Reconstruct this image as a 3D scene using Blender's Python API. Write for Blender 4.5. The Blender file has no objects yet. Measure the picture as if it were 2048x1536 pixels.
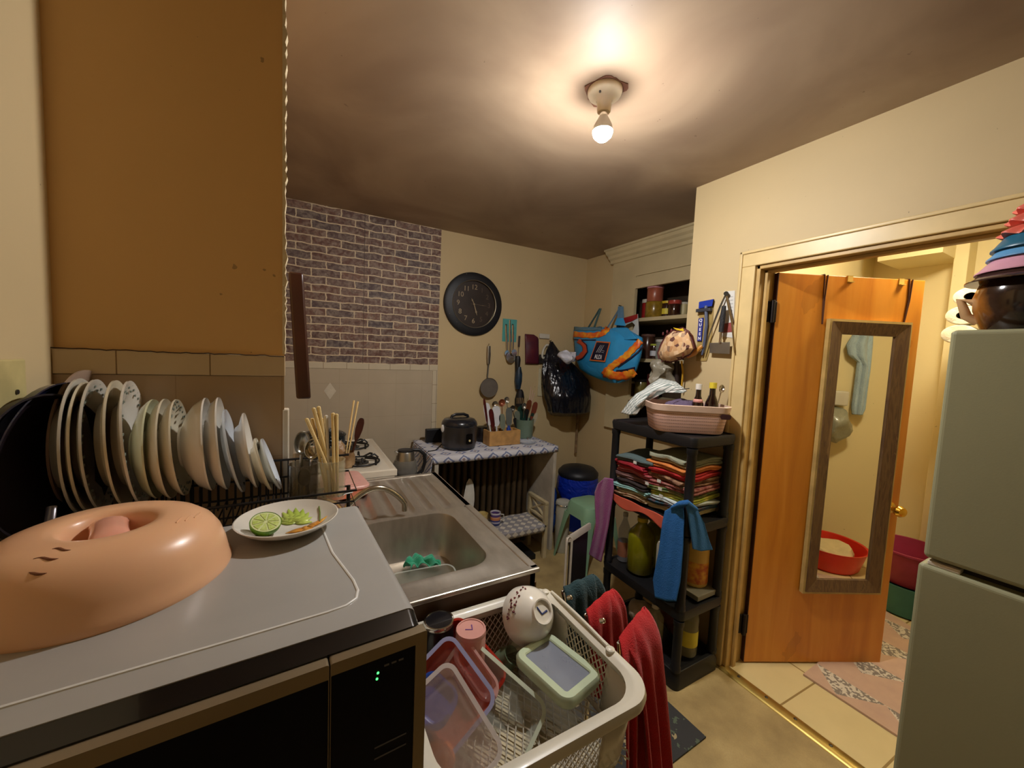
import bpy, bmesh, math, random
from mathutils import Vector, Matrix, noise as mnoise
random.seed(7)
PI = math.pi
SC = bpy.context.scene
COL = SC.collection

# ---------------------------------------------------------------- camera
CAM_H = 1.55
FPX = 770.0
YAW, PITCH, ROLL = 0.508250553, 0.0724859013, 0.0432371765
fw = Vector((math.sin(YAW)*math.cos(PITCH), math.cos(YAW)*math.cos(PITCH), -math.sin(PITCH)))
_r = Vector((math.cos(YAW), -math.sin(YAW), 0)); _u = _r.cross(fw)
rt = _r*math.cos(ROLL) + _u*math.sin(ROLL)
up = -_r*math.sin(ROLL) + _u*math.cos(ROLL)
CP = Vector((0, 0, CAM_H))
cd = bpy.data.cameras.new('camera'); cam = bpy.data.objects.new('camera', cd); COL.objects.link(cam)
cd.sensor_width = 36; cd.lens = FPX/2048*36; cd.clip_start = 0.02
mw = Matrix((rt, up, -fw)).transposed().to_4x4(); mw.translation = CP
cam.matrix_world = mw
SC.camera = cam

# ---------------------------------------------------------------- colour management, world
SC.view_settings.view_transform = 'Standard'; SC.view_settings.look = 'None'
SC.view_settings.gamma = 1; SC.view_settings.exposure = 0.85
SC.view_settings.use_curve_mapping = False
W = bpy.data.worlds.new('world'); SC.world = W; W.use_nodes = True
W.node_tree.nodes['Background'].inputs[0].default_value = (0.5, 0.45, 0.4, 1)
W.node_tree.nodes['Background'].inputs[1].default_value = 0.05
BULB_E = 800.0      # strength of the glowing bulb surface

# ---------------------------------------------------------------- pixel -> point
def ray(x, y): return fw + rt*((x-1024)/FPX) - up*((y-768)/FPX)
def P(x, y, X=None, Y=None, Z=None):
    d = ray(x, y)
    if X is not None: t = X/d.x
    elif Y is not None: t = Y/d.y
    else: t = (Z-CAM_H)/d.z
    return CP + d*t
def PP(x, y, p0, n):
    d = ray(x, y); return CP + d*((p0-CP).dot(n)/d.dot(n))
def depth(p): return (Vector(p)-CP).dot(fw)
def pr(p, px): return px*depth(p)/FPX      # length of px pixels at the depth of p

# ---------------------------------------------------------------- materials
def s2l(c):
    return tuple(((v/255)/12.92 if v/255 <= .04045 else ((v/255+.055)/1.055)**2.4) for v in c)
MC = {}
def mat(key, rgb=(200,200,200), rough=.5, metal=0, var=.12, vs=12, bump=0, bs=60, trans=0, ior=1.45, coat=0, sheen=0, rgb2=None, sub=0, aniso=0):
    k = (key, tuple(rgb), rough, metal, trans)
    if k in MC: return MC[k]
    m = bpy.data.materials.new(key); m.use_nodes = True; MC[k] = m
    nt = m.node_tree; b = nt.nodes['Principled BSDF']
    c = s2l(rgb)
    c2 = s2l(rgb2) if rgb2 else tuple(v*(1-var) for v in c)
    tc = nt.nodes.new('ShaderNodeTexCoord')
    n = nt.nodes.new('ShaderNodeTexNoise'); n.inputs['Scale'].default_value = vs; n.inputs['Detail'].default_value = 4
    nt.links.new(tc.outputs['Object'], n.inputs['Vector'])
    mx = nt.nodes.new('ShaderNodeMix'); mx.data_type = 'RGBA'
    mx.inputs[6].default_value = (*c, 1); mx.inputs[7].default_value = (*c2, 1)
    rr = nt.nodes.new('ShaderNodeMapRange'); rr.inputs[1].default_value = .35; rr.inputs[2].default_value = .65
    nt.links.new(n.outputs[0], rr.inputs[0]); nt.links.new(rr.outputs[0], mx.inputs[0])
    nt.links.new(mx.outputs[2], b.inputs['Base Color'])
    b.inputs['Roughness'].default_value = rough; b.inputs['Metallic'].default_value = metal
    b.inputs['IOR'].default_value = ior
    if trans: b.inputs['Transmission Weight'].default_value = trans
    if coat: b.inputs['Coat Weight'].default_value = coat
    if sheen: b.inputs['Sheen Weight'].default_value = sheen
    if sub: b.inputs['Subsurface Weight'].default_value = sub; b.inputs['Subsurface Radius'].default_value = (.02,.01,.005)
    if bump:
        n2 = nt.nodes.new('ShaderNodeTexNoise'); n2.inputs['Scale'].default_value = bs; n2.inputs['Detail'].default_value = 5
        nt.links.new(tc.outputs['Object'], n2.inputs['Vector'])
        bp = nt.nodes.new('ShaderNodeBump'); bp.inputs['Strength'].default_value = bump; bp.inputs['Distance'].default_value = .01
        nt.links.new(n2.outputs[0], bp.inputs['Height']); nt.links.new(bp.outputs[0], b.inputs['Normal'])
    return m
def clear(key, rgb=(235,235,235), rough=.12, alpha=.35):
    """thin translucent plastic / thin glass: mix of transparent and glossy-diffuse"""
    k = (key, tuple(rgb), alpha)
    if k in MC: return MC[k]
    m = mat(key, rgb, rough, coat=.3); m.node_tree.nodes['Principled BSDF'].inputs['Alpha'].default_value = alpha
    MC[k] = m; return m
class NT:
    """small node graph helper"""
    def __init__(s, name, rough=.6, metal=0):
        s.m = bpy.data.materials.new(name); s.m.use_nodes = True; s.t = s.m.node_tree
        s.b = s.t.nodes['Principled BSDF']; s.b.inputs['Roughness'].default_value = rough; s.b.inputs['Metallic'].default_value = metal
        s.tc = s.t.nodes.new('ShaderNodeTexCoord').outputs['Object']
    def n(s, ty, **ins):
        nd = s.t.nodes.new(ty)
        for k, v in ins.items():
            k = int(k[1:]) if k[0] == '_' else k.replace('_', ' ')
            if hasattr(v, 'is_output') or isinstance(v, bpy.types.NodeSocket): s.t.links.new(v, nd.inputs[k])
            else: nd.inputs[k].default_value = v
        return nd
    def noise(s, scale, vec=None, detail=4, dist=0):
        return s.n('ShaderNodeTexNoise', Vector=vec or s.tc, Scale=scale, Detail=detail, Distortion=dist).outputs[0]
    def ramp(s, f, stops):
        nd = s.t.nodes.new('ShaderNodeValToRGB'); s.t.links.new(f, nd.inputs[0]); e = nd.color_ramp.elements
        while len(e) < len(stops): e.new(.5)
        for i, (p, c) in enumerate(stops): e[i].position = p; e[i].color = (*s2l(c), 1)
        return nd.outputs[0]
    def mix(s, f, a, b, bt='MIX'):
        nd = s.t.nodes.new('ShaderNodeMix'); nd.data_type = 'RGBA'; nd.blend_type = bt
        for i, v in ((0, f), (6, a), (7, b)):
            if isinstance(v, bpy.types.NodeSocket): s.t.links.new(v, nd.inputs[i])
            elif i == 0: nd.inputs[0].default_value = v
            else: nd.inputs[i].default_value = (*s2l(v), 1)
        return nd.outputs[2]
    def math(s, op, a, b=0, c=0):
        nd = s.t.nodes.new('ShaderNodeMath'); nd.operation = op
        for i, v in enumerate((a, b, c)):
            if isinstance(v, bpy.types.NodeSocket): s.t.links.new(v, nd.inputs[i])
            else: nd.inputs[i].default_value = v
        return nd.outputs[0]
    def map(s, loc=(0,0,0), rot=(0,0,0), sc=(1,1,1), vec=None):
        nd = s.n('ShaderNodeMapping', Vector=vec or s.tc); nd.inputs[1].default_value = loc; nd.inputs[2].default_value = rot; nd.inputs[3].default_value = sc
        return nd.outputs[0]
    def xyz(s, vec=None):
        return s.n('ShaderNodeSeparateXYZ', _0=vec or s.tc).outputs
    def comb(s, x, y, z=0):
        nd = s.t.nodes.new('ShaderNodeCombineXYZ')
        for i, v in enumerate((x, y, z)):
            if isinstance(v, bpy.types.NodeSocket): s.t.links.new(v, nd.inputs[i])
            else: nd.inputs[i].default_value = v
        return nd.outputs[0]
    def base(s, c): s.t.links.new(c, s.b.inputs['Base Color']); return s
    def bump(s, h, st=.3, d=.005):
        nd = s.n('ShaderNodeBump', Height=h, Strength=st, Distance=d); s.t.links.new(nd.outputs[0], s.b.inputs['Normal']); return s

# ---------------------------------------------------------------- mesh builder (world coordinates)
class MB:
    def __init__(s, M=None):
        s.bm = bmesh.new(); s.M = M.copy() if M else Matrix()
    def v(s, p): return s.bm.verts.new(s.M @ Vector(p))
    def face(s, vs):
        try: return s.bm.faces.new(vs)
        except ValueError: return None
    def box(s, a, b):
        """box between two corners"""
        x0,y0,z0 = a; x1,y1,z1 = b
        q = [s.v((x,y,z)) for x in (x0,x1) for y in (y0,y1) for z in (z0,z1)]
        for f in ((0,1,3,2),(4,6,7,5),(0,4,5,1),(2,3,7,6),(0,2,6,4),(1,5,7,3)): s.face([q[i] for i in f])
        return s
    def cbox(s, c, d): return s.box([c[i]-d[i]/2 for i in range(3)], [c[i]+d[i]/2 for i in range(3)])
    def loft(s, rings, closed=True, cap=True):
        R = [[s.v(p) for p in r] for r in rings]; n = len(R[0])
        for a, b in zip(R, R[1:]):
            for i in range(n if closed else n-1):
                j = (i+1) % n; s.face([a[i], a[j], b[j], b[i]])
        if cap and closed: s.face(R[0][::-1]); s.face(R[-1])
        return s
    def lathe(s, prof, o=(0,0,0), ax=(0,0,1), n=32, cap=True, sx=1, sy=1):
        q = Vector(ax).normalized().to_track_quat('Z', 'Y').to_matrix(); o = Vector(o)
        rings = []
        for r, z in prof:
            rings.append([o + q @ Vector((sx*max(r,1e-5)*math.cos(2*PI*i/n), sy*max(r,1e-5)*math.sin(2*PI*i/n), z)) for i in range(n)])
        return s.loft(rings, True, cap)
    def cyl(s, a, b, r, r2=None, n=20):
        a = Vector(a); b = Vector(b); L = (b-a).length
        return s.lathe([(r,0),(r if r2 is None else r2, L)], a, b-a, n)
    def tube(s, pts, r, n=10, closed=False, flat=1):
        pts = [Vector(p) for p in pts]; m = len(pts); rings = []
        ref = None
        for i, p in enumerate(pts):
            if closed: t = pts[(i+1)%m]-pts[i-1]
            else: t = pts[min(i+1,m-1)]-pts[max(i-1,0)]
            t.normalize()
            if ref is None:
                ref = Vector((0,0,1)) if abs(t.z) < .9 else Vector((0,1,0))
            u = t.cross(ref)
            if u.length < 1e-4: u = t.orthogonal()
            u.normalize(); w = u.cross(t).normalized(); ref = w
            rr = r[i] if isinstance(r, (list, tuple)) else r
            rings.append([p + u*rr*math.cos(2*PI*k/n) + w*rr*flat*math.sin(2*PI*k/n) for k in range(n)])
        if closed: rings.append(rings[0]); return s.loft(rings, True, False)
        return s.loft(rings)
    def prism(s, poly, a, b):
        """poly in (u,v) extruded between matrices/offset vectors: poly points are 3D, moved by vector b-a"""
        d = Vector(b)-Vector(a)
        return s.loft([[Vector(p)+Vector(a) for p in poly], [Vector(p)+Vector(a)+d for p in poly]])
    def sheet(s, nu, nv, f):
        g = [[s.v(f(i/nu, j/nv)) for j in range(nv+1)] for i in range(nu+1)]
        for i in range(nu):
            for j in range(nv): s.face([g[i][j], g[i+1][j], g[i+1][j+1], g[i][j+1]])
        return s
    def ball(s, c, r, n=20, sc=(1,1,1)):
        c = Vector(c); rings = []
        for k in range(1, n//2):
            a = PI*k/(n//2)
            rings.append([c+Vector((r*sc[0]*math.sin(a)*math.cos(2*PI*i/n), r*sc[1]*math.sin(a)*math.sin(2*PI*i/n), r*sc[2]*math.cos(a))) for i in range(n)])
        return s.loft(rings)
    def build(s, name, m, parent=None, label=None, cat=None, group=None, kind=None, smooth=True, bevel=0, bseg=2, solid=0, sub=0, wire=0, disp=0, ds=8, orig=None):
        bm = s.bm
        if disp:
            for v in bm.verts:
                nz = mnoise.noise_vector(v.co*ds); v.co += nz*disp
        if parent is None:
            xs = [v.co for v in bm.verts]
            o = Vector(orig) if orig else Vector((sum(v.x for v in xs)/len(xs), sum(v.y for v in xs)/len(xs), min(v.z for v in xs)))
        else:
            r = parent
            while r.parent: r = r.parent
            o = r.location.copy()
        for v in bm.verts: v.co -= o
        bmesh.ops.recalc_face_normals(bm, faces=bm.faces)
        me = bpy.data.meshes.new(name); bm.to_mesh(me); bm.free()
        if smooth:
            for p in me.polygons: p.use_smooth = True
        for mm in (m if isinstance(m, (list, tuple)) else [m]): me.materials.append(mm)
        ob = bpy.data.objects.new(name, me); COL.objects.link(ob)
        if parent is None: ob.location = o
        else: ob.parent = parent
        if wire:
            w = ob.modifiers.new('w', 'WIREFRAME'); w.thickness = wire; w.use_even_offset = False
        if solid:
            w = ob.modifiers.new('s', 'SOLIDIFY'); w.thickness = solid; w.offset = 0
        if bevel:
            w = ob.modifiers.new('b', 'BEVEL'); w.width = bevel; w.segments = bseg; w.limit_method = 'ANGLE'; w.angle_limit = math.radians(40)
        if sub:
            w = ob.modifiers.new('u', 'SUBSURF'); w.levels = sub; w.render_levels = sub
        if smooth and not sub:
            try:
                me.set_sharp_from_angle(angle=math.radians(42))
            except Exception: pass
        tag(ob, label, cat, group, kind)
        return ob
def tag(o, label=None, cat=None, group=None, kind=None):
    for k, v in (('label', label), ('category', cat), ('group', group), ('kind', kind)):
        if v: o[k] = v
    return o
def T(name, label, cat, loc, group=None):
    o = bpy.data.objects.new(name, None); COL.objects.link(o); o.location = Vector(loc); o.empty_display_size = .05
    return tag(o, label, cat, group)
def dup(root, loc=None, rot=None, label=None, sc=None, mats=None):
    r = root.copy(); COL.objects.link(r)
    if loc is not None: r.location = loc
    if rot is not None: r.rotation_euler = rot
    if sc is not None: r.scale = sc
    if label: r['label'] = label
    def rec(a, b):
        for ch in list(a.children):
            c = ch.copy(); COL.objects.link(c); c.parent = b; rec(ch, c)
    rec(root, r); return r
def struct(mb, name, m, **k): return mb.build(name, m, kind='structure', smooth=k.pop('smooth', False), **k)
def rrect(w, h, r, n=6):
    """rounded rectangle outline, centred"""
    pts = []
    for cx, cy, a0 in ((w/2-r, h/2-r, 0), (-w/2+r, h/2-r, 90), (-w/2+r, -h/2+r, 180), (w/2-r, -h/2+r, 270)):
        for k in range(n+1):
            a = math.radians(a0+90*k/n); pts.append((cx+r*math.cos(a), cy+r*math.sin(a)))
    return pts
def frame(o, x, y):
    """matrix with origin o, x axis ~x, y axis ~y"""
    x = Vector(x).normalized(); z = x.cross(Vector(y)).normalized(); y = z.cross(x)
    M = Matrix((x, y, z)).transposed().to_4x4(); M.translation = Vector(o); return M
def text(body, size, M, m, name='text', parent=None, depth=.0006, bold=0, sx=1):
    cu = bpy.data.curves.new('t', 'FONT'); cu.body = body; cu.size = size; cu.extrude = depth; cu.align_x = 'CENTER'; cu.align_y = 'CENTER'; cu.offset = bold
    to = bpy.data.objects.new('t', cu); me = bpy.data.meshes.new_from_object(to); bpy.data.objects.remove(to)
    r = parent
    while r.parent: r = r.parent
    me.transform(Matrix.Translation(-r.location) @ M @ Matrix.Scale(sx, 4, (1,0,0)))
    me.materials.clear(); me.materials.append(m)
    ob = bpy.data.objects.new(name, me); COL.objects.link(ob); ob.parent = parent; return ob

# ---------------------------------------------------------------- common materials
steel = mat('stainless_steel', (170,168,160), .28, .95, var=.15)
chrome = mat('chrome', (215,212,205), .12, 1, var=.05)
dsteel = mat('worn_dark_steel', (95,92,86), .38, .8, var=.3)
blackp = mat('black_plastic', (24,24,27), .45, 0, var=.2)
blackg = mat('glossy_black', (12,12,14), .12, 0, var=.1, coat=.5)
wire_m = mat('black_coated_wire', (38,37,38), .4, .3)
whitep = mat('white_plastic', (205,200,185), .4, var=.08)
porc = mat('white_porcelain', (222,216,204), .12, var=.06, coat=.5)
wood = mat('pale_wood', (196,150,90), .55, var=.3, vs=20)
dwood = mat('dark_wood', (66,28,16), .35, var=.45, vs=9)
glass = mat('clear_glass', (235,240,238), .03, trans=1, var=.02)
# ================================================================ SETTING
XR, YB, ZC, XL, Y1, XS = 1.92, 3.02, 2.52, -0.42, 1.10, -0.03   # right wall, back wall, ceiling, left wall, partition face, alcove side
XC = 2.465        # wall behind the recess
def paint(name, rgb, dirt=.25, bump=.12):
    g = NT(name, .62)
    n1 = g.noise(1.7, detail=6); n2 = g.noise(9, detail=5, dist=.6)
    c = g.mix(g.math('MULTIPLY', g.math('SUBTRACT', n1, .35), 1.2*dirt*2), rgb, tuple(v*.80 for v in rgb))
    spots = g.math('GREATER_THAN', g.noise(38, detail=2), .77)
    c = g.mix(g.math('MULTIPLY', spots, .55), c, tuple(v*.45 for v in rgb))
    g.base(c); g.bump(n2, bump, .004); return g.m
m_wall = paint('cream_wall_paint', (202,180,136))
m_wallb = paint('bathroom_yellow_paint', (232,216,168), .12)
m_ceil = NT('sooty_ceiling_paint', .55); m_ceil.b.inputs['Specular IOR Level'].default_value = .18
n1 = m_ceil.noise(1.3, detail=5, dist=.8); n2 = m_ceil.noise(22, detail=3)
cc = m_ceil.ramp(n1, [(.3, (138,116,96)), (.55, (166,144,120)), (.75, (180,160,134))])
m_ceil.base(m_ceil.mix(m_ceil.math('MULTIPLY', m_ceil.math('GREATER_THAN', n2, .74), .35), cc, (70,52,40))).bump(m_ceil.noise(6), .1, .006)
m_ceil = m_ceil.m
def vinyl():
    g = NT('worn_tan_floor', .55); n = g.noise(7, detail=8); f = g.noise(160, detail=2)
    c = g.ramp(n, [(.3, (150,128,84)), (.6, (184,160,108)), (.8, (198,176,124))])
    g.base(g.mix(g.math('MULTIPLY', f, .35), c, (120,100,66))).bump(f, .2, .002); return g.m
def gridtile(name, tile, grout, size, gw, axes='XY', rough=.25, off=(0,0), ang=0, diamond=None):
    g = NT(name, rough)
    x, y, z = g.xyz(g.map(rot=(0,0,ang)) if ang else None)
    u, v = {'XY': (x, y), 'XZ': (x, z), 'YZ': (y, z)}[axes]
    e = []
    for a, o, s in ((u, off[0], size[0]), (v, off[1], size[1])):
        fr = g.math('FRACT', g.math('DIVIDE', g.math('ADD', a, 50*s+o), s))
        d = g.math('MULTIPLY', g.math('MINIMUM', fr, g.math('SUBTRACT', 1, fr)), s); e.append(g.math('LESS_THAN', d, gw))
    k = g.math('MAXIMUM', e[0], e[1])
    t = g.mix(g.noise(5), tile, tuple(q*.9 for q in tile))
    g.base(g.mix(k, t, grout)); g.bump(g.math('SUBTRACT', 1, k), .5, .002); return g.m
m_floor = vinyl()
m_btile = gridtile('bathroom_floor_tiles', (226,206,152), (150,126,80), (.335,.335), .004, ang=math.radians(2), off=(.05,.06))
struct(MB().box((-1.5,-1.4,-.1), (XR+.02,YB+.1,0)).box((XR+.02,1.35,-.1),(XC+.1,YB+.1,0)), 'floor', m_floor)
struct(MB().box((XR+.02,-1.0,-.1), (3.98,1.35,.004)), 'floor_bathroom', m_btile)
struct(MB().box((-1.5,-1.4,ZC), (XC+.5,YB+.1,ZC+.1)), 'ceiling', m_ceil)
struct(MB().box((XC+.5,-1.4,ZC), (4.0,1.45,ZC+.1)), 'ceiling_bathroom', m_wallb)
struct(MB().box((XS-.0999,YB,0), (XC+.6,YB+.1,ZC)), 'wall_back', m_wall)
struct(MB().box((XL-.1,-1.3,0), (XL,Y1+.01,ZC)), 'wall_left', m_wall)
struct(MB().box((XL-.1,-1.4,0), (XR+.1,-1.3,ZC)), 'wall_front', m_wall)
# chimney-breast partition: face at Y1, side at XS running to the back wall; rough plaster down its corner
m_part = paint('ochre_wall_paint', (212,170,108), .12, .06)
XSB = -.095
struct(MB().loft([[(XL-.1,Y1,z_),(XS,Y1,z_),(XSB,YB,z_),(XL-.1,YB,z_)] for z_ in (0,ZC)]), 'wall_partition', m_part)
struct(MB().box((XL-.1,YB-.01,0),(XS-.1,YB+.1,ZC)), 'wall_back_left', m_wall)
mb = MB()
z = 1.53
while z < ZC-.01:
    h = random.uniform(.018,.05); z2 = min(z+h, ZC)
    w = random.uniform(.002,.007)
    mb.loft([[(XS-.004,Y1-.002,zz),(XS+w*k,Y1-.003,zz),(XS+w*k+.001,Y1+.02,zz),(XS-.004,Y1+.02,zz)] for zz, k in ((z,.3),((z+z2)/2,1),(z2,.3))])
    z = z2
struct(mb, 'trim_1', mat('broken_white_plaster', (214,196,160), .9, bump=.6), smooth=True)
# right wall with the doorway
DY0, DY1, DZ = .26, 1.085, 2.03
struct(MB().box((XR,-1.3,0), (XR+.12,DY0,ZC)).box((XR,DY1,0), (XR+.12,1.45,ZC)).box((XR,DY0,DZ), (XR+.12,DY1,ZC)), 'wall_right', m_wall)
struct(MB().box((XR+.12,1.35,0), (XC,1.45,ZC)), 'wall_return', m_wall)
# recess wall behind the built-in cupboard, with the cupboard hole left open
CY0, CY1, CZ0, CZ1 = 1.52, 2.60, .95, 2.40
struct(MB().box((XC,1.45,0),(XC+.1,CY0,ZC)).box((XC,CY1,0),(XC+.1,YB,ZC)).box((XC,CY0,0),(XC+.1,CY1,CZ0)).box((XC,CY0,CZ1),(XC+.1,CY1,ZC)), 'wall_recess', m_wall)
# bathroom walls
struct(MB().box((3.9,-1.0,0),(4.0,1.35,ZC)), 'wall_bathroom_back', m_wallb)
struct(MB().box((XR+.12,1.32,0),(3.9,1.35,ZC)), 'wall_bathroom_left', m_wallb)
struct(MB().box((XR+.12,-1.0,0),(3.9,-.9,ZC)), 'wall_bathroom_right', m_wallb)
struct(MB().box((XR+.1,-.9,0),(XR+.12,DY0,ZC)), 'wall_bathroom_front', m_wallb)
# door casing, head and jamb, threshold
m_cas = mat('cream_gloss_trim', (222,196,140), .38, var=.15, vs=6)
mb = MB()
cw = .075
for y in (DY1, DY0-cw): mb.box((XR-.018,y,0),(XR,y+cw,DZ+.0))
mb.box((XR-.018,DY0-cw,DZ),(XR,DY1+cw,DZ+cw))
mb.box((XR-.026,DY1+cw-.014,0),(XR,DY1+cw,DZ+cw)).box((XR-.026,DY0-cw,DZ+cw-.014),(XR,DY1+cw,DZ+cw))
struct(mb, 'trim_2', m_cas, bevel=.004)
mb = MB()
mb.box((XR-.004,DY1-.018,0),(XR+.13,DY1,DZ)).box((XR-.004,DY0,0),(XR+.13,DY0+.018,DZ)).box((XR-.004,DY0,DZ-.018),(XR+.13,DY1,DZ))
mb.box((XR+.035,DY1-.032,0),(XR+.06,DY1-.018,DZ-.018)).box((XR+.035,DY0+.018,DZ-.032),(XR+.06,DY1-.018,DZ-.018))
struct(mb, 'trim_3', mat('worn_door_jamb', (206,170,104), .45, var=.25, vs=8), bevel=.003)
brass = mat('brushed_brass', (196,168,92), .35, .85, var=.2)
th = T('door_threshold', 'brass metal strip screwed to the floor between the kitchen and the bathroom tiles', 'threshold', (XR-.01,.6,0))
MB().loft([[(XR-.035,y,0),(XR-.03,y,.006),(XR-.012,y,.011),(XR+.012,y,.011),(XR+.022,y,.006),(XR+.026,y,0)] for y in (DY0-.05, DY1+.0)]).build('strip', brass, th)
for y in (.32,.5,.62,.75,.87,1.0):
    MB().lathe([(.007,0),(.006,.002),(.002,.003)], (XR-.002,y,.011)).build('screw', dsteel, th)
# door, swung open into the bathroom
DH = Vector((2.035, 1.045, 0)); DL = Vector((2.705, .712, 0)); dd = (DL-DH).normalized(); dn = Vector((dd.y, -dd.x, 0))
if dn.y > 0: dn = -dn      # towards the camera
dw = (DL-DH).length
DM = frame(DH+Vector((0,0,.012)), dd, (0,0,1))      # x along the door, y up, z = dd x up
if DM.to_3x3() @ Vector((0,0,1)) @ dn < 0: DMz = -1
else: DMz = 1
def dpt(s, z, o=0): return DH + dd*s + Vector((0,0,z)) + dn*o
def door_sz(x, y, o=0):
    p = PP(x, y, DH+dn*o, dn); return ((p-DH).dot(dd), p.z)
def dbox(mb, s0, z0, s1, z1, o0, o1):
    q = [mb.v(dpt(s, z, o)) for s in (s0,s1) for z in (z0,z1) for o in (o0,o1)]
    for f in ((0,1,3,2),(4,6,7,5),(0,4,5,1),(2,3,7,6),(0,2,6,4),(1,5,7,3)): mb.face([q[i] for i in f])
    return mb
DTOP = door_sz(1700, 553)[1]
g = NT('orange_varnished_door', .32)
w = g.noise(2.2, g.map(sc=(7,7,.8)), detail=4, dist=.6)
c = g.ramp(w, [(.25, (196,118,34)), (.5, (212,136,42)), (.75, (222,150,56))])
st = g.math('GREATER_THAN', g.noise(6, g.map(sc=(1,1,.5)), detail=5), .66)
g.base(g.mix(g.math('MULTIPLY', st, .22), c, (130,70,20))).bump(g.noise(14, g.map(sc=(6,6,.3))), .08, .003)
door = bpy.data.objects.new('door_1', None); COL.objects.link(door); door.location = DH; tag(door, kind='structure')
dbox(MB(), 0, .012, dw, DTOP, -.034, 0).build('door_panel', g.m, door, smooth=False, bevel=.002)
dbox(MB(), -.002, .012, .0015, DTOP, -.036, .001).build('door_edge', mat('dark_stained_edge', (70,34,16), .5, var=.5, vs=20), door, smooth=False)
hm = mat('black_iron_hinge', (34,24,22), .5, .5, var=.4)
for zz in (1.82, .22):
    hp = MB(); dbox(hp, -.045, zz-.05, .004, zz+.05, -.004, .003)
    hp.cyl(dpt(-.02,zz-.055,.006), dpt(-.02,zz+.055,.006), .009, n=12)
    hp.build('hinge', hm, door, bevel=.002)
ks, kz = door_sz(1783, 1015)
ks = dw-.05
kb = MB().lathe([(.03,0),(.03,.004),(.012,.01),(.01,.03),(.024,.04),(.029,.055),(.022,.068),(.004,.072)], dpt(ks,kz,0), dn).build('door_knob', mat('polished_brass', (226,180,70), .18, 1, var=.1), door)
dbox(MB(), dw-.001, kz-.04, dw+.002, kz+.04, -.03, -.004).build('latch_plate', brass, door)
# mirror hung on the door
ml, mz1 = door_sz(1649, 638); mr_, _ = door_sz(1811, 645); mlb, mz0 = door_sz(1600, 1181); mrb,_ = door_sz(1757,1170)
ms0, ms1 = (ml+mlb)/2, (mr_+mrb)/2
mir = T('door_mirror', 'tall mirror in a weathered brown frame hung on the orange door', 'mirror', dpt((ms0+ms1)/2, mz0, .02))
g = NT('weathered_barnwood', .6)
w = g.noise(3, g.map(sc=(14,14,1.5)), detail=8, dist=1.5)
g.base(g.ramp(w, [(.25, (58,40,26)), (.45, (112,84,50)), (.62, (86,60,38)), (.8, (150,118,76))])).bump(w, .3, .003)
fwid = (ms1-ms0)*.17; o0, o1 = .004, .026
mb = MB()
oi = [(ms0+.012,mz0+.012),(ms1-.012,mz0+.012),(ms1-.012,mz1-.012),(ms0+.012,mz1-.012)]
ii = [(ms0+fwid,mz0+fwid),(ms1-fwid,mz0+fwid),(ms1-fwid,mz1-fwid),(ms0+fwid,mz1-fwid)]
mb.loft([[dpt(*p, o0) for p in oi],[dpt(*p, o1+.006) for p in oi],[dpt(p[0],p[1],o1-.006) for p in ii],[dpt(*p, o0) for p in ii]], True, False)
mb.build('frame', g.m, mir, smooth=False)
mb = MB()
oo = [(ms0,mz0),(ms1,mz0),(ms1,mz1),(ms0,mz1)]
mb.loft([[dpt(*p, o0) for p in oo],[dpt(*p, o1) for p in oo],[dpt(*p, o1) for p in oi],[dpt(*p, o0) for p in oi]], True, False)
mb.build('outer_moulding', mat('pale_gilt_moulding', (206,178,112), .45, var=.3), mir, smooth=False)
gm = mat('mirror_silver', (238,236,226), .01, 1, var=.0)
dbox(MB(), ms0+fwid-.003, mz0+fwid-.003, ms1-fwid+.003, mz1-fwid+.003, o0, .012).build('mirror_glass', gm, mir, smooth=False)
for sx, s2, k in ((1652,1645,0),(1822,1808,1)):
    sa, za = door_sz(sx, 552+8*k, .005); sb, zb = door_sz(s2, 640, .005)
    MB().tube([dpt(sa-.004, DTOP+.001, .003), dpt(sa-.001,(za+zb)/2,.004), dpt(sb,zb-.02,.004)], .003, 6).tube([dpt(sa+.012, DTOP+.001, .003), dpt(sa+.006,(za+zb)/2,.004), dpt(sb+.002,zb-.02,.004)], .003, 6).tube([dpt(sa-.004,DTOP+.002,.003),dpt(sa-.004,DTOP+.003,-.036)],.003,6).build('hanging_cord', mat('brown_cord', (80,40,18), .8), mir)
for hx, hy in ((1700,555),(1802,566)):
    s_, z_ = door_sz(hx, hy)
    hk = MB(); dbox(hk, s_-.013, DTOP-.03, s_+.013, DTOP+.004, 0, .004); dbox(hk, s_-.013, DTOP+.001, s_+.013, DTOP+.004, -.038, .004); dbox(hk, s_-.013, DTOP-.03, s_+.013, DTOP-.025, .0, .014)
    hk.build('over_door_hook', mat('ivory_plastic_hook', (214,178,92), .4), label='ivory plastic hook over the top of the door, '+('left one' if hx < 1750 else 'right one near the door edge'), cat='hook', group='hooks over the bathroom door', smooth=False)
# reflection helper: where a mirror pixel looks in the bathroom
def MP(x, y, Y=None, X=None, Z=None):
    p = PP(x, y, DH+dn*.012, dn); d = (p-CP).normalized(); r = d - 2*d.dot(dn)*dn
    t = (Y-p.y)/r.y if Y is not None else ((X-p.x)/r.x if X is not None else (Z-p.z)/r.z)
    return p + r*t

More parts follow.
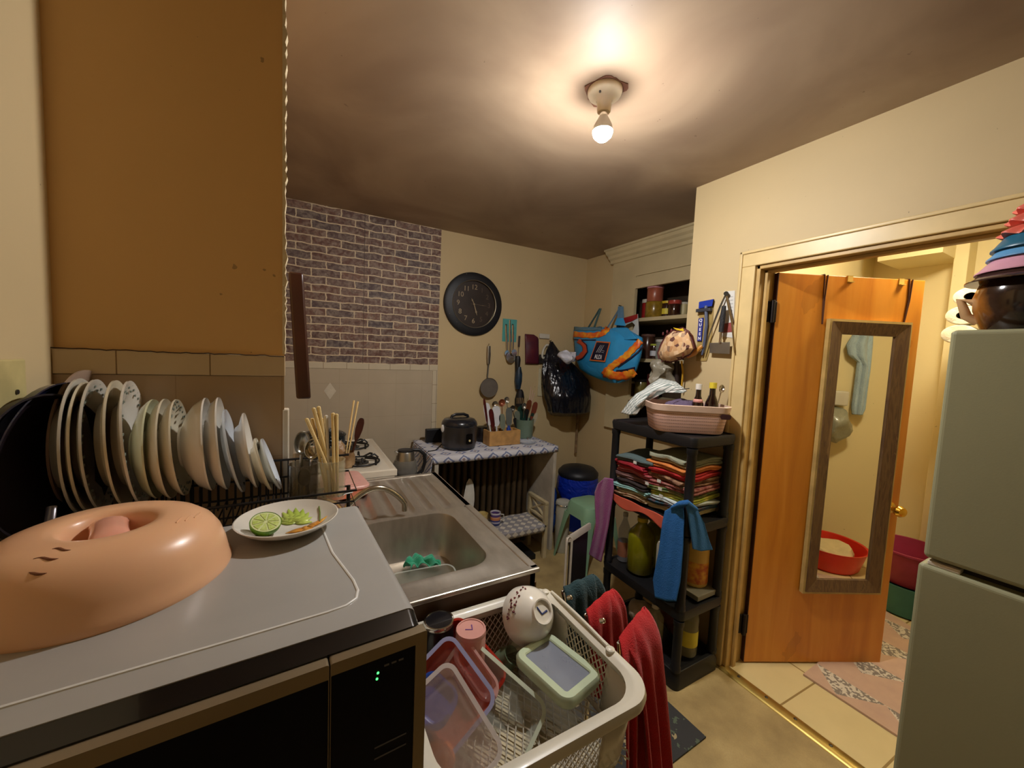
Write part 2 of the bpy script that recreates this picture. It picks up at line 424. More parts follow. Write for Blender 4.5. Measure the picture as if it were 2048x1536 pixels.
# ---------------- brick-print wallpaper and tiles on the back wall
g = NT('brick_print_wallpaper', .6)
x, y, z = g.xyz()
wob = g.noise(9, detail=3); wob2 = g.noise(30, detail=2)
vx = g.math('ADD', x, g.math('MULTIPLY', g.math('SUBTRACT', wob2, .5), .014))
vz = g.math('ADD', z, g.math('MULTIPLY', g.math('SUBTRACT', wob, .5), .028))
br = g.n('ShaderNodeTexBrick', Vector=g.comb(vx, vz), Scale=1.0)
br.inputs['Brick Width'].default_value = .185; br.inputs['Row Height'].default_value = .0535; br.inputs['Mortar Size'].default_value = .0042; br.inputs['Mortar Smooth'].default_value = .25; br.offset = .5
br.inputs['Color1'].default_value = (0,0,0,1); br.inputs['Color2'].default_value = (1,1,1,1); br.inputs['Bias'].default_value = 0
bc = g.ramp(br.outputs[0], [(0, (78,50,42)), (.25, (108,70,56)), (.5, (78,64,66)), (.75, (122,84,66)), (1, (90,56,46))])
grime = g.ramp(g.noise(26, detail=7, dist=.8), [(.38, (0,0,0)), (.72, (255,255,255))])
bc = g.mix(g.math('MULTIPLY', grime, .62), bc, (176,160,144))
bc = g.mix(g.math('MULTIPLY', g.math('GREATER_THAN', g.noise(60, detail=3), .56), .4), bc, (60,40,36))
mo = g.mix(g.noise(40), (232,214,180), (190,170,136))
fr = g.math('LESS_THAN', g.math('ABSOLUTE', g.math('SUBTRACT', x, -.03)), .0015)
g.base(g.mix(fr, g.mix(br.outputs[1], bc, mo), (60,44,36)))
g.bump(g.math('MULTIPLY', br.outputs[1], -1), .2, .002)
BX1 = .985
zt = 1.437
MB().box((XSB+.001,YB-.003,zt+.012), (BX1,YB,ZC)).build('brick_wallpaper', g.m, label='red and grey brick print wallpaper panel above the stove tiles', cat='wallpaper', smooth=False)
wt = T('wall_tiling', 'cream wall tiles with a narrow border on the wall behind the stove', 'tiles', ((XS+BX1)/2, YB-.004, .4))
m_t1 = gridtile('cream_wall_tile', (196,182,158), (176,160,132), (.2,.25), .0008, 'XZ', .22, off=(.02,.1))
m_t2 = gridtile('border_tile', (214,202,176), (120,98,66), (.152,1), .0012, 'XZ', .25, off=(.02,.5))
m_t3 = gridtile('border_tile_upright', (214,202,176), (120,98,66), (1,.152), .0012, 'XZ', .25, off=(.5,.02))
MB().box((XSB+.001,YB-.010,.4),(BX1-.042,YB,zt-.032)).build('tile_field', m_t1, wt, smooth=False)
MB().box((XSB+.001,YB-.012,zt-.031),(BX1,YB,zt+.012)).build('top_border', m_t2, wt, smooth=False, bevel=.002)
MB().box((BX1-.041,YB-.012,.4),(BX1,YB,zt-.032)).build('side_border', m_t3, wt, smooth=False, bevel=.002)
pc = P(660,782,Y=YB-.011)
MB().prism([pc+Vector((a,0,b)) for a,b in ((0,.06),(.04,0),(0,-.06),(-.04,0))], (0,0,0), (0,-.0015,0)).build('diamond_motif', mat('pale_tile_motif', (214,206,186), .3), wt, smooth=False)
# tiles on the partition face
wt = T('partition_tiling', 'beige wall tiles with a border row behind the dish rack', 'tiles', ((XL+XS)/2, Y1-.006, .9))
m_p1 = gridtile('beige_wall_tile', (176,146,108), (150,120,84), (.2,.2), .0008, 'XZ', .3, off=(.01,.02))
m_p2 = gridtile('partition_border_tile', (206,180,140), (122,94,56), (.154,1), .0012, 'XZ', .3, off=(.156-.053,.5))
MB().box((XL,Y1-.008,.9),(XS,Y1,1.476)).build('tile_field', m_p1, wt, smooth=False)
MB().box((XL,Y1-.011,1.477),(XS+.002,Y1,1.526)).build('border_row', m_p2, wt, smooth=False, bevel=.002)
MB().box((XS-.004,Y1-.009,.9),(XS+.010,Y1+.02,1.395)).build('corner_cap', mat('white_corner_bead', (220,210,190), .3), wt, smooth=False, bevel=.003, label='white tile corner cap')
MB().tube([(XL+(XS-XL)*i/40, Y1-.0115, 1.5275+random.uniform(-.0012,.0012)-.002*i/40) for i in range(41)], .0011, 5).build('open_joint', mat('dark_joint_dirt', (52,34,18), .9), wt)
# outlet plate on the left wall
po = P(20,772,X=XL)
ou = T('wall_plate', 'stained cream switch plate low on the left wall beside the dark pan', 'wall plate', po)
MB().box((XL,po.y-.07,po.z-.045),(XL+.007,po.y+.03,po.z+.045)).build('plate', mat('stained_cream_plate', (206,190,130), .45, var=.3), ou, bevel=.003)
MB().cyl((XL+.007,po.y-.0,po.z-.01),(XL+.009,po.y-.0,po.z-.01),.004).build('screw', dsteel, ou)

# ---------------- ceiling lamp
LB = P(1210,180,Z=ZC); LB.z = ZC
LC = Vector((LB.x, LB.y, 0))
lamp = T('ceiling_lamp', 'bare lit bulb in a round porcelain holder on the ceiling', 'lamp', (LB.x,LB.y,ZC-.2))
MB().lathe([(.062,0),(.062,-.012),(.056,-.022),(.034,-.03),(.026,-.04),(.024,-.075),(.021,-.078)], (LB.x,LB.y,ZC), n=40).build('porcelain_base', mat('cream_porcelain', (226,210,180), .25, coat=.4), lamp)
MB().cyl((LB.x,LB.y,ZC-.076),(LB.x,LB.y,ZC-.092),.014).build('bulb_cap', chrome, lamp)
for a in (.6, 3.6):
    MB().cyl((LB.x+.042*math.cos(a),LB.y+.042*math.sin(a),ZC-.024),(LB.x+.042*math.cos(a),LB.y+.042*math.sin(a),ZC-.031),.004,n=8).build('screw', dsteel, lamp)
bm_ = bpy.data.materials.new('glowing_bulb'); bm_.use_nodes = True; nt = bm_.node_tree
nt.nodes.remove(nt.nodes['Principled BSDF']); e = nt.nodes.new('ShaderNodeEmission'); nt.links.new(e.outputs[0], nt.nodes['Material Output'].inputs[0])
e.inputs[0].default_value = (1,.975,.95,1); e.inputs[1].default_value = BULB_E
MB().lathe([(.013,-.088),(.020,-.1),(.033,-.125),(.036,-.143)], (LB.x,LB.y,ZC), n=24).build('bulb_neck', mat('white_bulb_plastic', (226,222,214), .4), lamp)
MB().lathe([(.0362,-.1435),(.0362,-.146),(.032,-.160),(.019,-.173),(.002,-.178)], (LB.x,LB.y,ZC), n=24).build('bulb_globe', bm_, lamp)
mb = MB(); pts = []
for k in range(44):
    a = 2*PI*k/44; r = .068+.006*math.sin(5*a)+random.uniform(0,.005)
    if .9 < a < 1.5: r += .026*math.sin((a-.9)/.6*PI)
    if -.5 < a-2*PI+.6 < .1: r += .006
    pts.append((LB.x+r*math.cos(a), LB.y+r*math.sin(a)))
mb.loft([[(x,y,ZC-.0025) for x,y in pts],[(x,y,ZC) for x,y in pts]]).build('broken_plaster_hole', mat('bare_brown_plaster', (112,70,48), .9, var=.4), lamp, smooth=False)

# ---------------- bathroom ceiling light
bl = T('bathroom_light', 'round warm bathroom ceiling light behind the doorway', 'lamp', (2.75,.55,ZC-.08))
b2 = bm_.copy(); b2.name = 'warm_glow'; b2.node_tree.nodes['Emission'].inputs[0].default_value = (1,.88,.62,1); b2.node_tree.nodes['Emission'].inputs[1].default_value = 74
MB().lathe([(.12,-.012),(.118,-.05),(.09,-.072),(.002,-.08)], (2.75,.55,ZC)).build('glass_shade', b2, bl)
MB().lathe([(.13,0),(.13,-.012)], (2.75,.55,ZC)).build('rim', whitep, bl)
# box-in (soffit) in the bathroom and the pilaster
struct(MB().box((3.50,.86,2.31),(3.9,1.17,ZC)), 'trim_4', m_wallb)
struct(MB().box((3.74,.80,0),(3.9,.865,ZC)), 'trim_5', m_wallb, bevel=.004)
# ================================================================ FOREGROUND LEFT: microwave, lid, saucer, dish rack
table = T('side_table', 'pale side table carrying the microwave and the dish rack against the left wall', 'table', (-.15,.7,0))
mb = MB(); mb.box((XL+.005,.43,.865),(.165,.945,.9)).box((XL+.005,.9451,.865),(XS-.0,Y1-.012,.9)); mb.build('tabletop', mat('cream_laminate', (196,180,140), .4), table, smooth=False, bevel=.003)
for x, y in ((XL+.03,.46),(.135,.46),(XL+.03,1.05),(.135,.915)):
    MB().cbox((x,y,.4325),(.04,.04,.865)).build('leg', mat('cream_laminate', (196,180,140), .4), table, smooth=False)
MWR = Matrix.Translation((.143,.491,0)) @ Matrix.Rotation(math.radians(3.2),4,'Z')
mwv = T('microwave', 'silver microwave oven with black glass door and green clock colon', 'microwave', (-.1,.7,.9))
W_, D_, ZT, ZB = .505, .41, 1.2, .915
silver = mat('silver_painted_metal', (172,169,163), .33, .15, var=.05)
silverf = mat('champagne_front_frame', (140,124,98), .3, .4, var=.1)
mb = MB(MWR); r = .012
out = [(-W_,ZB),(0,ZB),(0,ZT-r)]+[(-r+r*math.sin(a),ZT-r+r*math.cos(a)) for a in (1.2,.8,.4,0)]+[(-W_+r-r*math.sin(a),ZT-r+r*math.cos(a)) for a in (0,.4,.8,1.2)]+[(-W_,ZT-r)]
mb.loft([[(x,.012,z) for x,z in out],[(x,D_,z) for x,z in out]])
mb.build('casing', silver, mwv)
mb = MB(MWR)   # black band between casing and front frame
mb.loft([[(x*1.0,-.012,z-.010 if z>1.1 else z) for x,z in out],[(x,.0,z-.006 if z>1.1 else z) for x,z in out],[(x,.0125,z-.001 if z>1.1 else z) for x,z in out]])
mb.build('black_front_band', blackg, mwv)
ft = ZT-.012
mb = MB(MWR)
fx0, fx1, fb = -W_-.002, .004, ZB
dx = -.112
def ring(mb, x0, z0, x1, z1, w, y0, y1, rr=.003, wl=None, wr=None):
    cx, cz = (x0+x1)/2, (z0+z1)/2
    o = [(cx+a, cz+b) for a, b in rrect(x1-x0, z1-z0, rr, 4)]; wl_ = w if wl is None else wl; wr_ = w if wr is None else wr; i = [(cx+(wl_-wr_)/2+a, cz+b) for a, b in rrect(x1-x0-wl_-wr_, z1-z0-2*w, rr*.4, 4)]
    mb.loft([[(a,y1,b) for a,b in i],[(a,y0+.002,b) for a,b in i],[(a,y0,b) for a,b in i],[(a,y0,b) for a,b in o],[(a,y0+.003,b) for a,b in o],[(a,y1,b) for a,b in o]], True, False)
ring(mb, dx+.0006, fb, fx1, ft, .015, -.026, -.011, wl=.0008); mb.build('panel_frame', silverf, mwv)
dr = MB(MWR); ring(dr, fx0, fb, dx-.0006, ft, .018, -.026, -.011, wr=.0008); dr = dr.build('door_frame', silverf, mwv)
navy = mat('dark_navy_glass', (5,5,22), .3, 0, var=.3); navy.node_tree.nodes['Principled BSDF'].inputs['Specular IOR Level'].default_value = .15
MB(MWR).box((fx0+.01,-.0235,fb+.01),(dx-.001,-.013,ft-.01)).build('door_glass', navy, mwv, smooth=False)
cpn = MB(MWR).box((dx+.001,-.0235,fb+.01),(fx1-.01,-.013,ft-.01)).build('control_panel', navy, mwv, smooth=False)
gl = bm_.copy(); gl.name = 'green_led'; gl.node_tree.nodes['Emission'].inputs[0].default_value = (.05,1,.12,1); gl.node_tree.nodes['Emission'].inputs[1].default_value = 2.2
mb = MB()
fyn = (MWR.to_3x3() @ Vector((0,-1,0))); fp0 = MWR @ Vector((0,-.024,0))
for px in ((756,1346),(754,1358)):
    q = PP(px[0], px[1], fp0, fyn); mb.ball(q, .0015, 8, (1,.3,1.3))
mb.build('display_colon', gl, mwv)
grey = mat('printed_grey_marks', (88,88,92), .5)
mb = MB(MWR)
for k in range(3): mb.box((-.05+k*.009,-.0241,ft-.03),(-.044+k*.009,-.0236,ft-.0275))
mb.build('printed_word', grey, mwv, smooth=False); mb = MB(MWR); mb.box((-.06,-.0241,ft-.135),(-.02,-.0236,ft-.133)).box((-.06,-.0241,ft-.15),(-.02,-.0236,ft-.148)); mb.build('panel_marks', grey, mwv, smooth=False)
# pressed line on the top
pts = [P(*q, Z=ZT) for q in ((640,1050),(663,1105),(700,1148))]
c0 = Vector((.075,.545,ZT))
line = [Vector((.036,.86,ZT)), Vector((.052,.70,ZT)), Vector((.074,.60,ZT)), Vector((.0765,.572,ZT)), Vector((.072,.553,ZT)), Vector((.058,.5425,ZT)), Vector((.035,.5385,ZT)), Vector((-.06,.532,ZT)), Vector((-.2,.524,ZT)), Vector((-.33,.516,ZT))]
MB().tube([v+Vector((0,0,-.0002)) for v in line], .0023, 8).build('pressed_top_line', mat('silver_bright_line', (226,224,218), .3), mwv)
for a, b in ((.03,.05),(.36,.05),(.03,.47),(.36,.47)):
    q = MWR @ Vector((-b, a, .9)); MB().cyl(q, q+Vector((0,0,.016)), .014, n=12).build('foot', blackp, mwv)
# ---- microwave splatter cover
LCN = Vector((-.238,.748,1.2)); LR = .142
lid = T('microwave_plate_cover', 'large peach plastic domed food cover lying on the microwave', 'food cover', LCN)
peach = mat('peach_plastic', (234,182,140), .3, var=.05, vs=3, sub=.15, coat=.2)
prof = [(LR,0),(LR+.001,.004),(LR-.003,.012),(LR-.007,.032),(LR-.013,.050),(LR-.023,.066),(LR-.038,.078),(LR-.056,.085),(LR-.078,.087),(LR-.088,.085),(LR-.094,.079),(LR-.098,.068),(LR-.101,.056),(LR-.108,.050),(.002,.049)]
mb = MB()
prof2 = prof
mb.lathe(prof2, LCN, n=64, cap=False); mb.build('dome', peach, lid)
# handle bar across the well
hd = Vector((-.30,.95,0)).normalized(); hn = Vector((-hd.y,hd.x,0))
rings = []
for t in [i/14 for i in range(15)]:
    s_ = (t-.5)*2; x = s_*.048
    zc = .064+.014*(1-abs(s_)**4); w = .020+.003*s_*s_; h = .012
    rings.append([LCN+hd*x+hn*w*math.cos(2*PI*k/14)+Vector((0,0,zc+h*math.sin(2*PI*k/14))) for k in range(14)])
MB().loft([[v_-Vector((0,0,.003)) for v_ in r_] for r_ in rings]).build('handle', mat('pink_plastic', (232,166,142), .22, var=.05, coat=.4, sub=.1), lid)
def dome_z(r):
    for (r0,z0),(r1,z1) in zip(prof, prof[1:]):
        if r1 <= r <= r0: return z0+(z1-z0)*(r0-r)/(r0-r1)
    return .04
def on_dome(px, py):
    d = ray(px, py); t = .25
    while t < 2:
        q = CP+d*t; r = (q-LCN).xy.length
        if r < LR and q.z < 1.2+dome_z(r): return q
        t += .0008
    return P(px, py, Z=1.25)
ventm = mat('moulded_vent_slots', (122,72,46), .6)
for k,(x0,y0,x1,y1) in enumerate(((104,1098,142,1100),(66,1118,118,1117),(38,1148,94,1146))):
    a = on_dome(x0,y0); b = on_dome(x1,y1); m_ = []
    for i in range(9):
        t = i/8; q = a.lerp(b,t); q = q + (CP-q).normalized()*.0006 + Vector((0,.0022*math.sin(2*PI*t),0)); m_.append(q)
    MB().tube(m_, [.0003,.001,.0015,.0018,.0018,.0018,.0015,.001,.0003], 6).build('vent_slot', ventm, lid)
for k,(x0,y0) in enumerate(((352,1040),(370,1036),(388,1030))):
    a = on_dome(x0,y0+6); b = on_dome(x0+12,y0-5); 
    MB().tube([a,(a+b)/2+Vector((0,0,.001)),b], .0012, 6).build('vent_ridge', peach, lid)
# ---- saucer with lime
pc = Vector((-.016,.825,1.2))
sau = T('saucer', 'small white saucer with green and orange leaf decoration holding half a lime', 'saucer', pc)
SRr = .086
sprof = [(.038,0),(.040,.002),(.046,.003),(.06,.008),(.075,.016),(SRr,.026),(SRr+.0008,.0275),(SRr-.001,.028),(.073,.019),(.06,.0115),(.045,.0065),(.002,.005)]
MB().lathe(sprof, pc, n=56).build('dish', porc, sau)
dec = mat('painted_green_leaf', (186,200,96), .25, var=.3, rgb2=(150,172,60)); deco = mat('painted_orange_leaf', (222,170,70), .25, rgb2=(206,130,50), vs=60)
def sz(r):
    for (r0,z0),(r1,z1) in zip(sprof[7:], sprof[8:]):
        if r1 <= r <= r0: return z0+(z1-z0)*(r0-r)/(r0-r1)
    return .005
def on_sau(px, py):
    d = ray(px,py); t = .4
    while t < 2:
        q = CP+d*t; r = (q-pc).xy.length
        if r < SRr-.001 and q.z < 1.2+sz(r): return Vector((q.x,q.y,1.2+sz(r)+.0012))
        t += .0005
    return P(px,py,Z=1.212)
def petal(cx, cy, ex, ey, w, m, nm):
    a = on_sau(cx,cy); b = on_sau(ex,ey); d = (b-a); n_ = Vector((-d.y,d.x,0)).normalized()*w; rings=[]
    mb = MB(); L=[];R_=[]
    for i in range(7):
        t=i/6; q=a.lerp(b,t); ww=math.sin(PI*min(1,t*.85+.15))
        for s_,A in ((1,L),(-1,R_)):
            e=q+n_*ww*s_; e.z=1.2+sz(min((e-pc).xy.length,SRr-.002))+.0012; A.append(mb.v(e))
    for i in range(6): mb.face([L[i],L[i+1],R_[i+1],R_[i]])
    return mb
for i in range(9):
    a = math.radians(195-i*26)
    petal(592,1046,592+34*math.cos(a),1042-24*math.sin(a)-2,.010,dec,'').build('leaf_decoration', dec, sau, solid=.0003)
for i,(ex,ey) in enumerate(((570,1068),(590,1072),(612,1066),(626,1052),(640,1040),(655,1032),(600,1058))):
    petal(618,1056,ex,ey,.009,deco,'').build('leaf_decoration', deco, sau, solid=.0003)
MB().tube([on_sau(638,1014),on_sau(640,1026),on_sau(640,1044)], .0012, 6).build('stem_decoration', mat('painted_green_stem', (110,130,50), .3), sau)
lq = Vector((-.051,.805,1.207))
lime = T('lime_half', 'cut half of a green lime resting on the small saucer', 'lime', lq)
ax = Vector((.18,-.38,.9)).normalized(); lr = .0255
lc = lq+Vector((0,0,.0225))
MB().lathe([(.002,-lr*.95),(lr*.4,-lr*.88),(lr*.75,-lr*.62),(lr*.95,-lr*.28),(lr,0),(lr*.985,.0015),(lr*.93,.0005)], lc, ax, 32).build('rind', mat('lime_rind', (112,150,28), .35, bump=.3, bs=300, rgb2=(70,112,16), vs=60), lime)
MB().lathe([(lr*.94,0),(lr*.93,.0012),(.001,.0012)], lc, ax, 32).build('pith', mat('lime_pith', (212,220,160), .4), lime)
q = ax.to_track_quat('Z','Y').to_matrix()
for k in range(9):
    a = 2*PI*k/9; poly = [Vector((.003*math.cos(a),.003*math.sin(a),.0012))]+[Vector((lr*.82*math.cos(a+t),lr*.82*math.sin(a+t),.0012)) for t in (-.27,-.1,.1,.27)]
    MB().loft([[lc+q@p for p in poly],[lc+q@(p*.97+Vector((0,0,.0009))) for p in poly]]).build('segment', mat('lime_flesh', (176,196,92), .15, rgb2=(206,220,140), vs=200, coat=.6), lime)
# ---- dish rack
RZ = 1.215
rack = T('dish_rack', 'black wire dish rack full of plates behind the microwave', 'dish rack', (-.15,1.0,.9))
xa, xb, ya, yb = XL+.012, .118, .925, 1.085
mb = MB()
def loopr(mb, z, r=.0026): mb.tube([(xa,ya,z),(xb,ya,z),(xb,yb,z),(xa,yb,z)], r, 8, True)
for z in (RZ-.03, RZ+.012): loopr(mb, z)
mb.tube([(xa,yb,RZ+.055),(xb,yb,RZ+.055)], .0028, 8)
mb.build('rim', wire_m, rack)
mb = MB(); n = 34
for k in range(n+1):
    x = xa+(xb-xa)*k/n
    if x > .02: continue
    mb.tube([(x,ya,RZ+.012),(x,ya,RZ-.03),(x,yb,RZ-.03),(x,yb,RZ+.055)], .0016, 6)
for y in (.97,1.04): mb.tube([(xa,y,RZ-.03),(xb,y,RZ-.03)], .0022, 6)
mb.build('wire_grid', wire_m, rack)
mb = MB()
for k in range(0,n-6):
    x = xa+(xb-xa)*(k+.5)/n; mb.tube([(x,1.02,RZ-.03),(x,1.02,RZ+.02),(x,1.026,RZ+.026),(x,1.032,RZ+.02),(x,1.032,RZ-.03)], .0015, 6)
mb.build('plate_divider', wire_m, rack)
for x, y in ((xa+.01,ya),(xb-.0,ya),(xa+.01,yb),(xb-.0,yb)):
    MB().cyl((x,y,.901),(x,y,RZ-.028),.005,n=10).build('leg', wire_m, rack)
# plates: (label, x of top pixel, top y, radius, depth, tilt deg, kind)
def plate(lbl, px, py, R, dep, tilt, m, kind='plate', Yc=1.0, bow=0, name='plate', grp=None, yaw=0):
    top = P(px, py, Y=Yc); ti = math.radians(tilt)
    axis = Vector((math.cos(ti), 0, math.sin(ti)))          # concave side looks to +x and a little up
    axis = (Matrix.Rotation(math.radians(yaw),3,'Z') @ axis)
    upv = Vector((-math.sin(ti)*math.cos(math.radians(yaw)), -math.sin(ti)*math.sin(math.radians(yaw)), math.cos(ti)))
    c = top - upv*R                                        # centre of the rim plane
    t_ = .0045
    if kind == 'plate': pr_ = [(.002,-dep),(R*.58,-dep),(R*.66,-dep*.86),(R*.72,-dep*.5),(R*.97,-.002),(R,0),(R*1.0,.0034),(R*.97,.003),(R*.72,-dep*.5+t_),(R*.62,-dep+t_+.001),(.002,-dep+t_)]
    elif kind == 'bowl': pr_ = [(.002,-dep),(R*.42,-dep),(R*.44,-dep+.004),(R*.66,-dep*.72),(R*.88,-dep*.4),(R*.98,-.003),(R,0),(R*.995,.0028),(R*.955,-.001),(R*.84,-dep*.4),(R*.62,-dep*.68),(.002,-dep+.007)]
    else: pr_ = [(.002,-dep),(R*.9,-dep),(R*.97,-dep*.7),(R,0),(R*.985,.001),(R*.95,-dep*.6),(R*.88,-dep+.003),(.002,-dep+.003)]
    root = T(name, lbl, 'bowl' if kind == 'bowl' else 'plate', c-upv*R, grp)
    MB().lathe(pr_, c, axis, 48).build('body', m, root)
    return root, c, axis, upv, R
G = 'plates standing in the dish rack'
cream_p = mat('cream_stoneware', (216,206,180), .2, var=.08, coat=.4); greyp = mat('grey_white_porcelain', (206,202,190), .15, coat=.5); sage_p = mat('pale_celadon', (206,206,170), .2, coat=.4)
bluew = mat('blue_white_porcelain', (206,212,218), .15, coat=.5)
plates = [
 ('large white dinner plate, leftmost of the pale plates in the rack',153,757,.124,.022,1.5,greyp,'plate',.998),
 ('large cream dinner plate, second of the pale plates from the left',166,764,.121,.022,2.5,cream_p,'plate',1.0),
 ('grey rimmed dinner plate with a white patterned edge, third pale plate from the left',186,759,.123,.022,3,greyp,'plate',1.0),
 ('cream dinner plate with brown underside, fourth pale plate from the left',226,761,.121,.022,4,cream_p,'plate',1.0),
 ('white plate with grey lace pattern, last of the large plates in the rack',254,762,.121,.022,5,porc,'plate',1.0),
 ('cream deep bowl-plate, first of the three rounded ones in the rack',302,799,.098,.030,3,sage_p,'bowl',1.0),
 ('cream deep bowl-plate, middle of the three rounded ones in the rack',326,798,.100,.030,4,cream_p,'bowl',1.0),
 ('cream deep bowl-plate with grey inner pattern, last of the three rounded ones',349,799,.098,.030,5,cream_p,'bowl',1.0),
 ('white wide bowl with a tall foot, left of the two pointed bowls in the rack',408,796,.097,.044,4,porc,'bowl',1.0),
 ('white bowl with pinkish shade, right of the two pointed bowls in the rack',434,795,.098,.030,5,porc,'bowl',1.0),
 ('thin white plate leaning behind the pointed bowls in the rack',446,820,.092,.012,11,bluew,'plate',1.01),
 ('small white dish leaning right of the thin plate, tallest of the last three',484,827,.083,.02,9,porc,'plate',1.0),
 ('small cream saucer, middle of the last three in the rack',508,878,.060,.014,15,cream_p,'plate',.99),
 ('small bluish white saucer, rightmost plate in the rack',521,879,.062,.014,18,bluew,'plate',1.02)]
for k, a in enumerate(plates):
    r_ = plate(*a[:7], kind=a[7], Yc=a[8], grp=G, yaw=(7 if k < 5 else 3))
    if k in (4,2,7):
        root, c, axis, upv, R = r_
        mb = MB(); q = axis.to_track_quat('Z','Y').to_matrix()
        for j in range(54):
            an = 2*PI*j/54; o_ = c + q @ Vector((R*(.83+.06*(j%3))*math.cos(an),R*(.83+.06*(j%3))*math.sin(an), -.0022 if a[7]=='plate' else -.003)); mb.ball(o_+axis*(.0036-(.05-.02*(j%3))*.02), .0042, 6, (.3,1,1))
        mb.build('lace_pattern', mat('grey_lace_print', (120,128,116), .4, var=.5, vs=90), root)
plate('pale pinkish round platter at the back of the rack, behind the first plates', 165, 740, .136, .02, 0, mat('dusty_brown_platter', (160,136,118), .3), 'plate', 1.06, grp=None, name='platter')
plate('dark navy round tray standing left of the first white plate', 128, 765, .132, .018, -6, mat('navy_enamel', (20,22,44), .25, coat=.4), 'tray', .985, name='tray', yaw=-8)
# dark pan at the far left
pq = Vector((-.372,.93,1.205))
pan = T('frying_pan', 'blackened round pan standing on edge at the far left', 'pan', pq)
blackpan = mat('blackened_iron', (26,14,22), .5, .2, var=.5)
axp = Vector((.96,-.25,.1)).normalized()
MB().lathe([(.002,0),(.105,0),(.118,.012),(.122,.03),(.119,.03),(.112,.012),(.1,.004),(.002,.004)], pq+Vector((-.012,0,.125)), axp, 40).build('pan_body', blackpan, pan)
MB().tube([pq+Vector((.03,-.06,.075)), pq+Vector((.036,-.085,.05)), pq+Vector((.03,-.1,.015)), pq+Vector((.025,-.1,-.0))], .006, 10, flat=.5).build('handle', mat('grey_metal_handle', (120,116,120), .3, .8), pan)
# ---- glass with chopsticks
gq = Vector((.070,1.005,RZ-.027))
jar = T('glass_tumbler', 'embossed clear glass holding pale wooden chopsticks at the end of the rack', 'glass', gq)
gr = .031
gp = []
for i in range(15):
    z = .006*i; gp.append((gr+.0012*(i%2), z))
gp += [(gr,.092),(gr+.001,.094),(gr-.0015,.094),(gr-.002,.09),(gr-.003,.008),(.002,.006)]
MB().lathe([(.002,0)]+gp, gq, n=40).build('tumbler_body', clear('clear_tumbler_glass', (214,206,176), .08, .32), jar)
chm = mat('bamboo', (236,208,146), .5, var=.12, vs=30); chm2 = mat('aged_bamboo', (206,172,110), .5, var=.2, vs=30)
tops = [(613,838),(627,817),(637,814),(632,826),(624,838),(644,838),(652,832),(666,827),(673,829)]
grp = 'chopsticks standing in the embossed glass'
for k,(x,y) in enumerate(tops):
    yy = .985+.006*k if k < 6 else 1.01
    t_ = P(x,y,Y=yy+.01)
    a = 2*PI*k/9; b = gq+Vector((.014*math.cos(a)+.004,.014*math.sin(a),.008))
    MB().tube([b, b.lerp(t_,.5), t_, t_+(t_-b).normalized()*.002], [.0026,.0034,.0044,.002], 8).build('chopstick', chm if k != 6 else mat('white_chopstick',(214,206,190),.4), label='pale wooden chopstick in the embossed glass, '+('first','second','third','fourth','fifth','sixth','','eighth','last')[k]+' from the left' if k != 6 else 'whitish plastic chopstick in the embossed glass', cat='chopstick', group=grp if k != 6 else None, orig=b)
# ---- cutlery cup with spoons left of the glass
cq = Vector((.012,1.02,RZ-.027))
cup = T('cutlery_cup', 'steel cutlery cup beside the chopstick glass in the rack', 'cup', cq)
MB().lathe([(.002,0),(.03,0),(.031,.002),(.031,.085),(.032,.087),(.030,.087),(.0295,.003),(.002,.003)], cq, n=32).build('cup_body', clear('smoked_glass_cup', (120,110,90), .1, .55), cup)
def spoon(name, lbl, base, top, bw, bl, m, face, cat='spoon', grp=None, cup_=.35):
    """handle from base to top; bowl at the top, opening towards `face`"""
    base = Vector(base); top = Vector(top); d = (top-base).normalized(); f = Vector(face); f = (f - d*f.dot(d)).normalized(); sd = d.cross(f)
    root = T(name, lbl, cat, base, grp)
    MB().tube([base, base.lerp(top,.5), top-d*bl*.1], [.0035,.0028,.0035], 8, flat=.6).build('handle', m, root)
    mb = MB(); c = top+d*bl*.42
    def f_(u, v):
        a = 2*PI*u; r = v; return c + sd*bw*.5*r*math.cos(a) + d*bl*.5*r*math.sin(a) - f*(bw*cup_*(1-r*r))
    mb.sheet(24, 6, f_); bmesh.ops.remove_doubles(mb.bm, verts=mb.bm.verts, dist=1e-5)
    mb.build('bowl', m, root, solid=.0014); return root
spoon('spoon','steel serving spoon standing in the cutlery cup, bowl up, leftmost', cq+Vector((-.01,0,.006)), P(603,905,Y=1.03), .035, .055, steel, (0.3,-1,.1), grp=None)
spoon('ladle','steel ladle leaning out of the cutlery cup beside the spoon', cq+Vector((.006,-.006,.006)), P(624,915,Y=1.02), .04, .05, chrome, (.5,-1,.2), 'ladle', cup_=.5)
spoon('ladle','dark steel ladle with its bowl tipped to the right behind the chopsticks', gq+Vector((.0,.012,.01)), P(672,922,Y=1.06), .042, .052, dsteel, (.4,-.6,-.9), 'ladle', cup_=.5)
spoon('spoon','dark bent spoon lying low in the cutlery cup under the ladle', cq+Vector((.012,-.012,.006)), P(612,968,Y=1.0), .03, .045, dsteel, (.5,-1,.2))
# bent metal strip poking out right of the glass
MB().tube([P(676,993,Y=.99), P(690,987,Y=1.0), P(704,984,Y=1.01)], .0045, 8, flat=.4).build('knife', dsteel, label='blunt steel table knife end sticking out right of the chopstick glass', cat='knife')
# ================================================================ SINK, DRAINBOARD, STOVE
SY0, SY1, SX0, SX1, SZ = .955, 2.0, XS+.002, .658, .9
sk = T('sink_unit', 'stainless steel sink and ribbed drainboard on a brown base cabinet', 'sink', ((SX0+SX1)/2,(SY0+SY1)/2,0))
bx0,bx1,by0,by1 = .185,.545,1.045,1.475
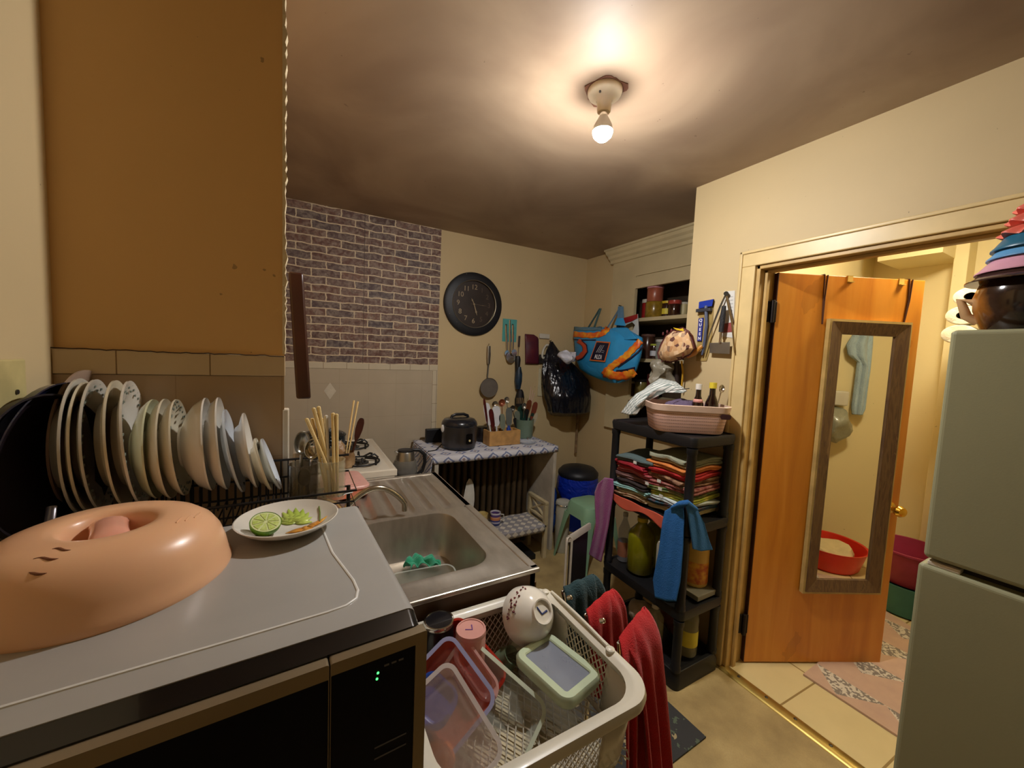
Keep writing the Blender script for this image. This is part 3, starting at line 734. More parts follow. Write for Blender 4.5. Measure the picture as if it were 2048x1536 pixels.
# worktop with hole: grid of faces around rounded hole
mb = MB(); n=8
hole = [( (bx0+bx1)/2+a, (by0+by1)/2+b) for a,b in rrect(bx1-bx0, by1-by0, .075, n)]
N_ = len(hole)
def outer(p):
    cx, cy = (bx0+bx1)/2, (by0+by1)/2; dx_, dy_ = p[0]-cx, p[1]-cy; ts = []
    if dx_ > 1e-6: ts.append((SX1-cx)/dx_)
    if dx_ < -1e-6: ts.append((SX0-cx)/dx_)
    if dy_ > 1e-6: ts.append((1.50-cy)/dy_)
    if dy_ < -1e-6: ts.append((SY0-cy)/dy_)
    t = min(ts); return (cx+dx_*t, cy+dy_*t)
# put explicit corners into the outer ring
O = [outer(p) for p in hole]
for corner in ((SX1,1.50),(SX0,1.50),(SX0,SY0),(SX1,SY0)):
    k = min(range(N_), key=lambda i: (O[i][0]-corner[0])**2+(O[i][1]-corner[1])**2); O[k] = corner
cxh, cyh = (bx0+bx1)/2, (by0+by1)/2
def sc(p, s): return (cxh+(p[0]-cxh)*s[0], cyh+(p[1]-cyh)*s[1])
R1 = [sc(p,(1.03,1.025)) for p in hole]; R2 = [sc(p,(1.09,1.07)) for p in hole]
rings = [[(*p,SZ-.004) for p in O],[(*p,SZ-.004) for p in R2],[(*p,SZ-.001) for p in R1],[(*p,SZ-.002) for p in hole]]
rings.append([(*sc(p,(.985,.99)),SZ-.012) for p in hole]); rings.append([(*sc(p,(.95,.96)),SZ-.10) for p in hole]); rings.append([(*sc(p,(.92,.935)),SZ-.145) for p in hole])
rings.append([(*sc(p,(.86,.88)),SZ-.163) for p in hole]); rings.append([(*sc(p,(.4,.4)),SZ-.168) for p in hole]); rings.append([(*sc(p,(.06,.06)),SZ-.172) for p in hole])
mb.loft(rings, True, False); mb.face([v for v in mb.bm.verts][-N_:])
g = NT('satin_stainless_steel', .42, .8)
sn = g.noise(3, g.map(sc=(10,3,3)), detail=5); g.base(g.ramp(sn, [(.3,(166,158,146)),(.7,(186,178,166))]))
g.t.links.new(g.ramp(g.noise(8, detail=5), [(.3,(150,150,150)),(.8,(180,180,180))]), g.b.inputs['Roughness']); satin = g.m
mb.build('basin', satin, sk)
mb = MB()     # drainboard with ribs running towards the bowl
nx, ny = 80, 24
def fdr(u, v):
    x = SX0+(SX1-SX0)*u; y = 1.50+(SY1-1.50)*v; z = SZ-.004
    e = min(1, (y-1.51)/.03, (1.96-y)/.03); 
    if .06 < x < .60 and e > 0:
        ph = (x-.06)/.54*7; rr = ph-math.floor(ph)
        z += -.011*e*max(0,math.cos((rr-.5)*2*PI))**.8 if math.cos((rr-.5)*2*PI) > 0 else .0015*e
    if x > SX1-.03: z += .004
    return (x, y, z)
mb.sheet(nx, ny, fdr); mb.build('drainboard', satin, sk)
mb = MB()
mb.box((SX1-.028,SY0,SZ-.012),(SX1,SY1,SZ+.0)).box((SX0,SY0-.006,SZ-.014),(SX1,SY0+.02,SZ-.0)).box((SX0,SY1-.02,SZ-.012),(SX1,SY1,SZ+.0)).build('raised_edge', satin, sk, bevel=.004, smooth=False)
basec = mat('brown_cabinet_veneer', (92,62,34), .5, var=.4, vs=5)
cb = MB().box((SX0,SY0+.004,.08),(SX0+.02,SY1-.01,SZ-.015)).box((SX1-.03,SY0+.004,.08),(SX1-.012,SY1-.01,SZ-.015)).box((SX0,SY0+.004,.08),(SX1-.012,SY0+.02,SZ-.015)).box((SX0,SY1-.03,.08),(SX1-.012,SY1-.01,SZ-.015)).box((SX0+.02,SY0+.02,0),(SX1-.06,SY1-.03,.08)).build('base_cabinet', basec, sk, smooth=False)
for k in range(2):
    y0 = SY0+.02+k*.51; d_ = MB().box((SX1-.0118,y0,.1),(SX1+.006,y0+.49,SZ-.06)).build('door', mat('cabinet_door_veneer', (110,76,42), .45, var=.3, vs=5), sk, smooth=False, bevel=.003)
    MB().cyl((SX1+.006,y0+.06+.37*(1-k),.7),(SX1+.024,y0+.06+.37*(1-k),.7),.012,n=14).build('knob', brass, d_)
MB().lathe([(.03,0),(.032,.003),(.022,.003),(.02,.001),(.002,.001)], (cxh,cyh,SZ-.1725), n=24).build('drain', chrome, sk)
# faucet
fq = Vector((.15,1.50,SZ-.004))
fa = T('faucet', 'curved chrome tap arching over the back of the sink bowl', 'tap', fq)
MB().lathe([(.026,0),(.026,.004),(.018,.01),(.016,.05),(.014,.055)], fq, n=24).build('tap_base', chrome, fa)
a0 = P(712,1040,Y=1.50); pk = P(765,993,Y=1.50); pe = P(806,1028,Y=1.5)
sp = []
for i in range(17):
    t = i/16; ang = PI*(1-t); x = fq.x+.005+(pe.x-fq.x)*t; z = SZ+.04+(.085)*math.sin(PI*min(1,t*.93+.05))**.8
    sp.append((x,1.5-.0*t,z))
sp.append((pe.x+.006,1.5,SZ+.018))
MB().tube([(fq.x,1.5,SZ+.03)]+sp, .0108, 14).build('spout', mat('worn_chrome', (186,178,160), .2, .95, var=.2), fa)
MB().tube([(fq.x,1.5,SZ+.05),(fq.x-.02,1.54,SZ+.07),(fq.x-.05,1.58,SZ+.075)], .006, 10).build('lever', chrome, fa)
# green cloth and clear lid in the sink
gc_ = P(843,1128,Z=.75); gc2 = P(936,1112,Z=.80)
MB().sheet(22,16,lambda u,v: (gc_.x-.055+.11*u+.01*math.sin(7*v), gc_.y-.03+.07*v+.02*math.sin(5*u), SZ-.157+.024*abs(math.sin(9*u+4*v))+.014*mnoise.noise(Vector((u*5,v*5,1))))).build('dish_cloth', mat('sea_green_cloth', (38,150,112), .8, sheen=.3), label='crumpled sea green dish cloth at the bottom of the sink', cat='cloth', solid=.002)
MB().sheet(14,12,lambda u,v: (gc2.x-.012*math.sin(3*u)+.006*v, gc2.y-.05+.1*u, gc2.z-.035+.07*v*(1-.3*u)+.01*math.sin(6*u))).build('dish_cloth', mat('sea_green_cloth2', (34,136,104), .8, sheen=.3), label='green sponge cloth stuck to the right wall of the sink bowl', cat='cloth', solid=.002)
def tub(M, w, l, h, r, m, lbl=None, cat='container', name='food_container', wall=.0016, taper=.88, rim=.004, grp=None, rimmat=None, parent=None, lidm=None, extra=None):
    """open rounded tub: local z up from the base, opening at z=h"""
    o = M.translation
    root = T(name, lbl, cat, o, grp) if parent is None else parent
    def rr(s, z, d=0): return [(a*s, b*s, z) for a, b in rrect(w-2*d, l-2*d, max(r-d, .002), 6)]
    t = taper
    mb = MB(M); mb.loft([rr(t*.2,.001), rr(t*.93,.0), rr(t,.006), rr(1,h), rr(1,h,-rim), rr(1,h+.002,-rim), rr(1,h+.002,wall), rr(t,.007,wall), rr(t*.9,.0025,wall), rr(t*.2,.0028,0)])
    mb.build('tub_body', m, root); 
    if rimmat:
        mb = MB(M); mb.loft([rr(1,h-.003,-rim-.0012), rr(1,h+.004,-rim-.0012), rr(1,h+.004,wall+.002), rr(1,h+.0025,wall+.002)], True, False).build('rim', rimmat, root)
    return root
# clear tub standing in sink, tilted
tc2 = P(848,1168,Z=.80)
tub(Matrix.Translation((tc2.x,tc2.y,SZ-.155)) @ Matrix.Rotation(math.radians(10),4,'X') @ Matrix.Rotation(math.radians(-4),4,'Z'), .21, .12, .07, .03, clear('frosted_clear_plastic', (200,206,196), .2, .33), 'clear plastic tub soaking at the near end of the sink bowl')
# pink lunchbox on the drainboard
pcn = Vector((.185,1.88,SZ+.0))
pk_ = T('lunch_box', 'pink lidded plastic box on the drainboard next to the stove', 'box', pcn)
Mx = Matrix.Translation(pcn) @ Matrix.Rotation(math.radians(6),4,'Z')
def rbox(M, w, l, z0, z1, r, bev=.004):
    f = lambda s,z: [(a,b,z) for a,b in rrect(w-2*s,l-2*s,max(r-s,.002),6)]
    return MB(M).loft([f(bev,z0),f(0,z0+bev),f(0,z1-bev),f(bev,z1)])
rbox(Mx,.17,.24,0,.035,.035).build('box_body', mat('salmon_plastic', (226,134,104), .3, sub=.1), pk_)
rbox(Mx,.18,.25,.035,.05,.038).build('lid', mat('pale_pink_plastic', (226,170,160), .25, coat=.3), pk_)
rbox(Mx,.12,.17,.05,.053,.03,.001).build('lid_panel', mat('pale_pink_plastic', (226,170,160), .25, coat=.3), pk_)
# ---- stove
VX0, VX1, VY0, VY1, VZ = XS+.004, .445, 2.02, 2.80, .93
st = T('gas_stove', 'white gas stove with black cast grates against the tiled wall', 'stove', ((VX0+VX1)/2,(VY0+VY1)/2,0))
wen = mat('white_enamel', (222,214,196), .2, var=.06, coat=.4)
MB().box((VX0,VY0,.05),(VX1,VY1,VZ-.035)).build('body', wen, st, smooth=False, bevel=.004)
mb = MB(); mb.loft([[(VX0,VY0,VZ-.035),(VX1+.012,VY0,VZ-.035),(VX1+.012,VY1,VZ-.035),(VX0,VY1,VZ-.035)],[(VX0,VY0,VZ),(VX1+.012,VY0,VZ),(VX1+.012,VY1,VZ),(VX0,VY1,VZ)],[(VX0+.012,VY0+.012,VZ+.002),(VX1,VY0+.012,VZ+.002),(VX1,VY1-.012,VZ+.002),(VX0+.012,VY1-.012,VZ+.002)],[(VX0+.03,VY0+.03,VZ-.004),(VX1-.018,VY0+.03,VZ-.004),(VX1-.018,VY1-.03,VZ-.004),(VX0+.03,VY1-.03,VZ-.004)]])
mb.build('cooktop', wen, st, smooth=False, bevel=.003)
MB().box((VX1,VY0+.02,.2),(VX1+.02,VY1-.02,.72)).build('oven_door', wen, st, smooth=False, bevel=.004)
MB().tube([(VX1+.02,VY0+.08,.68),(VX1+.05,VY0+.09,.69),(VX1+.05,VY1-.09,.69),(VX1+.02,VY1-.08,.68)], .008, 10).build('oven_handle', blackp, st)
for k in range(4): MB().cyl((VX1,VY0+.12+k*.18,.84),(VX1+.012,VY0+.12+k*.18,.84),.016,.014,n=16).build('knob', blackp, st)
iron = mat('black_cast_iron', (22,20,20), .5, .3)
for gx, gy in ((.30,2.22),(.30,2.60),(.09,2.60)):
    mb = MB(); zz = VZ+.03
    for k in range(4):
        a = PI/4+k*PI/2; d = Vector((math.cos(a),math.sin(a),0)); c = Vector((gx,gy,VZ-.003))
        mb.tube([c+d*.10, c+d*.10+Vector((0,0,.03)), c+d*.085+Vector((0,0,.034)), c+d*.03+Vector((0,0,.030))], [.006,.006,.006,.004], 6)
        a2 = k*PI/2; d2 = Vector((math.cos(a2),math.sin(a2),0)); mb.tube([c+d2*.095+Vector((0,0,.022)), c+d2*.075+Vector((0,0,.042)), c+d2*.035+Vector((0,0,.030))], [.005,.006,.003], 6)
    mb.tube([(gx+.1*math.cos(a),gy+.1*math.sin(a),VZ+.006) for a in [2*PI*i/20 for i in range(20)]], .005, 6, True)
    gr_ = mb.build('grate', iron, st)
    MB().lathe([(.045,0),(.045,.006),(.03,.008),(.028,.016),(.002,.018)], (gx,gy,VZ-.004), n=24).build('burner', dsteel, st)
# stock pot on the stove
kq = Vector((.035+XS+.115,2.27,VZ+.03))
pot = T('stock_pot', 'black speckled enamel pot on the left of the stove behind the dish rack', 'pot', kq)
g = NT('speckled_enamel', .2); vs = g.math('GREATER_THAN', g.noise(120, detail=1), .66); g.base(g.mix(vs, (14,24,28), (170,186,190)))
MB().lathe([(.002,0),(.095,0),(.105,.01),(.108,.12),(.112,.122),(.112,.126),(.10,.135),(.06,.152),(.002,.158)], kq, n=40).build('pot_body', g.m, pot)
MB().lathe([(.012,.157),(.01,.165),(.018,.172),(.016,.182),(.002,.184)], kq, n=20).build('lid_knob', blackp, pot)
for s_ in (-1,1): MB().tube([kq+Vector((0,s_*.105,.1)), kq+Vector((-.03,s_*.13,.1)), kq+Vector((.03,s_*.13,.1)), kq+Vector((.0,s_*.105,.1))], .005, 8).build('side_handle', blackp, pot)
# grate under the pot too
mb = MB(); c = Vector((kq.x,kq.y,VZ-.003))
for k in range(4):
    a = PI/4+k*PI/2; d = Vector((math.cos(a),math.sin(a),0)); mb.tube([c+d*.095, c+d*.095+Vector((0,0,.028)), c+d*.03+Vector((0,0,.028))], .005, 6)
mb.build('grate', iron, st)
# jar of utensils on the stove front left
uq = Vector((P(694,905,Y=2.16).x, 2.16, VZ+.0))
uj = T('utensil_jar', 'brown glazed jar on the stove holding chopsticks and a spatula', 'jar', uq)
MB().lathe([(.002,0),(.035,0),(.042,.02),(.04,.06),(.034,.075),(.036,.08),(.033,.08),(.031,.07),(.002,.01)], uq, n=28).build('jar_body', mat('brown_glaze', (104,74,46), .2, coat=.5, rgb2=(170,140,100)), uj)
for k,(x,y) in enumerate(((708,801),(716,803))):
    t_ = P(x,y,Y=2.16+.01*k); b = uq+Vector((-.012+.01*k,0,.012))
    MB().tube([b,t_], [.003,.005], 8).build('chopstick', chm, label='long cooking chopstick in the brown jar on the stove, '+('left' if k == 0 else 'right')+' of the pair', cat='chopstick', group='cooking chopsticks on the stove')
t_ = P(724,836,Y=2.17); b = uq+Vector((.014,0,.015)); d = (t_-b).normalized()
sp_ = T('spatula', 'dark brown wooden spatula leaning right in the jar on the stove', 'spatula', b)
MB().tube([b,b.lerp(t_,.55)], .006, 8).build('handle', dwood, sp_)
sdv = d.cross(Vector((0,-1,0))).normalized()
MB().loft([[b.lerp(t_,s_)+sdv*w_*e+Vector((0,.003*f,0)) for e,f in ((-1,-1),(1,-1),(1,1),(-1,1))] for s_,w_ in ((.5,.007),(.6,.014),(.75,.019),(.9,.018),(.98,.012),(1.0,.005))]).build('blade', dwood, sp_, bevel=.002)
# small crumpled bag and blue thing behind the chopsticks
MB().ball((P(672,895,Y=2.3).x,2.14,VZ+.075),.04,16,(.8,.8,1.6)).build('spice_bag', mat('crumpled_brown_bag', (150,120,84), .3, coat=.4, bump=.5), label='crumpled clear and brown spice bag on the stove behind the chopsticks', cat='bag', disp=.018, ds=28)
MB().box((XS+.012,1.90,SZ+.0),(XS+.075,1.935,SZ+.09)).build('yellow_box', mat('yellow_card', (226,176,40), .5), label='small yellow carton on the drainboard against the wall, left of the spoons', cat='box', smooth=False, bevel=.002)
# wooden board hanging on the side wall of the partition
bt, bb = 1.775, 1.388
mb = MB(); rings=[]
for i in range(13):
    t=i/12; z=bt+(bb-bt)*t; w=.02+.05*min(1,math.sin(min(1,t*4)*PI/2)); x0=XS+.003+.022*t; yc=1.42
    rings.append([(x0,yc-.06,z),(x0+.040,yc-.06,z),(x0+.040,yc+w*2,z),(x0,yc+w*2,z)])
mb.loft(rings).build('chopping_board', mat('dark_varnished_board', (60,26,14), .35, var=.4, vs=7, coat=.2), label='dark brown wooden board hanging at the corner beside the brick print wall', cat='chopping board', bevel=.006)
# ================================================================ DISH BASKET in front of the sink
KX0,KX1,KY0,KY1,KZ,KB = .20,.66,.525,.925,.845,.69
offw = mat('yellowed_white_plastic', (206,200,184), .35, var=.12, vs=6, coat=.15)
stand = T('small_stand', 'pale stool under the white drying basket', 'stool', (.45,.76,0))
MB().box((.25,.58,.648),(.60,.87,.682)).build('seat', mat('cream_stool', (190,176,140), .5), stand, smooth=False, bevel=.006)
for x,y in ((.27,.60),(.58,.60),(.27,.85),(.58,.85)): MB().cbox((x,y,.324),(.03,.03,.648)).build('leg', mat('cream_stool', (190,176,140), .5), stand, smooth=False)
bk = T('drying_basket', 'off-white plastic lattice basket of washed dishes in front of the sink', 'basket', ((KX0+KX1)/2,(KY0+KY1)/2,KB-.006))
def kr(s, z, out=0):
    cx, cy = (KX0+KX1)/2, (KY0+KY1)/2; f = s
    return [(cx+a, cy+b, z) for a,b in rrect(KX1-KX0-2*(1-f)*.5+2*out, KY1-KY0-2*(1-f)*.5+2*out, .07, 8)]
MB().loft([kr(.985,KZ-.006,-.004),kr(1,KZ,-.002),kr(1,KZ+.004,.006),kr(1,KZ+.002,.016),kr(1,KZ-.010,.019),kr(1,KZ-.022,.017),kr(1,KZ-.022,.013),kr(1,KZ-.006,.012),kr(1,KZ-.006,-.004)], True, False).build('rim', offw, bk)
def kp(u, t, out=0):   # wall point: u along outline 0..1, t 0 top..1 bottom
    ring_ = kr(1, 0); n_ = len(ring_); f = (u % 1)*n_; i = int(f); a = Vector(ring_[i % n_]); b = Vector(ring_[(i+1) % n_]); p = a.lerp(b, f-i)
    cx, cy = (KX0+KX1)/2, (KY0+KY1)/2; s = 1-.07*t
    return Vector((cx+(p.x-cx)*s, cy+(p.y-cy)*s, KZ-.004-(KZ-.004-KB)*t))
# arc-length table
_pts = [Vector(p) for p in kr(1,0)]; _L=[0]
for a,b in zip(_pts,_pts[1:]+_pts[:1]): _L.append(_L[-1]+(b-a).length)
def kw(s, t):
    s = (s % 1)*_L[-1]; i = max(j for j in range(len(_pts)) if _L[j] <= s+1e-9); a=_pts[i]; b=_pts[(i+1)%len(_pts)]; f=(s-_L[i])/max(1e-9,_L[i+1]-_L[i]); p=a.lerp(b,f)
    cx, cy = (KX0+KX1)/2, (KY0+KY1)/2; k = 1-.07*t
    return Vector((cx+(p.x-cx)*k, cy+(p.y-cy)*k, KZ-.004-(KZ-.004-KB)*t))
MB().sheet(120,2,lambda u,v: kw(u, .16*v)).build('upper_band', offw, bk, solid=.003)
MB().sheet(120,2,lambda u,v: kw(u, .90+.1*v)).build('lower_band', offw, bk, solid=.003)
corners = [ (_L[0]+_L[8])/2/_L[-1], (_L[9]+_L[17])/2/_L[-1], (_L[18]+_L[26])/2/_L[-1], (_L[27]+_L[35])/2/_L[-1]]
hw = .085
for c in corners: MB().sheet(16,2,lambda u,v: kw(c-hw+.02+(2*hw-.04)*u, .15+.76*v)).build('corner_panel', offw, bk, solid=.003)
for c0, c1 in zip(corners, corners[1:]+[corners[0]+1]):
    s0, s1 = c0+hw-.025, c1-hw+.025; nu_ = int((s1-s0)*_L[-1]/.0175); nv_ = 10; mb = MB()
    for i in range(nu_):
        for j in range(nv_+1):
            us = s0+(s1-s0)*(i+(.5 if j%2 else 0))/nu_; du=(s1-s0)/nu_/2; dv=1/nv_/1.0
            tv = .15+.76*(j/nv_)
            q = [(us-du,tv),(us,tv-.76*dv),(us+du,tv),(us,tv+.76*dv)]
            q = [(a_, min(.91,max(.15,b_))) for a_,b_ in q]
            if j in (0,nv_): 
                continue
            mb.face([mb.v(kw(a_,b_)) for a_,b_ in q])
    bmesh.ops.remove_doubles(mb.bm, verts=mb.bm.verts, dist=2e-4)
    mb.build('side_lattice', offw, bk, wire=.0042, smooth=False)
mb = MB(); cell=.021
fx0,fx1,fy0,fy1 = KX0+.02,KX1-.02,KY0+.018,KY1-.018
nx_=int((fx1-fx0)/cell); ny_=int((fy1-fy0)/(cell*.8))
for i in range(nx_):
    for j in range(ny_):
        x = fx0+cell*(i+.5+(.5 if j%2 else 0)); y = fy0+cell*.8*(j+.5)
        if x+cell/2 > fx1+1e-3: continue
        mb.face([mb.v((x-cell/2,y,KB)),mb.v((x,y-cell*.8,KB)),mb.v((x+cell/2,y,KB)),mb.v((x,y+cell*.8,KB))])
bmesh.ops.remove_doubles(mb.bm, verts=mb.bm.verts, dist=2e-4)
mb.build('floor_lattice', offw, bk, wire=.0046, smooth=False)
for (x,y,z) in ((KX1-.01,KY1-.02,KZ+.004),(KX1+.004,KY0+.12,KZ+.004)):
    MB().lathe([(.011,-.004),(.011,.003),(.007,.006),(.002,.006)], (x,y,z), n=18).build('handle_pivot', offw, bk)
MB().tube([(KX1+.005,y,KZ+.006+.004*math.sin(PI*i/8)) for i,y in enumerate([KY0+.13+(KY1-KY0-.16)*i/8 for i in range(9)])], .0045, 8).build('side_handle', offw, bk)
# tumbler: black with chrome ring, upside down
def tumbler(name, lbl, top, r, h, m, mt, ringm=None, mark=None):
    b = Vector((top.x, top.y, top.z-h)); root = T(name, lbl, 'tumbler', b)
    MB().lathe([(r*.92,0),(r*.94,.0),(r,h*.55),(r,h-.006),(r*.93,h-.0)], b, n=40).build('cup_body', m, root)
    MB().lathe([(r*.86,h-.001),(r*.84,h-.004),(.002,h-.0045)], b, n=36).build('base_disc', mt, root)
    MB().lathe([(r*1.0,h-.008),(r*1.02,h-.003),(r*.98,h+.002),(r*.88,h+.002),(r*.86,h-.004)], b, n=40, cap=False).build('base_ring', ringm or m, root)
    return root
t1 = P(878,1240,Z=.86); tumbler('tumbler', 'black tumbler upside down with a chrome base ring', t1, pr(t1,30), .21, mat('black_tumbler',(16,14,18),.3,coat=.3), mat('slate_disc',(66,72,78),.3), chrome)
t2 = P(942,1258,Z=.855); pinkc = mat('dusty_pink_enamel',(206,150,140),.3,coat=.3)
tb = tumbler('tumbler', 'pink tumbler upside down with a purple tick on its base', t2, pr(t2,30), .205, pinkc, mat('pale_pink_disc',(214,168,160),.35), pinkc)
pm = mat('purple_marker',(110,60,130),.6)
MB().tube([t2+Vector((-.014,.004,.0005)),t2+Vector((.002,-.004,.0005)),t2+Vector((.007,.013,.0005))],.0018,6,flat=.5).build('marker_tick', pm, tb)
MB().tube([t2+Vector((.005,-.0325,-.04)),t2+Vector((.012,-.031,-.043))],.003,6,flat=.5).build('dark_print', blackp, tb)
# bowl, upside-down and tilted, foot towards the camera
bc_ = P(1062,1228,Z=.830); foot = P(1089,1222,Z=.845)
axb = (Vector((.10,-.42,.62))).normalized()
axb = ((CP-bc_).normalized()*.72 + rt*.52 + up*.12).normalized()
br_ = .076
bw = T('rice_bowl', 'white bowl with red cherry blossom print lying upside down in the basket', 'bowl', bc_-Vector((0,0,.07)))
bp = [(.002,.062),(.027,.062),(.0275,.068),(.031,.069),(.0315,.060),(.045,.052),(.060,.036),(.070,.016),(.0745,-.004),(br_,-.020),(br_-.002,-.021),(.072,-.004),(.066,.016),(.056,.034),(.04,.05),(.002,.058)]
MB().lathe([(a,b-.01) for a,b in bp], bc_, axb, 48).build('bowl_body', porc, bw)
qb = axb.to_track_quat('Z','Y').to_matrix(); qi = qb.inverted(); 
def bowl_surf(px,py):
    d = ray(px,py); best=None; t=.5
    prof_=[(b-.01,a) for a,b in bp[4:10]]
    while t < 1.6:
        q = CP+d*t; l = qi@(q-bc_); r = l.xy.length
        for (z0,r0),(z1,r1) in zip(prof_,prof_[1:]):
            if z1 <= l.z <= z0 and r <= r0+(r1-r0)*(z0-l.z)/(z0-z1): return q-d.normalized()*.0006
        t += .0006
    return None
rp = mat('cherry_red_print',(112,44,48),.4,var=.4); mb = MB(); random.seed(3)
for px,py in ((1042,1180),(1034,1186),(1030,1196),(1022,1202),(1030,1210),(1024,1214),(1018,1220),(1017,1228),(1026,1222),(1046,1175),(1038,1192),(1029,1226),(1022,1209),(1052,1178),(1016,1236),(1033,1203)):
    q = bowl_surf(px,py)
    if q:
        for _ in range(4): mb.ball(q+Vector([random.uniform(-.003,.003) for _ in range(3)]), random.uniform(.0016,.003), 6, (1,1,1))
mb.build('blossom_print', rp, bw)
fo = bc_+axb*.0525; bi = mat('blue_ink',(24,44,100),.3)
e1 = PP(1074,1214,fo,axb); e2 = PP(1084,1228,fo,axb); e3 = PP(1094,1221,fo,axb)
MB().tube([e1,e2,e3],.0028,8,flat=.4).build('ink_tick', bi, bw)
# small green glass jar lying behind the pink tumbler
gj = P(992,1312,Z=.735); MB().lathe([(.002,0),(.026,0),(.03,.006),(.03,.055),(.024,.066),(.024,.075),(.0215,.075),(.0215,.066),(.027,.055),(.027,.008),(.002,.004)], gj-Vector((0,.0,.035)), (.35,-.5,.75), 30).build('glass_jar', clear('green_tinted_glass',(120,140,110),.06,.5), label='small green tinted glass jar between the pink tumbler and the basket lattice', cat='jar')
# sage container with window lid
sage = mat('sage_green_plastic',(176,188,158),.38,var=.05,sub=.05)
zc = .79
ca,cb_,cc_,cdn = [P(*q,Z=zc) for q in ((1099,1262),(1204,1343),(1136,1412),(1027,1303))]
cen = (ca+cb_+cc_+cdn)/4; xd = (cb_-ca); yd = (ca-cdn); wl = (xd.length+(cc_-cdn).length)/2; ll = (yd.length+(cb_-cc_).length)/2
Mc = frame(cen-Vector((0,0,zc-KB-.004)), xd, (cen-cdn)+(ca-cen)-(cc_-cen)*0)
Mc = frame(Vector((cen.x,cen.y,KB+.004)), Vector((xd.x,xd.y,0)), Vector((-xd.y,xd.x,0)))
hh = zc-KB-.004
sc_ = T('lidded_container', 'clear food container with sage green lid and window, lying in the basket', 'container', (cen.x,cen.y,KB+.004))
frost = clear('frosted_container_plastic',(206,206,196),.25,.22)
f = lambda s,z,w_=wl,l_=ll,r_=.028: [(a,b,z) for a,b in rrect(w_-2*s,l_-2*s,max(r_-s,.004),7)]
MB(Mc).loft([f(.02,0),f(.012,.006),f(.002,hh-.022)], True, True).build('container_body', frost, sc_)
win = .022
MB(Mc).loft([f(.0,hh-.026),f(-.002,hh-.022),f(-.003,hh-.008),f(.003,hh),f(win-.003,hh),f(win,hh-.003),f(win,hh-.008)], True, False).build('lid', sage, sc_)
MB(Mc).loft([f(win-.001,hh-.007),f(win-.001,hh-.005)]).build('lid_window', clear('smoky_window_plastic',(150,156,170),.15,.55), sc_)
# containers and lids standing at the left of the basket
redp = mat('red_plastic',(188,48,32),.3,coat=.3,sub=.05)
def stand_tub(px, py, z, nrm, upd, w, l, h, m, lbl, **k):
    """tub whose open side faces nrm; centre of its opening at the pixel"""
    c = P(px,py,Z=z); n_ = Vector(nrm).normalized(); u_ = Vector(upd); u_ = (u_-n_*u_.dot(n_)).normalized(); x_ = u_.cross(n_)
    M = Matrix((x_,u_,n_)).transposed().to_4x4(); M.translation = c - n_*h
    return tub(M, w, l, h, .03, m, lbl, **k)
def img_tub(px, py, z, dx_, dy_, wpx, lpx, h, m, lbl, tilt=(0,0), **k):
    """tub turned so its opening faces the viewer's side; long edge runs along the given picture direction"""
    c = P(px,py,Z=z); n_ = ((CP-c).normalized()+rt*tilt[0]+up*tilt[1]).normalized(); y_ = rt*dx_-up*dy_; y_ = (y_-n_*y_.dot(n_)).normalized(); x_ = y_.cross(n_)
    M = Matrix((x_,y_,n_)).transposed().to_4x4(); M.translation = c - n_*h
    return tub(M, pr(c,wpx), pr(c,lpx), h, pr(c,22), m, lbl, **k)
img_tub(912,1352,.755,95,110,150,150,.035,redp,'round cornered red plastic tub behind the other containers in the basket',tilt=(-.1,.0))
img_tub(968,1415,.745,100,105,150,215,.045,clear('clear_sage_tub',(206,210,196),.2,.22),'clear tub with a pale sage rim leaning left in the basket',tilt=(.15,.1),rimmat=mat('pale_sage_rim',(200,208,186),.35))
img_tub(952,1342,.800,60,85,38,112,.010,mat('milky_pink_plastic',(216,172,164),.25,coat=.4,sub=.2),'milky pink lid standing between the red tub and the sage rimmed tub',cat='lid',name='container_lid')
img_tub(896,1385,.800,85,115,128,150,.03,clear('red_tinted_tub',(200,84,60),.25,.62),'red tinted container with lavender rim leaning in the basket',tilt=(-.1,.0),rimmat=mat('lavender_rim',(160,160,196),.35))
img_tub(868,1400,.800,70,60,70,80,.008,mat('royal_blue_plastic',(34,80,190),.3),'royal blue lid peeping out behind the frontmost clear tub',cat='lid',name='container_lid',tilt=(-.2,0))
img_tub(890,1470,.815,80,130,150,190,.05,clear('front_clear_tub',(222,200,188),.22,.42),'large clear tub tinged orange, frontmost in the basket beside the microwave',tilt=(-.1,.0),rimmat=clear('painted_rim_highlight',(226,214,208),.25,.7))  # paler rim colour paints in the highlight along the tub's edge
MB().ball(P(868,1525,Z=.72),.045,20,(1,.8,.7)).build('orange_bowl', mat('orange_plastic',(214,110,50),.35,sub=.1), label='orange plastic bowl behind the frontmost clear tub', cat='bowl')
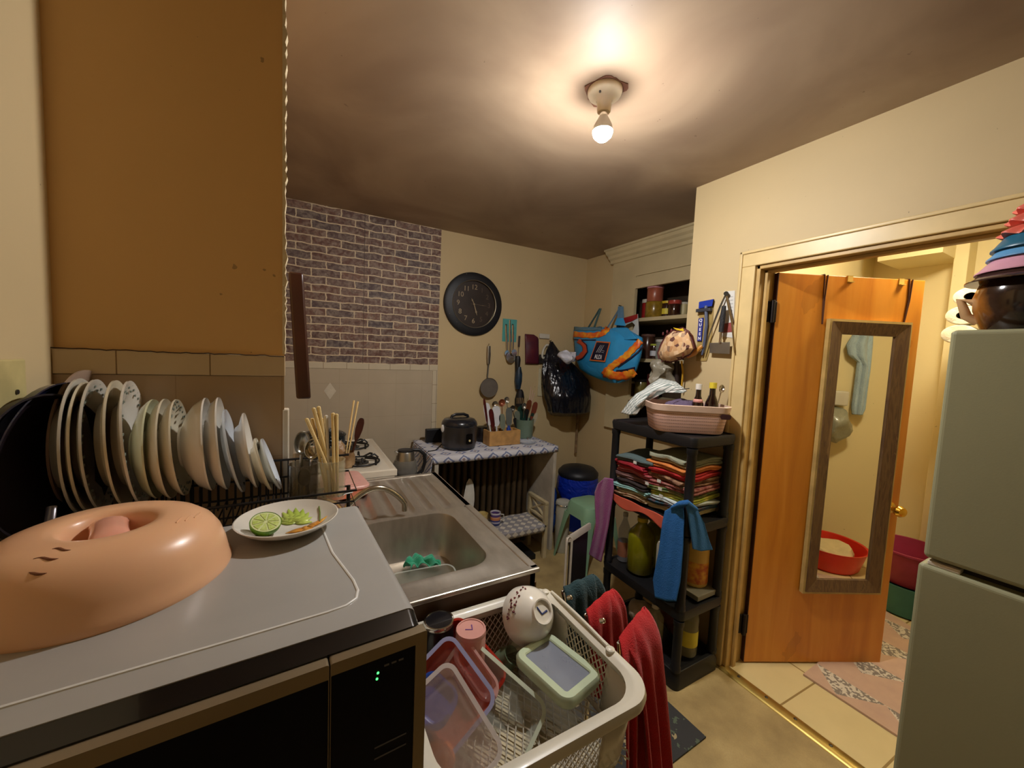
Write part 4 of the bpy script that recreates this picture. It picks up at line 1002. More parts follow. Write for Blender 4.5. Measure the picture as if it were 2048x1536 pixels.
# ---------------- towels hanging beside the basket
def towel(lbl, ridge, drop_l, drop_r, m, name='towel', w=None, fold=.006, seed=0, parent=None, group=None):
    """ridge: list of 3D points; falls on both sides by drop vectors (end positions offsets)"""
    rid = [Vector(p) for p in ridge]; nu_=24; nv_=40
    def rp_(u):
        f = u*(len(rid)-1); i = min(int(f),len(rid)-2); return rid[i].lerp(rid[i+1], f-i)
    dl = Vector(drop_l); dr_ = Vector(drop_r)
    def f(u,v):
        p = rp_(u); s = (v-.5)*2
        d = dr_ if s > 0 else dl; t = abs(s); hz = Vector((d.x,d.y,0)); 
        e = min(1,t*3.2)
        q = p + hz*(.35*(1-(1-e)**2)+.65*t) + Vector((0,0,d.z))*(t**1.35)
        nn = Vector((-hz.y,hz.x,0)); nn = nn.normalized() if nn.length > 1e-6 else Vector((1,0,0))
        ph = u*PI*2.4+seed
        q += hz.normalized()*fold*t*2.2*math.sin(ph*2.0) if hz.length>1e-6 else Vector()
        q += nn*(u-.5)*-.12*t*(rid[-1]-rid[0]).length*(1 if (rid[-1]-rid[0]).dot(nn)>0 else -1)
        q.z += .006*mnoise.noise(Vector((u*4+seed,v*5,0)))
        return q
    return MB().sheet(nu_,nv_,f).build(name, m, label=lbl, cat='towel', solid=.004, group=group)
redt = mat('red_terry_cloth',(180,24,28),.95,var=.18,vs=20,bump=.4,bs=300,sheen=.15)
gre = mat('dark_teal_terry_cloth',(34,62,68),.95,var=.2,bump=.5,bs=220,sheen=.15)
rail = T('towel_rail', 'slim chrome rail carrying the red and teal towels beside the basket', 'towel rail', (.80,.8,.79))
ra = [P(1150,1190,Z=.83), P(1215,1230,Z=.83), P(1270,1275,Z=.83)]
towel('red towel hanging over the rail, nearest the camera', [P(1238,1278,Z=.825),P(1262,1245,Z=.845),P(1288,1214,Z=.85)], (-.05,-.09,-.36), (.035,-.10,-.44), redt, seed=.4, fold=.008)
towel('red towel hanging over the rail between the teal towel and the nearer red towel', [P(1172,1222,Z=.83),P(1200,1196,Z=.85),P(1226,1176,Z=.86)], (-.02,-.06,-.22), (.05,-.06,-.30), redt, seed=1.9, fold=.006)
towel('dark teal ribbed towel hanging beside the far corner of the basket', [P(1126,1176,Z=.83),P(1158,1160,Z=.845),P(1186,1148,Z=.85)], (-.01,-.05,-.2), (.05,-.05,-.24), gre, seed=3.1, fold=.005)
for a,b in ((P(1236,1286,Z=.812),P(1288,1222,Z=.838)),(P(1170,1230,Z=.82),P(1226,1184,Z=.85)),(P(1124,1184,Z=.82),P(1186,1156,Z=.84))):
    MB().cyl(a,b,.004,n=10).build('arm', chrome, rail)
mb = MB().tube([(.745,.90,.76),(.745,.68,.76)],.004,8)
for a_ in (P(1124,1184,Z=.82),P(1170,1230,Z=.82),P(1236,1286,Z=.812)): mb.tube([a_,(.745,a_.y,.76)],.0035,8)
mb.tube([(.745,.8,.76),(.745,.8,.01)],.006,8); mb.build('bracket', chrome, rail)
for px,py in ((1136,1192),(1201,1238)):
    q = P(px,py,Z=.83); MB().lathe([(.007,0),(.007,.012),(.003,.015)], q-Vector((0,0,.006)), (.5,-.7,.5), 14).build('rail_knob', chrome, rail)
# floral mat on the floor
g = NT('dark_floral_mat', .85); vo = g.n('ShaderNodeTexVoronoi', Vector=g.tc, Scale=11.0); vd = vo.outputs['Distance']
fl = g.math('LESS_THAN', vd, .30); pet = g.noise(55, detail=3)
c = g.mix(g.math('MULTIPLY', fl, g.math('GREATER_THAN', pet, .5)), (50,50,52), (160,146,110)); g.base(g.mix(g.math('LESS_THAN', g.noise(26), .36), c, (84,96,78))).bump(g.noise(200), .4, .002)
a,b,c_,d_ = P(1300,1400,Z=.006),P(1345,1402,Z=.006),P(1412,1472,Z=.006),P(1330,1560,Z=.006)
q0 = P(1412,1474,Z=.006); q1 = P(1330,1398,Z=.006); xdir = (q0-q1).normalized()
Mm = frame(q0, -xdir, Vector((-xdir.y,xdir.x,0)))
ly = Vector((-xdir.y,xdir.x,0)); ly = ly if (ly.x < 0 or ly.y < -.5) else -ly
pts = [q0, q0-xdir*.75, q0-xdir*.75+ly*.45, q0+ly*.45]
MB().loft([[Vector((p.x,p.y,.001)) for p in pts],[Vector((p.x,p.y,.008)) for p in pts]]).build('floor_mat', g.m, label='dark grey floor mat with pale roses under the red towels', cat='mat', smooth=False)
# ================================================================ BACK CORNER: radiator table, appliances, utensils
TZ = .85
tabm = mat('chipped_white_paint',(206,196,178),.5,var=.3,vs=7)
TX0,TX1,TY0,TY1 = .80,1.80,2.45,2.94
rc = T('radiator_cover', 'open-fronted white wooden cover over the radiator with a shelf-like top', 'radiator cover', ((TX0+TX1)/2,(TY0+TY1)/2,0))
MB().box((TX0,TY0,TZ-.028),(TX1,TY1,TZ-.006)).build('top_board', tabm, rc, smooth=False, bevel=.003)
MB().box((TX1-.028,TY0,0),(TX1,TY1,TZ-.028)).build('side_panel', tabm, rc, smooth=False, bevel=.002)
MB().box((TX0,TY0,0),(TX0+.028,TY1,TZ-.028)).build('side_panel', tabm, rc, smooth=False, bevel=.002)
rad = T('radiator', 'old bronze cast iron column radiator under the draped table top', 'radiator', (1.3,2.78,0))
radm = mat('bronzed_iron',(96,78,56),.4,.4,var=.4,vs=5)
n=15
for k in range(n):
    x = .90+.055*k; mb = MB()
    for yy in (2.70,2.80):
        mb.lathe([(.016,.09),(.020,.12),(.020,.70),(.016,.74)], (x,yy,0), n=12)
    mb.tube([(x,2.69,.73),(x,2.71,.755),(x,2.79,.755),(x,2.81,.73)], .021, 10).tube([(x,2.69,.12),(x,2.72,.095),(x,2.78,.095),(x,2.81,.12)], .021, 10)
    mb.build('section', radm, rad)
for zz in (.13,.72): MB().cyl((.88,2.75,zz),(.92+.055*(n-1),2.75,zz),.016).build('connector', radm, rad)
for x in (.90,.90+.055*(n-1)):
    for yy in (2.70,2.80): MB().cyl((x,yy,0),(x,yy,.1),.022,.014,n=12).build('foot', radm, rad)
# tablecloth
g = NT('ikat_printed_cloth', .8)
x,y,z = g.xyz(); u = g.math('ADD', g.math('MULTIPLY', x, 9), g.math('MULTIPLY', g.noise(18),.25)); v = g.math('ADD', g.math('ADD', g.math('MULTIPLY', y, 9), g.math('MULTIPLY', z, 9)), g.math('MULTIPLY', g.noise(22),.25))
a = g.math('ABSOLUTE', g.math('SUBTRACT', g.math('FRACT', u), .5)); b = g.math('ABSOLUTE', g.math('SUBTRACT', g.math('FRACT', v), .5))
d = g.math('ADD', a, b); k1 = g.math('LESS_THAN', g.math('ABSOLUTE', g.math('SUBTRACT', d, .32)), .075); k2 = g.math('LESS_THAN', d, .12)
c = g.mix(k1, (206,206,212), (112,122,158)); g.base(g.mix(k2, c, (150,130,132))).bump(g.noise(150), .15, .001)
ikat = g.m
tc_ = T('tablecloth', 'white cloth with blue grey geometric print draped over the radiator cover', 'tablecloth', (1.3,2.7,TZ))
def ftop(u,v):
    x = TX0-.012+(TX1-TX0+.024)*u; L = .545; s = v*(L+.05)
    w = .005*math.sin(x*17)+.004*mnoise.noise(Vector((x*6,v*3,0)))
    if s < .04: return (x, TY0-.006-.004*math.sin(x*20), TZ-.045+s+.0)   # front hem
    return (x, TY0-.006+(s-.04)*.98, TZ+.0015+w*.25)
MB().sheet(50,24,ftop).build('top_cloth', ikat, tc_, solid=.002)
def fside(u,v):
    y = TY0-.004+.50*u; s = v; drop = .34-.10*u
    return (TX0-.014-.05*s*(.6+.4*math.sin(u*9))-.02*s, y-.01*s, TZ-.001-drop*s)
MB().sheet(26,20,fside).build('side_drape', ikat, tc_, solid=.002)
# rice cooker
q = P(918,880,Y=2.66); q.z = TZ+.006; rq = Vector((q.x, 2.66, TZ+.006))
rck = T('rice_cooker', 'dark grey rice cooker with a black lid handle on the draped table', 'rice cooker', rq)
dgrey = mat('brushed_dark_steel',(88,84,82),.3,.8,var=.1); bl2 = mat('charcoal_plastic',(30,32,38),.25,coat=.3)
R_ = .130
MB().lathe([(.002,0),(R_*.86,0),(R_*.93,.006),(R_*.95,.02)], rq, n=48).build('base', bl2, rck)
MB().lathe([(R_*.95,.02),(R_,.05),(R_,.165)], rq, n=48).build('body', dgrey, rck)
MB().lathe([(R_,.165),(R_*1.02,.168),(R_*1.02,.178),(R_*.98,.195),(R_*.86,.214),(R_*.6,.224),(.002,.228)], rq, n=48).build('lid', bl2, rck)
MB().tube([rq+Vector((-.07,-.0,.212)),rq+Vector((-.062,-.0,.235)),rq+Vector((-.03,-.0,.247)),rq+Vector((.03,0,.247)),rq+Vector((.062,0,.235)),rq+Vector((.07,0,.212))], .011, 12, flat=.7).build('handle', bl2, rck)
fd = (CP-rq); fd.z = 0; fd.normalize(); sd_ = Vector((fd.y,-fd.x,0))
pa = rq + (Matrix.Rotation(math.radians(34),3,'Z')@fd)*(R_+.001); pn = (pa-rq); pn.z=0; pn.normalize(); ps = Vector((-pn.y,pn.x,0))
M_ = frame(pa+Vector((0,0,.085)), ps, (0,0,1))
pnl = MB(M_).loft([[(a,b,-.006) for a,b in rrect(.052,.075,.01,4)],[(a,b,.004) for a,b in rrect(.052,.075,.01,4)]]).build('switch_panel', blackg, rck)
MB(M_).lathe([(.008,.003),(.008,.008),(.002,.009)], (0,-.012,0), n=14).build('switch', mat('amber_switch',(226,210,150),.3), pnl)
hp = rq + (Matrix.Rotation(math.radians(-62),3,'Z')@fd)*(R_+.006)
MB().ball(hp+Vector((0,0,.15)), .022, 14, (.6,.6,1.3)).build('steam_catcher', mat('milky_plastic',(220,214,204),.35), rck)
# cord from the cooker hanging over the side
MB().tube([rq+Vector((-.12,.04,.02)),(TX0+.06,2.62,TZ+.007),(TX0+.0,2.6,TZ+.007),(TX0-.03,2.57,TZ-.02),(TX0-.065,2.55,TZ-.16),(TX0-.085,2.5,TZ-.27)], .0035, 8).build('power_cord', blackp, label='thin black cord running over the left end of the draped table', cat='cord')
# black appliance between cooker and box
aq = P(962,876,Y=2.82); aq = Vector((aq.x,2.80,TZ+.006))
MB().lathe([(.002,0),(.05,.0),(.055,.01),(.055,.09),(.045,.115),(.002,.12)], aq, n=28).build('grinder', mat('black_round_appliance',(26,22,22),.35), label='small round black appliance between the rice cooker and the wooden box', cat='appliance')
MB().box((.86,2.86,TZ+.004),(.99,2.90,TZ+.11)).build('black_case', blackp, label='flat black case standing behind the rice cooker against the wall', cat='case', smooth=False, bevel=.006)
# wooden box
w0 = P(979,886,Y=2.60); w1 = P(1040,888,Y=2.60)
wx0, wx1 = w0.x, w1.x; wy0, wy1 = 2.60, 2.72
wb = T('wooden_box', 'open pale wooden box on the draped table', 'box', ((wx0+wx1)/2,2.66,TZ+.004))
zz0, zz1 = TZ+.005, TZ+.118
MB().box((wx0,wy0,zz0),(wx1,wy0+.01,zz1)).box((wx0,wy1-.01,zz0),(wx1,wy1,zz1)).box((wx0,wy0+.01,zz0),(wx0+.01,wy1-.01,zz1)).box((wx1-.01,wy0+.01,zz0),(wx1,wy1-.01,zz1)).box((wx0+.01,wy0+.01,zz0),(wx1-.01,wy1-.01,zz0+.008)).build('box_body', wood, wb, smooth=False, bevel=.0015)
# utensils in the box
def item_blade(name,lbl,cat,b,t,m,m2,w=.016,grp=None,frac=.45):
    b=Vector(b); t=Vector(t); d=(t-b).normalized(); s=d.cross(Vector((0,-1,0))).normalized(); root=T(name,lbl,cat,b,grp)
    MB().tube([b,b.lerp(t,frac)],.006,8,flat=.6).build('handle',m,root)
    MB().loft([[b.lerp(t,q_)+s*w_*w*1.35*e+Vector((0,.0015*f,0)) for e,f in ((-1,-1),(1,-1),(1,1),(-1,1))] for q_,w_ in ((frac,.4),(frac+.08,.8),(.85,1),(.96,.8),(1,.3))]).build('blade',m2,root)
    return root
maroon = mat('maroon_handle',(84,26,24),.4); wpl = mat('white_utensil',(214,216,220),.35); gsil = mat('silicone_grey_green',(120,128,112),.5); tealm = mat('dark_green_nylon',(28,62,54),.4); cop = mat('copper_brown',(140,78,50),.35,.4)
def wt_(x,y,Y=2.66): return P(x,y,Y=Y)
wbq = lambda f: Vector((wx0+(wx1-wx0)*f, 2.66, zz0+.012))
item_blade('knife','long dark maroon handled knife at the left edge of the wooden box','knife',wbq(.12),wt_(968,797),dsteel,maroon,.008)
item_blade('spatula','white plastic spatula standing leftmost of the two in the wooden box','spatula',wbq(.2),wt_(972,806),wpl,wpl,.022)
item_blade('spatula','white plastic spatula with a wide head next to the maroon ladle handle','spatula',wbq(.35),wt_(992,812),wpl,wpl,.028)
item_blade('spoon','short red wooden spoon between the two white spatulas','spoon',wbq(.3),wt_(981,818),maroon,maroon,.016)
item_blade('turner','grey green silicone turner standing in the wooden box','turner',wbq(.6),wt_(1003,828),gsil,gsil,.02)
item_blade('turner','darker grey turner behind the white spatula in the wooden box','turner',wbq(.75),wt_(1018,815,2.69),gsil,mat('slate_silicone',(96,100,96),.4),.022)
spoon('ladle','steel ladle with a copper brown bowl at the back of the wooden box',wbq(.6)+Vector((0,.03,0)),P(1004,812,Y=2.69),.06,.06,cop,(0,-1,.2),'ladle')
spoon('ladle','bright steel ladle at the back left of the wooden box',wbq(.3)+Vector((0,.03,0)),P(990,815,Y=2.70),.055,.055,chrome,(0,-1,.4),'ladle')
MB().lathe([(.002,0),(.018,0),(.018,.075),(.012,.085),(.010,.1),(.002,.1)], (wx0+(wx1-wx0)*.72,2.66,zz0+.04), n=16).build('blue_bottle', mat('cobalt_bottle',(28,60,150),.3), label='cobalt blue bottle standing in the wooden box', cat='bottle')
# green crock with utensils
cq = P(1047,878,Y=2.82); cq = Vector((cq.x,2.82,TZ+.006))
ck = T('utensil_crock', 'pale green crock packed with kitchen tools on the draped table', 'crock', cq)
MB().lathe([(.002,0),(.070,0),(.076,.008),(.084,.15),(.088,.158),(.083,.158),(.079,.15),(.07,.012),(.002,.01)], cq, n=36).build('crock_body', mat('celadon_crock',(120,142,122),.3,coat=.3), ck)
def ct(x,y,Y=2.82): return P(x,y,Y=Y)
def cb2(a): return cq+Vector((.05*math.cos(a),.05*math.sin(a),.014))
pf = item_blade('spaghetti_fork','dark green pasta fork with pale prongs in the green crock','fork',cb2(0.5),ct(1040,812),tealm,tealm,.026)
mb = MB(); tq = ct(1040,800)
for k in range(5): mb.tube([tq+Vector((-.03+.015*k,-.004,-.03)), tq+Vector((-.036+.018*k,-.012,.02))],.0025,6)
mb.build('prong', mat('pale_prongs',(170,140,90),.5), pf)
item_blade('spatula','copper brown spatula in the green crock, left of the pink sticks','spatula',cb2(1.5),ct(1060,800),cop,cop,.02)
item_blade('spatula','red brown wooden spatula at the right of the green crock','spatula',cb2(.2),ct(1072,804),cop,mat('reddish_wood',(120,58,40),.5),.02)
item_blade('turner','cream turner leaning right out of the green crock','turner',cb2(0),ct(1074,826),mat('cream_plastic',(186,176,150),.4),mat('cream_plastic',(186,176,150),.4),.015)
for k,x in enumerate((1062,1066,1069)):
    MB().tube([cb2(.8+.2*k), ct(x,774+6*k)],[.003,.003],6).build('stick', mat('pinkish_stick',(206,170,160),.5), label='thin pinkish stick standing at the back of the green crock, '+('left','middle','right')[k]+' one', cat='stick', group='pinkish sticks in the green crock')
spoon('skimmer','dark round steel skimmer in the green crock',cb2(2.5),ct(1026,822),.055,.055,dsteel,(0,-1,.2),'skimmer')
item_blade('brush','dark green silicone brush at the front of the green crock','brush',cb2(4.5),ct(1046,836,2.78),tealm,tealm,.016)
for k,(x,y,a_,m_,w_,lb,kd) in enumerate(((1034,822,2.9,gsil,.02,'grey silicone turner at the left of the green crock','turner'),(1054,818,1.1,mat('black_nylon',(30,28,30),.5),.018,'black nylon turner between the pasta fork and the copper spatula','turner'),(1066,826,.6,tealm,.014,'narrow dark green spatula at the right of the green crock','spatula'),(1029,836,3.4,mat('black_nylon',(30,28,30),.5),.014,'small black spatula low at the left rim of the green crock','spatula'))):
    item_blade(kd,lb,kd,cb2(a_),ct(x,y),m_,m_,w_)
spoon('spoon','slotted steel serving spoon at the middle of the green crock',cb2(3.9),ct(1048,818,2.79),.045,.055,steel,(0,-1,.2))
spoon('ladle','bright steel ladle leaning between the wooden box and the green crock',wbq(.85)+Vector((0,.03,0)),P(1014,806,Y=2.70),.05,.055,steel,(0,-1,.3),'ladle')
# glass dish
gq_ = P(1060,893,Y=2.56); gq_ = Vector((gq_.x,2.60,TZ+.005))
gd = T('glass_dish','shallow clear glass dish with a knob lid at the right end of the draped table','dish',gq_)
MB().lathe([(.002,0),(.05,0),(.066,.012),(.068,.02),(.06,.026),(.03,.032),(.002,.034)], gq_, n=36).build('dish_body', clear('clear_dish',(206,214,224),.05,.4), gd)
MB().lathe([(.006,.033),(.005,.04),(.011,.046),(.002,.05)], gq_, n=18).build('knob', chrome, gd)
# kettle on a small cloth-covered ledge
kx = P(803,950,Z=.82); kq = Vector((.542,2.20,.803))
led = T('corner_ledge','low ledge with a white cloth between the stove and the radiator cover','ledge',(.62,2.3,0))
MB().box((.468,2.03,.775),(.665,2.40,.797)).build('board', tabm, led, smooth=False); 
for x,y in ((.52,2.05),(.665,2.05),(.52,2.38),(.665,2.38)): MB().cbox((x,y,.387),(.025,.025,.775)).build('leg', tabm, led, smooth=False)
MB().sheet(20,20,lambda u,v: (.467+.205*u+(.004*math.sin(v*20) if u>.95 else 0), 2.03+.375*v, .799+.003*mnoise.noise(Vector((u*5,v*9,3)))-(.05*(u-.94)/.06 if u>.94 else 0))).build('ledge_cloth', ikat, label='folded pale printed cloth under the kettle', cat='cloth', solid=.002)
ket = T('electric_kettle','steel and grey electric kettle with a black loop handle','kettle',kq)
MB().lathe([(.002,0),(.073,0),(.075,.004),(.075,.018),(.068,.02)], kq, n=36).build('base', blackp, ket)
MB().lathe([(.068,.02),(.078,.03),(.082,.075),(.078,.115),(.066,.135)], kq, n=40).build('body', clear('grey_smoked_glass',(110,106,98),.12,.8), ket)
MB().lathe([(.066,.135),(.055,.18),(.050,.188),(.002,.19)], kq, n=36).build('collar', steel, ket)
MB().lathe([(.051,.187),(.050,.196),(.03,.200),(.002,.201)], kq, n=30).build('lid', blackp, ket)
MB().tube([kq+v_ for v_ in (Vector((.045,-.0,.19)),Vector((.09,-.01,.19)),Vector((.125,-.015,.16)),Vector((.130,-.015,.11)),Vector((.115,-.012,.055)),Vector((.072,-.005,.035)))],[.010,.012,.012,.012,.011,.008],12).build('handle', blackp, ket)
MB().tube([kq+Vector((-.048,0,.17)),kq+Vector((-.068,0,.19))],[.016,.008],10).build('spout', steel, ket)
ket.scale = (.86,.86,.93)
# ================================================================ back wall hangings
# clock
ck_c = P(946,607,Y=YB-.03); rc_ = .272
ck_c = Vector((1.280,YB-.002,1.968)); 
c1 = P(947,542,Y=YB-.03); c2 = P(947,673,Y=YB-.03); l1 = P(890,607,Y=YB-.03); l2 = P(1004,607,Y=YB-.03)
rc_ = (((c1-c2).length)+(l2-l1).length)/4; ck_c = Vector(((l1.x+l2.x)/2, YB-.002, (c1.z+c2.z)/2))
cl = T('wall_clock','large round black wall clock with a brown face and old-style numerals','clock',ck_c-Vector((0,0,rc_)))
cax = (0,-1,0)
g = NT('chipped_black_clock_frame', .5); g.base(g.mix(g.math('GREATER_THAN', g.noise(30,detail=6), .72), (16,18,24), (120,110,96))).bump(g.noise(20), .2,.003)
MB().lathe([(rc_*.97,0),(rc_,.006),(rc_*.985,.02),(rc_*.93,.028),(rc_*.82,.03),(rc_*.745,.034),(rc_*.735,.026)], ck_c, cax, 64, cap=False).build('frame', g.m, cl)
MB().lathe([(rc_*.752,.033),(rc_*.745,.038),(rc_*.73,.036),(rc_*.727,.028)], ck_c, cax, 64, cap=False).build('inner_ring', mat('tarnished_silver_ring',(150,140,120),.35,.7), cl)
g = NT('brown_clock_face', .4); g.base(g.ramp(g.noise(5,detail=4), [(.3,(32,24,22)),(.75,(54,42,37))]))
MB().lathe([(rc_*.735,.012),(rc_*.5,.0125),(.002,.013)], ck_c, cax, 64).build('face', g.m, cl)
numm = mat('faded_gold_numerals',(176,158,126),.5,var=.3)
for h in range(1,13):
    a = math.radians(90-30*h); rr_ = rc_*.53
    pos = ck_c+Vector((rr_*math.cos(a),-.0145,rr_*math.sin(a)))
    text(str(h), rc_*.215, frame(pos,(1,0,0),(0,0,1)), numm if h in (6,7,8,9,10,11,12) else mat('dim_numerals',(92,78,64),.5), 'numeral', cl, .0005)
def hand(name, ang, L, w, m=numm):
    a = math.radians(ang); d = Vector((math.cos(a),0,math.sin(a))); s = Vector((-d.z,0,d.x)); c = ck_c+Vector((0,-.018,0))
    MB().loft([[c+d*L*t+s*w*ww*e+Vector((0,y_,0)) for e,y_ in ((-1,0),(1,0),(1,-.0015),(-1,-.0015))] for t,ww in ((-.25,.4),(0,.7),(.55,1),(.7,2.2),(.8,.8),(1,.2))]).build(name, m, cl)
hand('hour_hand', -72, rc_*.36, .004); hand('minute_hand', 118, rc_*.2, .003); hand('second_hand', -2, rc_*.45, .0012, mat('dim_numerals',(120,104,84),.5))
hand('minute_hand_tail', -78, rc_*.5, .0025) if False else None
MB().lathe([(.007,.0135),(.007,.022),(.002,.023)], ck_c, cax, 16).build('centre_pin', numm, cl)
# skimmer ladle
W_Y = YB-.02
def wp(x,y,dy=.02): return P(x,y,Y=YB-dy)
sk1, sk2, sk3 = wp(978,692), wp(977,728), wp(975,755)
bq = wp(977,775,.03); br2 = pr(bq,19)
sm = T('skimmer_ladle','round grey skimmer ladle hanging by its steel handle left of the hanging cups','ladle',bq-Vector((0,0,br2)))
MB().tube([sk1,sk1.lerp(sk2,.5),sk2],[.016,.019,.014],10,flat=.5).build('handle', steel, sm)
MB().tube([sk2,sk3,bq+Vector((0,0,br2*.9))],.006,8).build('shaft', dsteel, sm)
MB().lathe([(br2,.012),(br2*1.02,.016),(br2*.98,.012),(br2*.85,.0),(br2*.5,-.012),(.002,-.016)], bq, (0,-1,0), 36).build('bowl', mat('grey_mesh_steel',(120,112,102),.4,.75,bump=.5,bs=400), sm, solid=.0015)
MB().cyl(wp(978,688,0),wp(978,688,.03),.003).build('nail', dsteel, label='nail holding the round grey skimmer ladle', cat='nail')
# teal card with hooks and measuring spoons
c0, c1_ = wp(1006,637,.001), wp(1032,680,.001)
hk_ = T('hook_card','teal card hook rack with steel measuring ladles under the clock','hook rack',Vector(((c0.x+c1_.x)/2,YB,c1_.z)))
MB().box((c0.x,YB-.004,c1_.z-.02),(c1_.x,YB,c0.z)).build('card', mat('teal_card',(86,166,162),.5), hk_, smooth=False)
for k,(x,y0,y1,rr_) in enumerate(((1012,650,702,.030),(1020,640,706,.05),(1026,650,700,.03))):
    a_ = wp(x,y0,.012+.006*k); b_ = wp(x+(2 if k==0 else 0),y1,.014+.006*k)
    ld = T('measuring_ladle',('small steel measuring spoon hanging left on the teal card','large steel ladle hanging in the middle of the teal card','small steel measuring spoon hanging right on the teal card')[k],'ladle',b_-Vector((0,0,rr_)))
    MB().tube([a_,a_.lerp(b_,.5),b_],[.008,.011,.008],8,flat=.4).build('handle', chrome, ld)
    MB().lathe([(rr_,.01),(rr_*.9,.0),(rr_*.5,-.01),(.002,-.013)], b_-Vector((-.004*k,0,rr_*.8)), (.15,-1,.1), 28).build('bowl', chrome, ld, solid=.0012)
for x in (1012,1025): MB().lathe([(.009,0),(.009,.006),(.003,.009)], wp(x,650,.004),(0,-1,0),16).build('hook_knob', tealm, hk_)
# brown handled tool, blue-black mitt
a_=wp(1039,672,.012); b_=wp(1036,716,.016)
kt = T('fork_tool','cooking fork with a brown handle hanging right of the teal card','fork',b_)
MB().tube([a_,a_.lerp(b_,.5)],.010,10,flat=.6).build('handle', mat('dark_brown_grip',(52,32,24),.4), kt); MB().tube([a_.lerp(b_,.5),b_],[.005,.003],8).build('shaft', chrome, kt)
um = T('cloth_sleeve','bundled black and blue cloth sleeve hanging under the brown handled fork','cloth',wp(1040,830,.03))
MB().lathe([(.002,0),(.018,0),(.026,.12),(.018,.15)], wp(1036,712,.03)-Vector((0,0,.15)), n=16).build('black_sleeve', blackp, um)
MB().lathe([(.022,0),(.034,.07),(.033,.14),(.018,.20)], wp(1036,778,.035)-Vector((0,0,.0)), n=14).build('blue_fold', mat('petrol_blue_cloth',(34,66,92),.4,coat=.2,rgb2=(16,28,40)), um)
MB().lathe([(.010,-.12),(.04,-.10),(.045,-.04),(.03,.03),(.02,.05)], wp(1040,790,.04), n=14).build('black_tip', mat('black_nylon_cloth',(22,18,22),.6), um, disp=.004, ds=20)
# maroon pouch
a_=wp(1049,668,.004); b_=wp(1073,728,.004)
MB().sheet(12,16,lambda u,v: (a_.x+(b_.x-a_.x)*u+.012*v*1.0-.01*(1 if v<.06 and u>.7 else 0), YB-.012-.02*math.sin(PI*v)*math.sin(PI*u)-.012*v, a_.z-(a_.z-b_.z)*v - (.012*u*0 if v>.1 else .02*(max(0,u-.7)/.3)))).build('pot_holder', mat('maroon_vinyl',(92,30,38),.45,rgb2=(70,20,40)), label='dark maroon curled pot holder pinned to the wall', cat='pot holder', solid=.006)
# white socket piece, beige tool and cream strip
a_=wp(1078,667,.002); b_=wp(1097,678,.002)
MB().box((a_.x,YB-.02,b_.z),(b_.x,YB,a_.z)).build('wall_socket', whitep, label='small white socket plate above the beige grater', cat='socket', smooth=False, bevel=.003)
gr1 = T('hand_grater','beige plastic grater with an oval handle hanging beside the maroon pot holder','grater',wp(1085,730,.02))
ge = wp(1091,703,.03); ring_=[ge+Vector((.030*math.cos(t)+.018*math.sin(t),0,.062*math.sin(t))) for t in [2*PI*i/24 for i in range(24)]]
MB().tube(ring_,.010,8,True).build('handle_loop', mat('beige_grater',(206,204,190),.4), gr1)
g0=wp(1079,709,.02); g1_=wp(1092,727,.02)
MB().box((g0.x,YB-.03,g1_.z),(g1_.x,YB-.015,g0.z)).build('blade_plate', mat('grater_plate',(92,84,78),.35,.6,var=.6,vs=60), gr1, smooth=False, bevel=.002)
g0=wp(1077,736,.002); g1_=wp(1088,792,.002)
cs = T('paper_strip','cream paper strip with small dark marks taped below the grater','paper strip',Vector((g0.x,YB,g1_.z)))
MB().box((g0.x,YB-.012,g1_.z),(g1_.x,YB-.002,g0.z)).build('strip', mat('cream_strip',(206,196,160),.6), cs, smooth=False, bevel=.002)
mb=MB()
for k in range(6): mb.cbox(((g0.x+g1_.x)/2+.004*(k%2),YB-.0125,g0.z-.03-.03*k),(.006,.001,.008))
mb.build('marks', blackp, cs, smooth=False)
# ================================================================ BUILT-IN CUPBOARD in the recess
cabm = mat('cupboard_cream_paint',(204,188,148),.5,var=.15,vs=4,bump=.1,bs=20)
OY0,OY1 = 1.62, 2.35      # opening
cx_ = XC-.03
cb = T('built_in_cupboard','cream built-in cupboard with open shelves and a moulded cornice in the recess','cupboard',(XC+.1,(CY0+CY1)/2,CZ0))
MB().box((cx_,CY0,CZ0),(XC+.0,OY0,2.40)).box((cx_,OY1,CZ0),(XC,2.62,2.40)).box((cx_,OY0,2.15),(XC,OY1,2.24)).box((cx_,OY0,2.252),(XC,OY1,2.40)).box((cx_+.012,OY0,2.24),(XC,OY1,2.252)).box((cx_,OY0,CZ0),(XC,OY1,CZ0+.06)).build('face_frame', cabm, cb, smooth=False)
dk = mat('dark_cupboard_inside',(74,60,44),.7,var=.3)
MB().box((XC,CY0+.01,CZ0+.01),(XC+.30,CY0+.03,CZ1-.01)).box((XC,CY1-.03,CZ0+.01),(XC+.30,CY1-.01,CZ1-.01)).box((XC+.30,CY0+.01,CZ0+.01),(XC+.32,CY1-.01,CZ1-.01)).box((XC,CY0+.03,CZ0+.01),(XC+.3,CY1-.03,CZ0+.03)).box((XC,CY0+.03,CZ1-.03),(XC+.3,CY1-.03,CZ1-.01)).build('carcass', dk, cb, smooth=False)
shz = (1.905,1.575,1.25)
for z in shz: MB().box((cx_+.004,CY0+.03,z-.028),(XC+.30,CY1-.031,z)).build('shelf', cabm, cb, smooth=False, bevel=.002)
mb = MB(); prof_=[(0,2.395),(.012,2.40),(.014,2.425),(.03,2.44),(.034,2.462),(.05,2.478),(.056,2.50),(.066,2.505),(.066,ZC),(0,ZC)]
mb.loft([[(cx_-a,1.452,z) for a,z in prof_],[(cx_-a*1.0,2.64+(a*.6),z) for a,z in prof_]]); mb.build('cornice', cabm, cb, smooth=False)
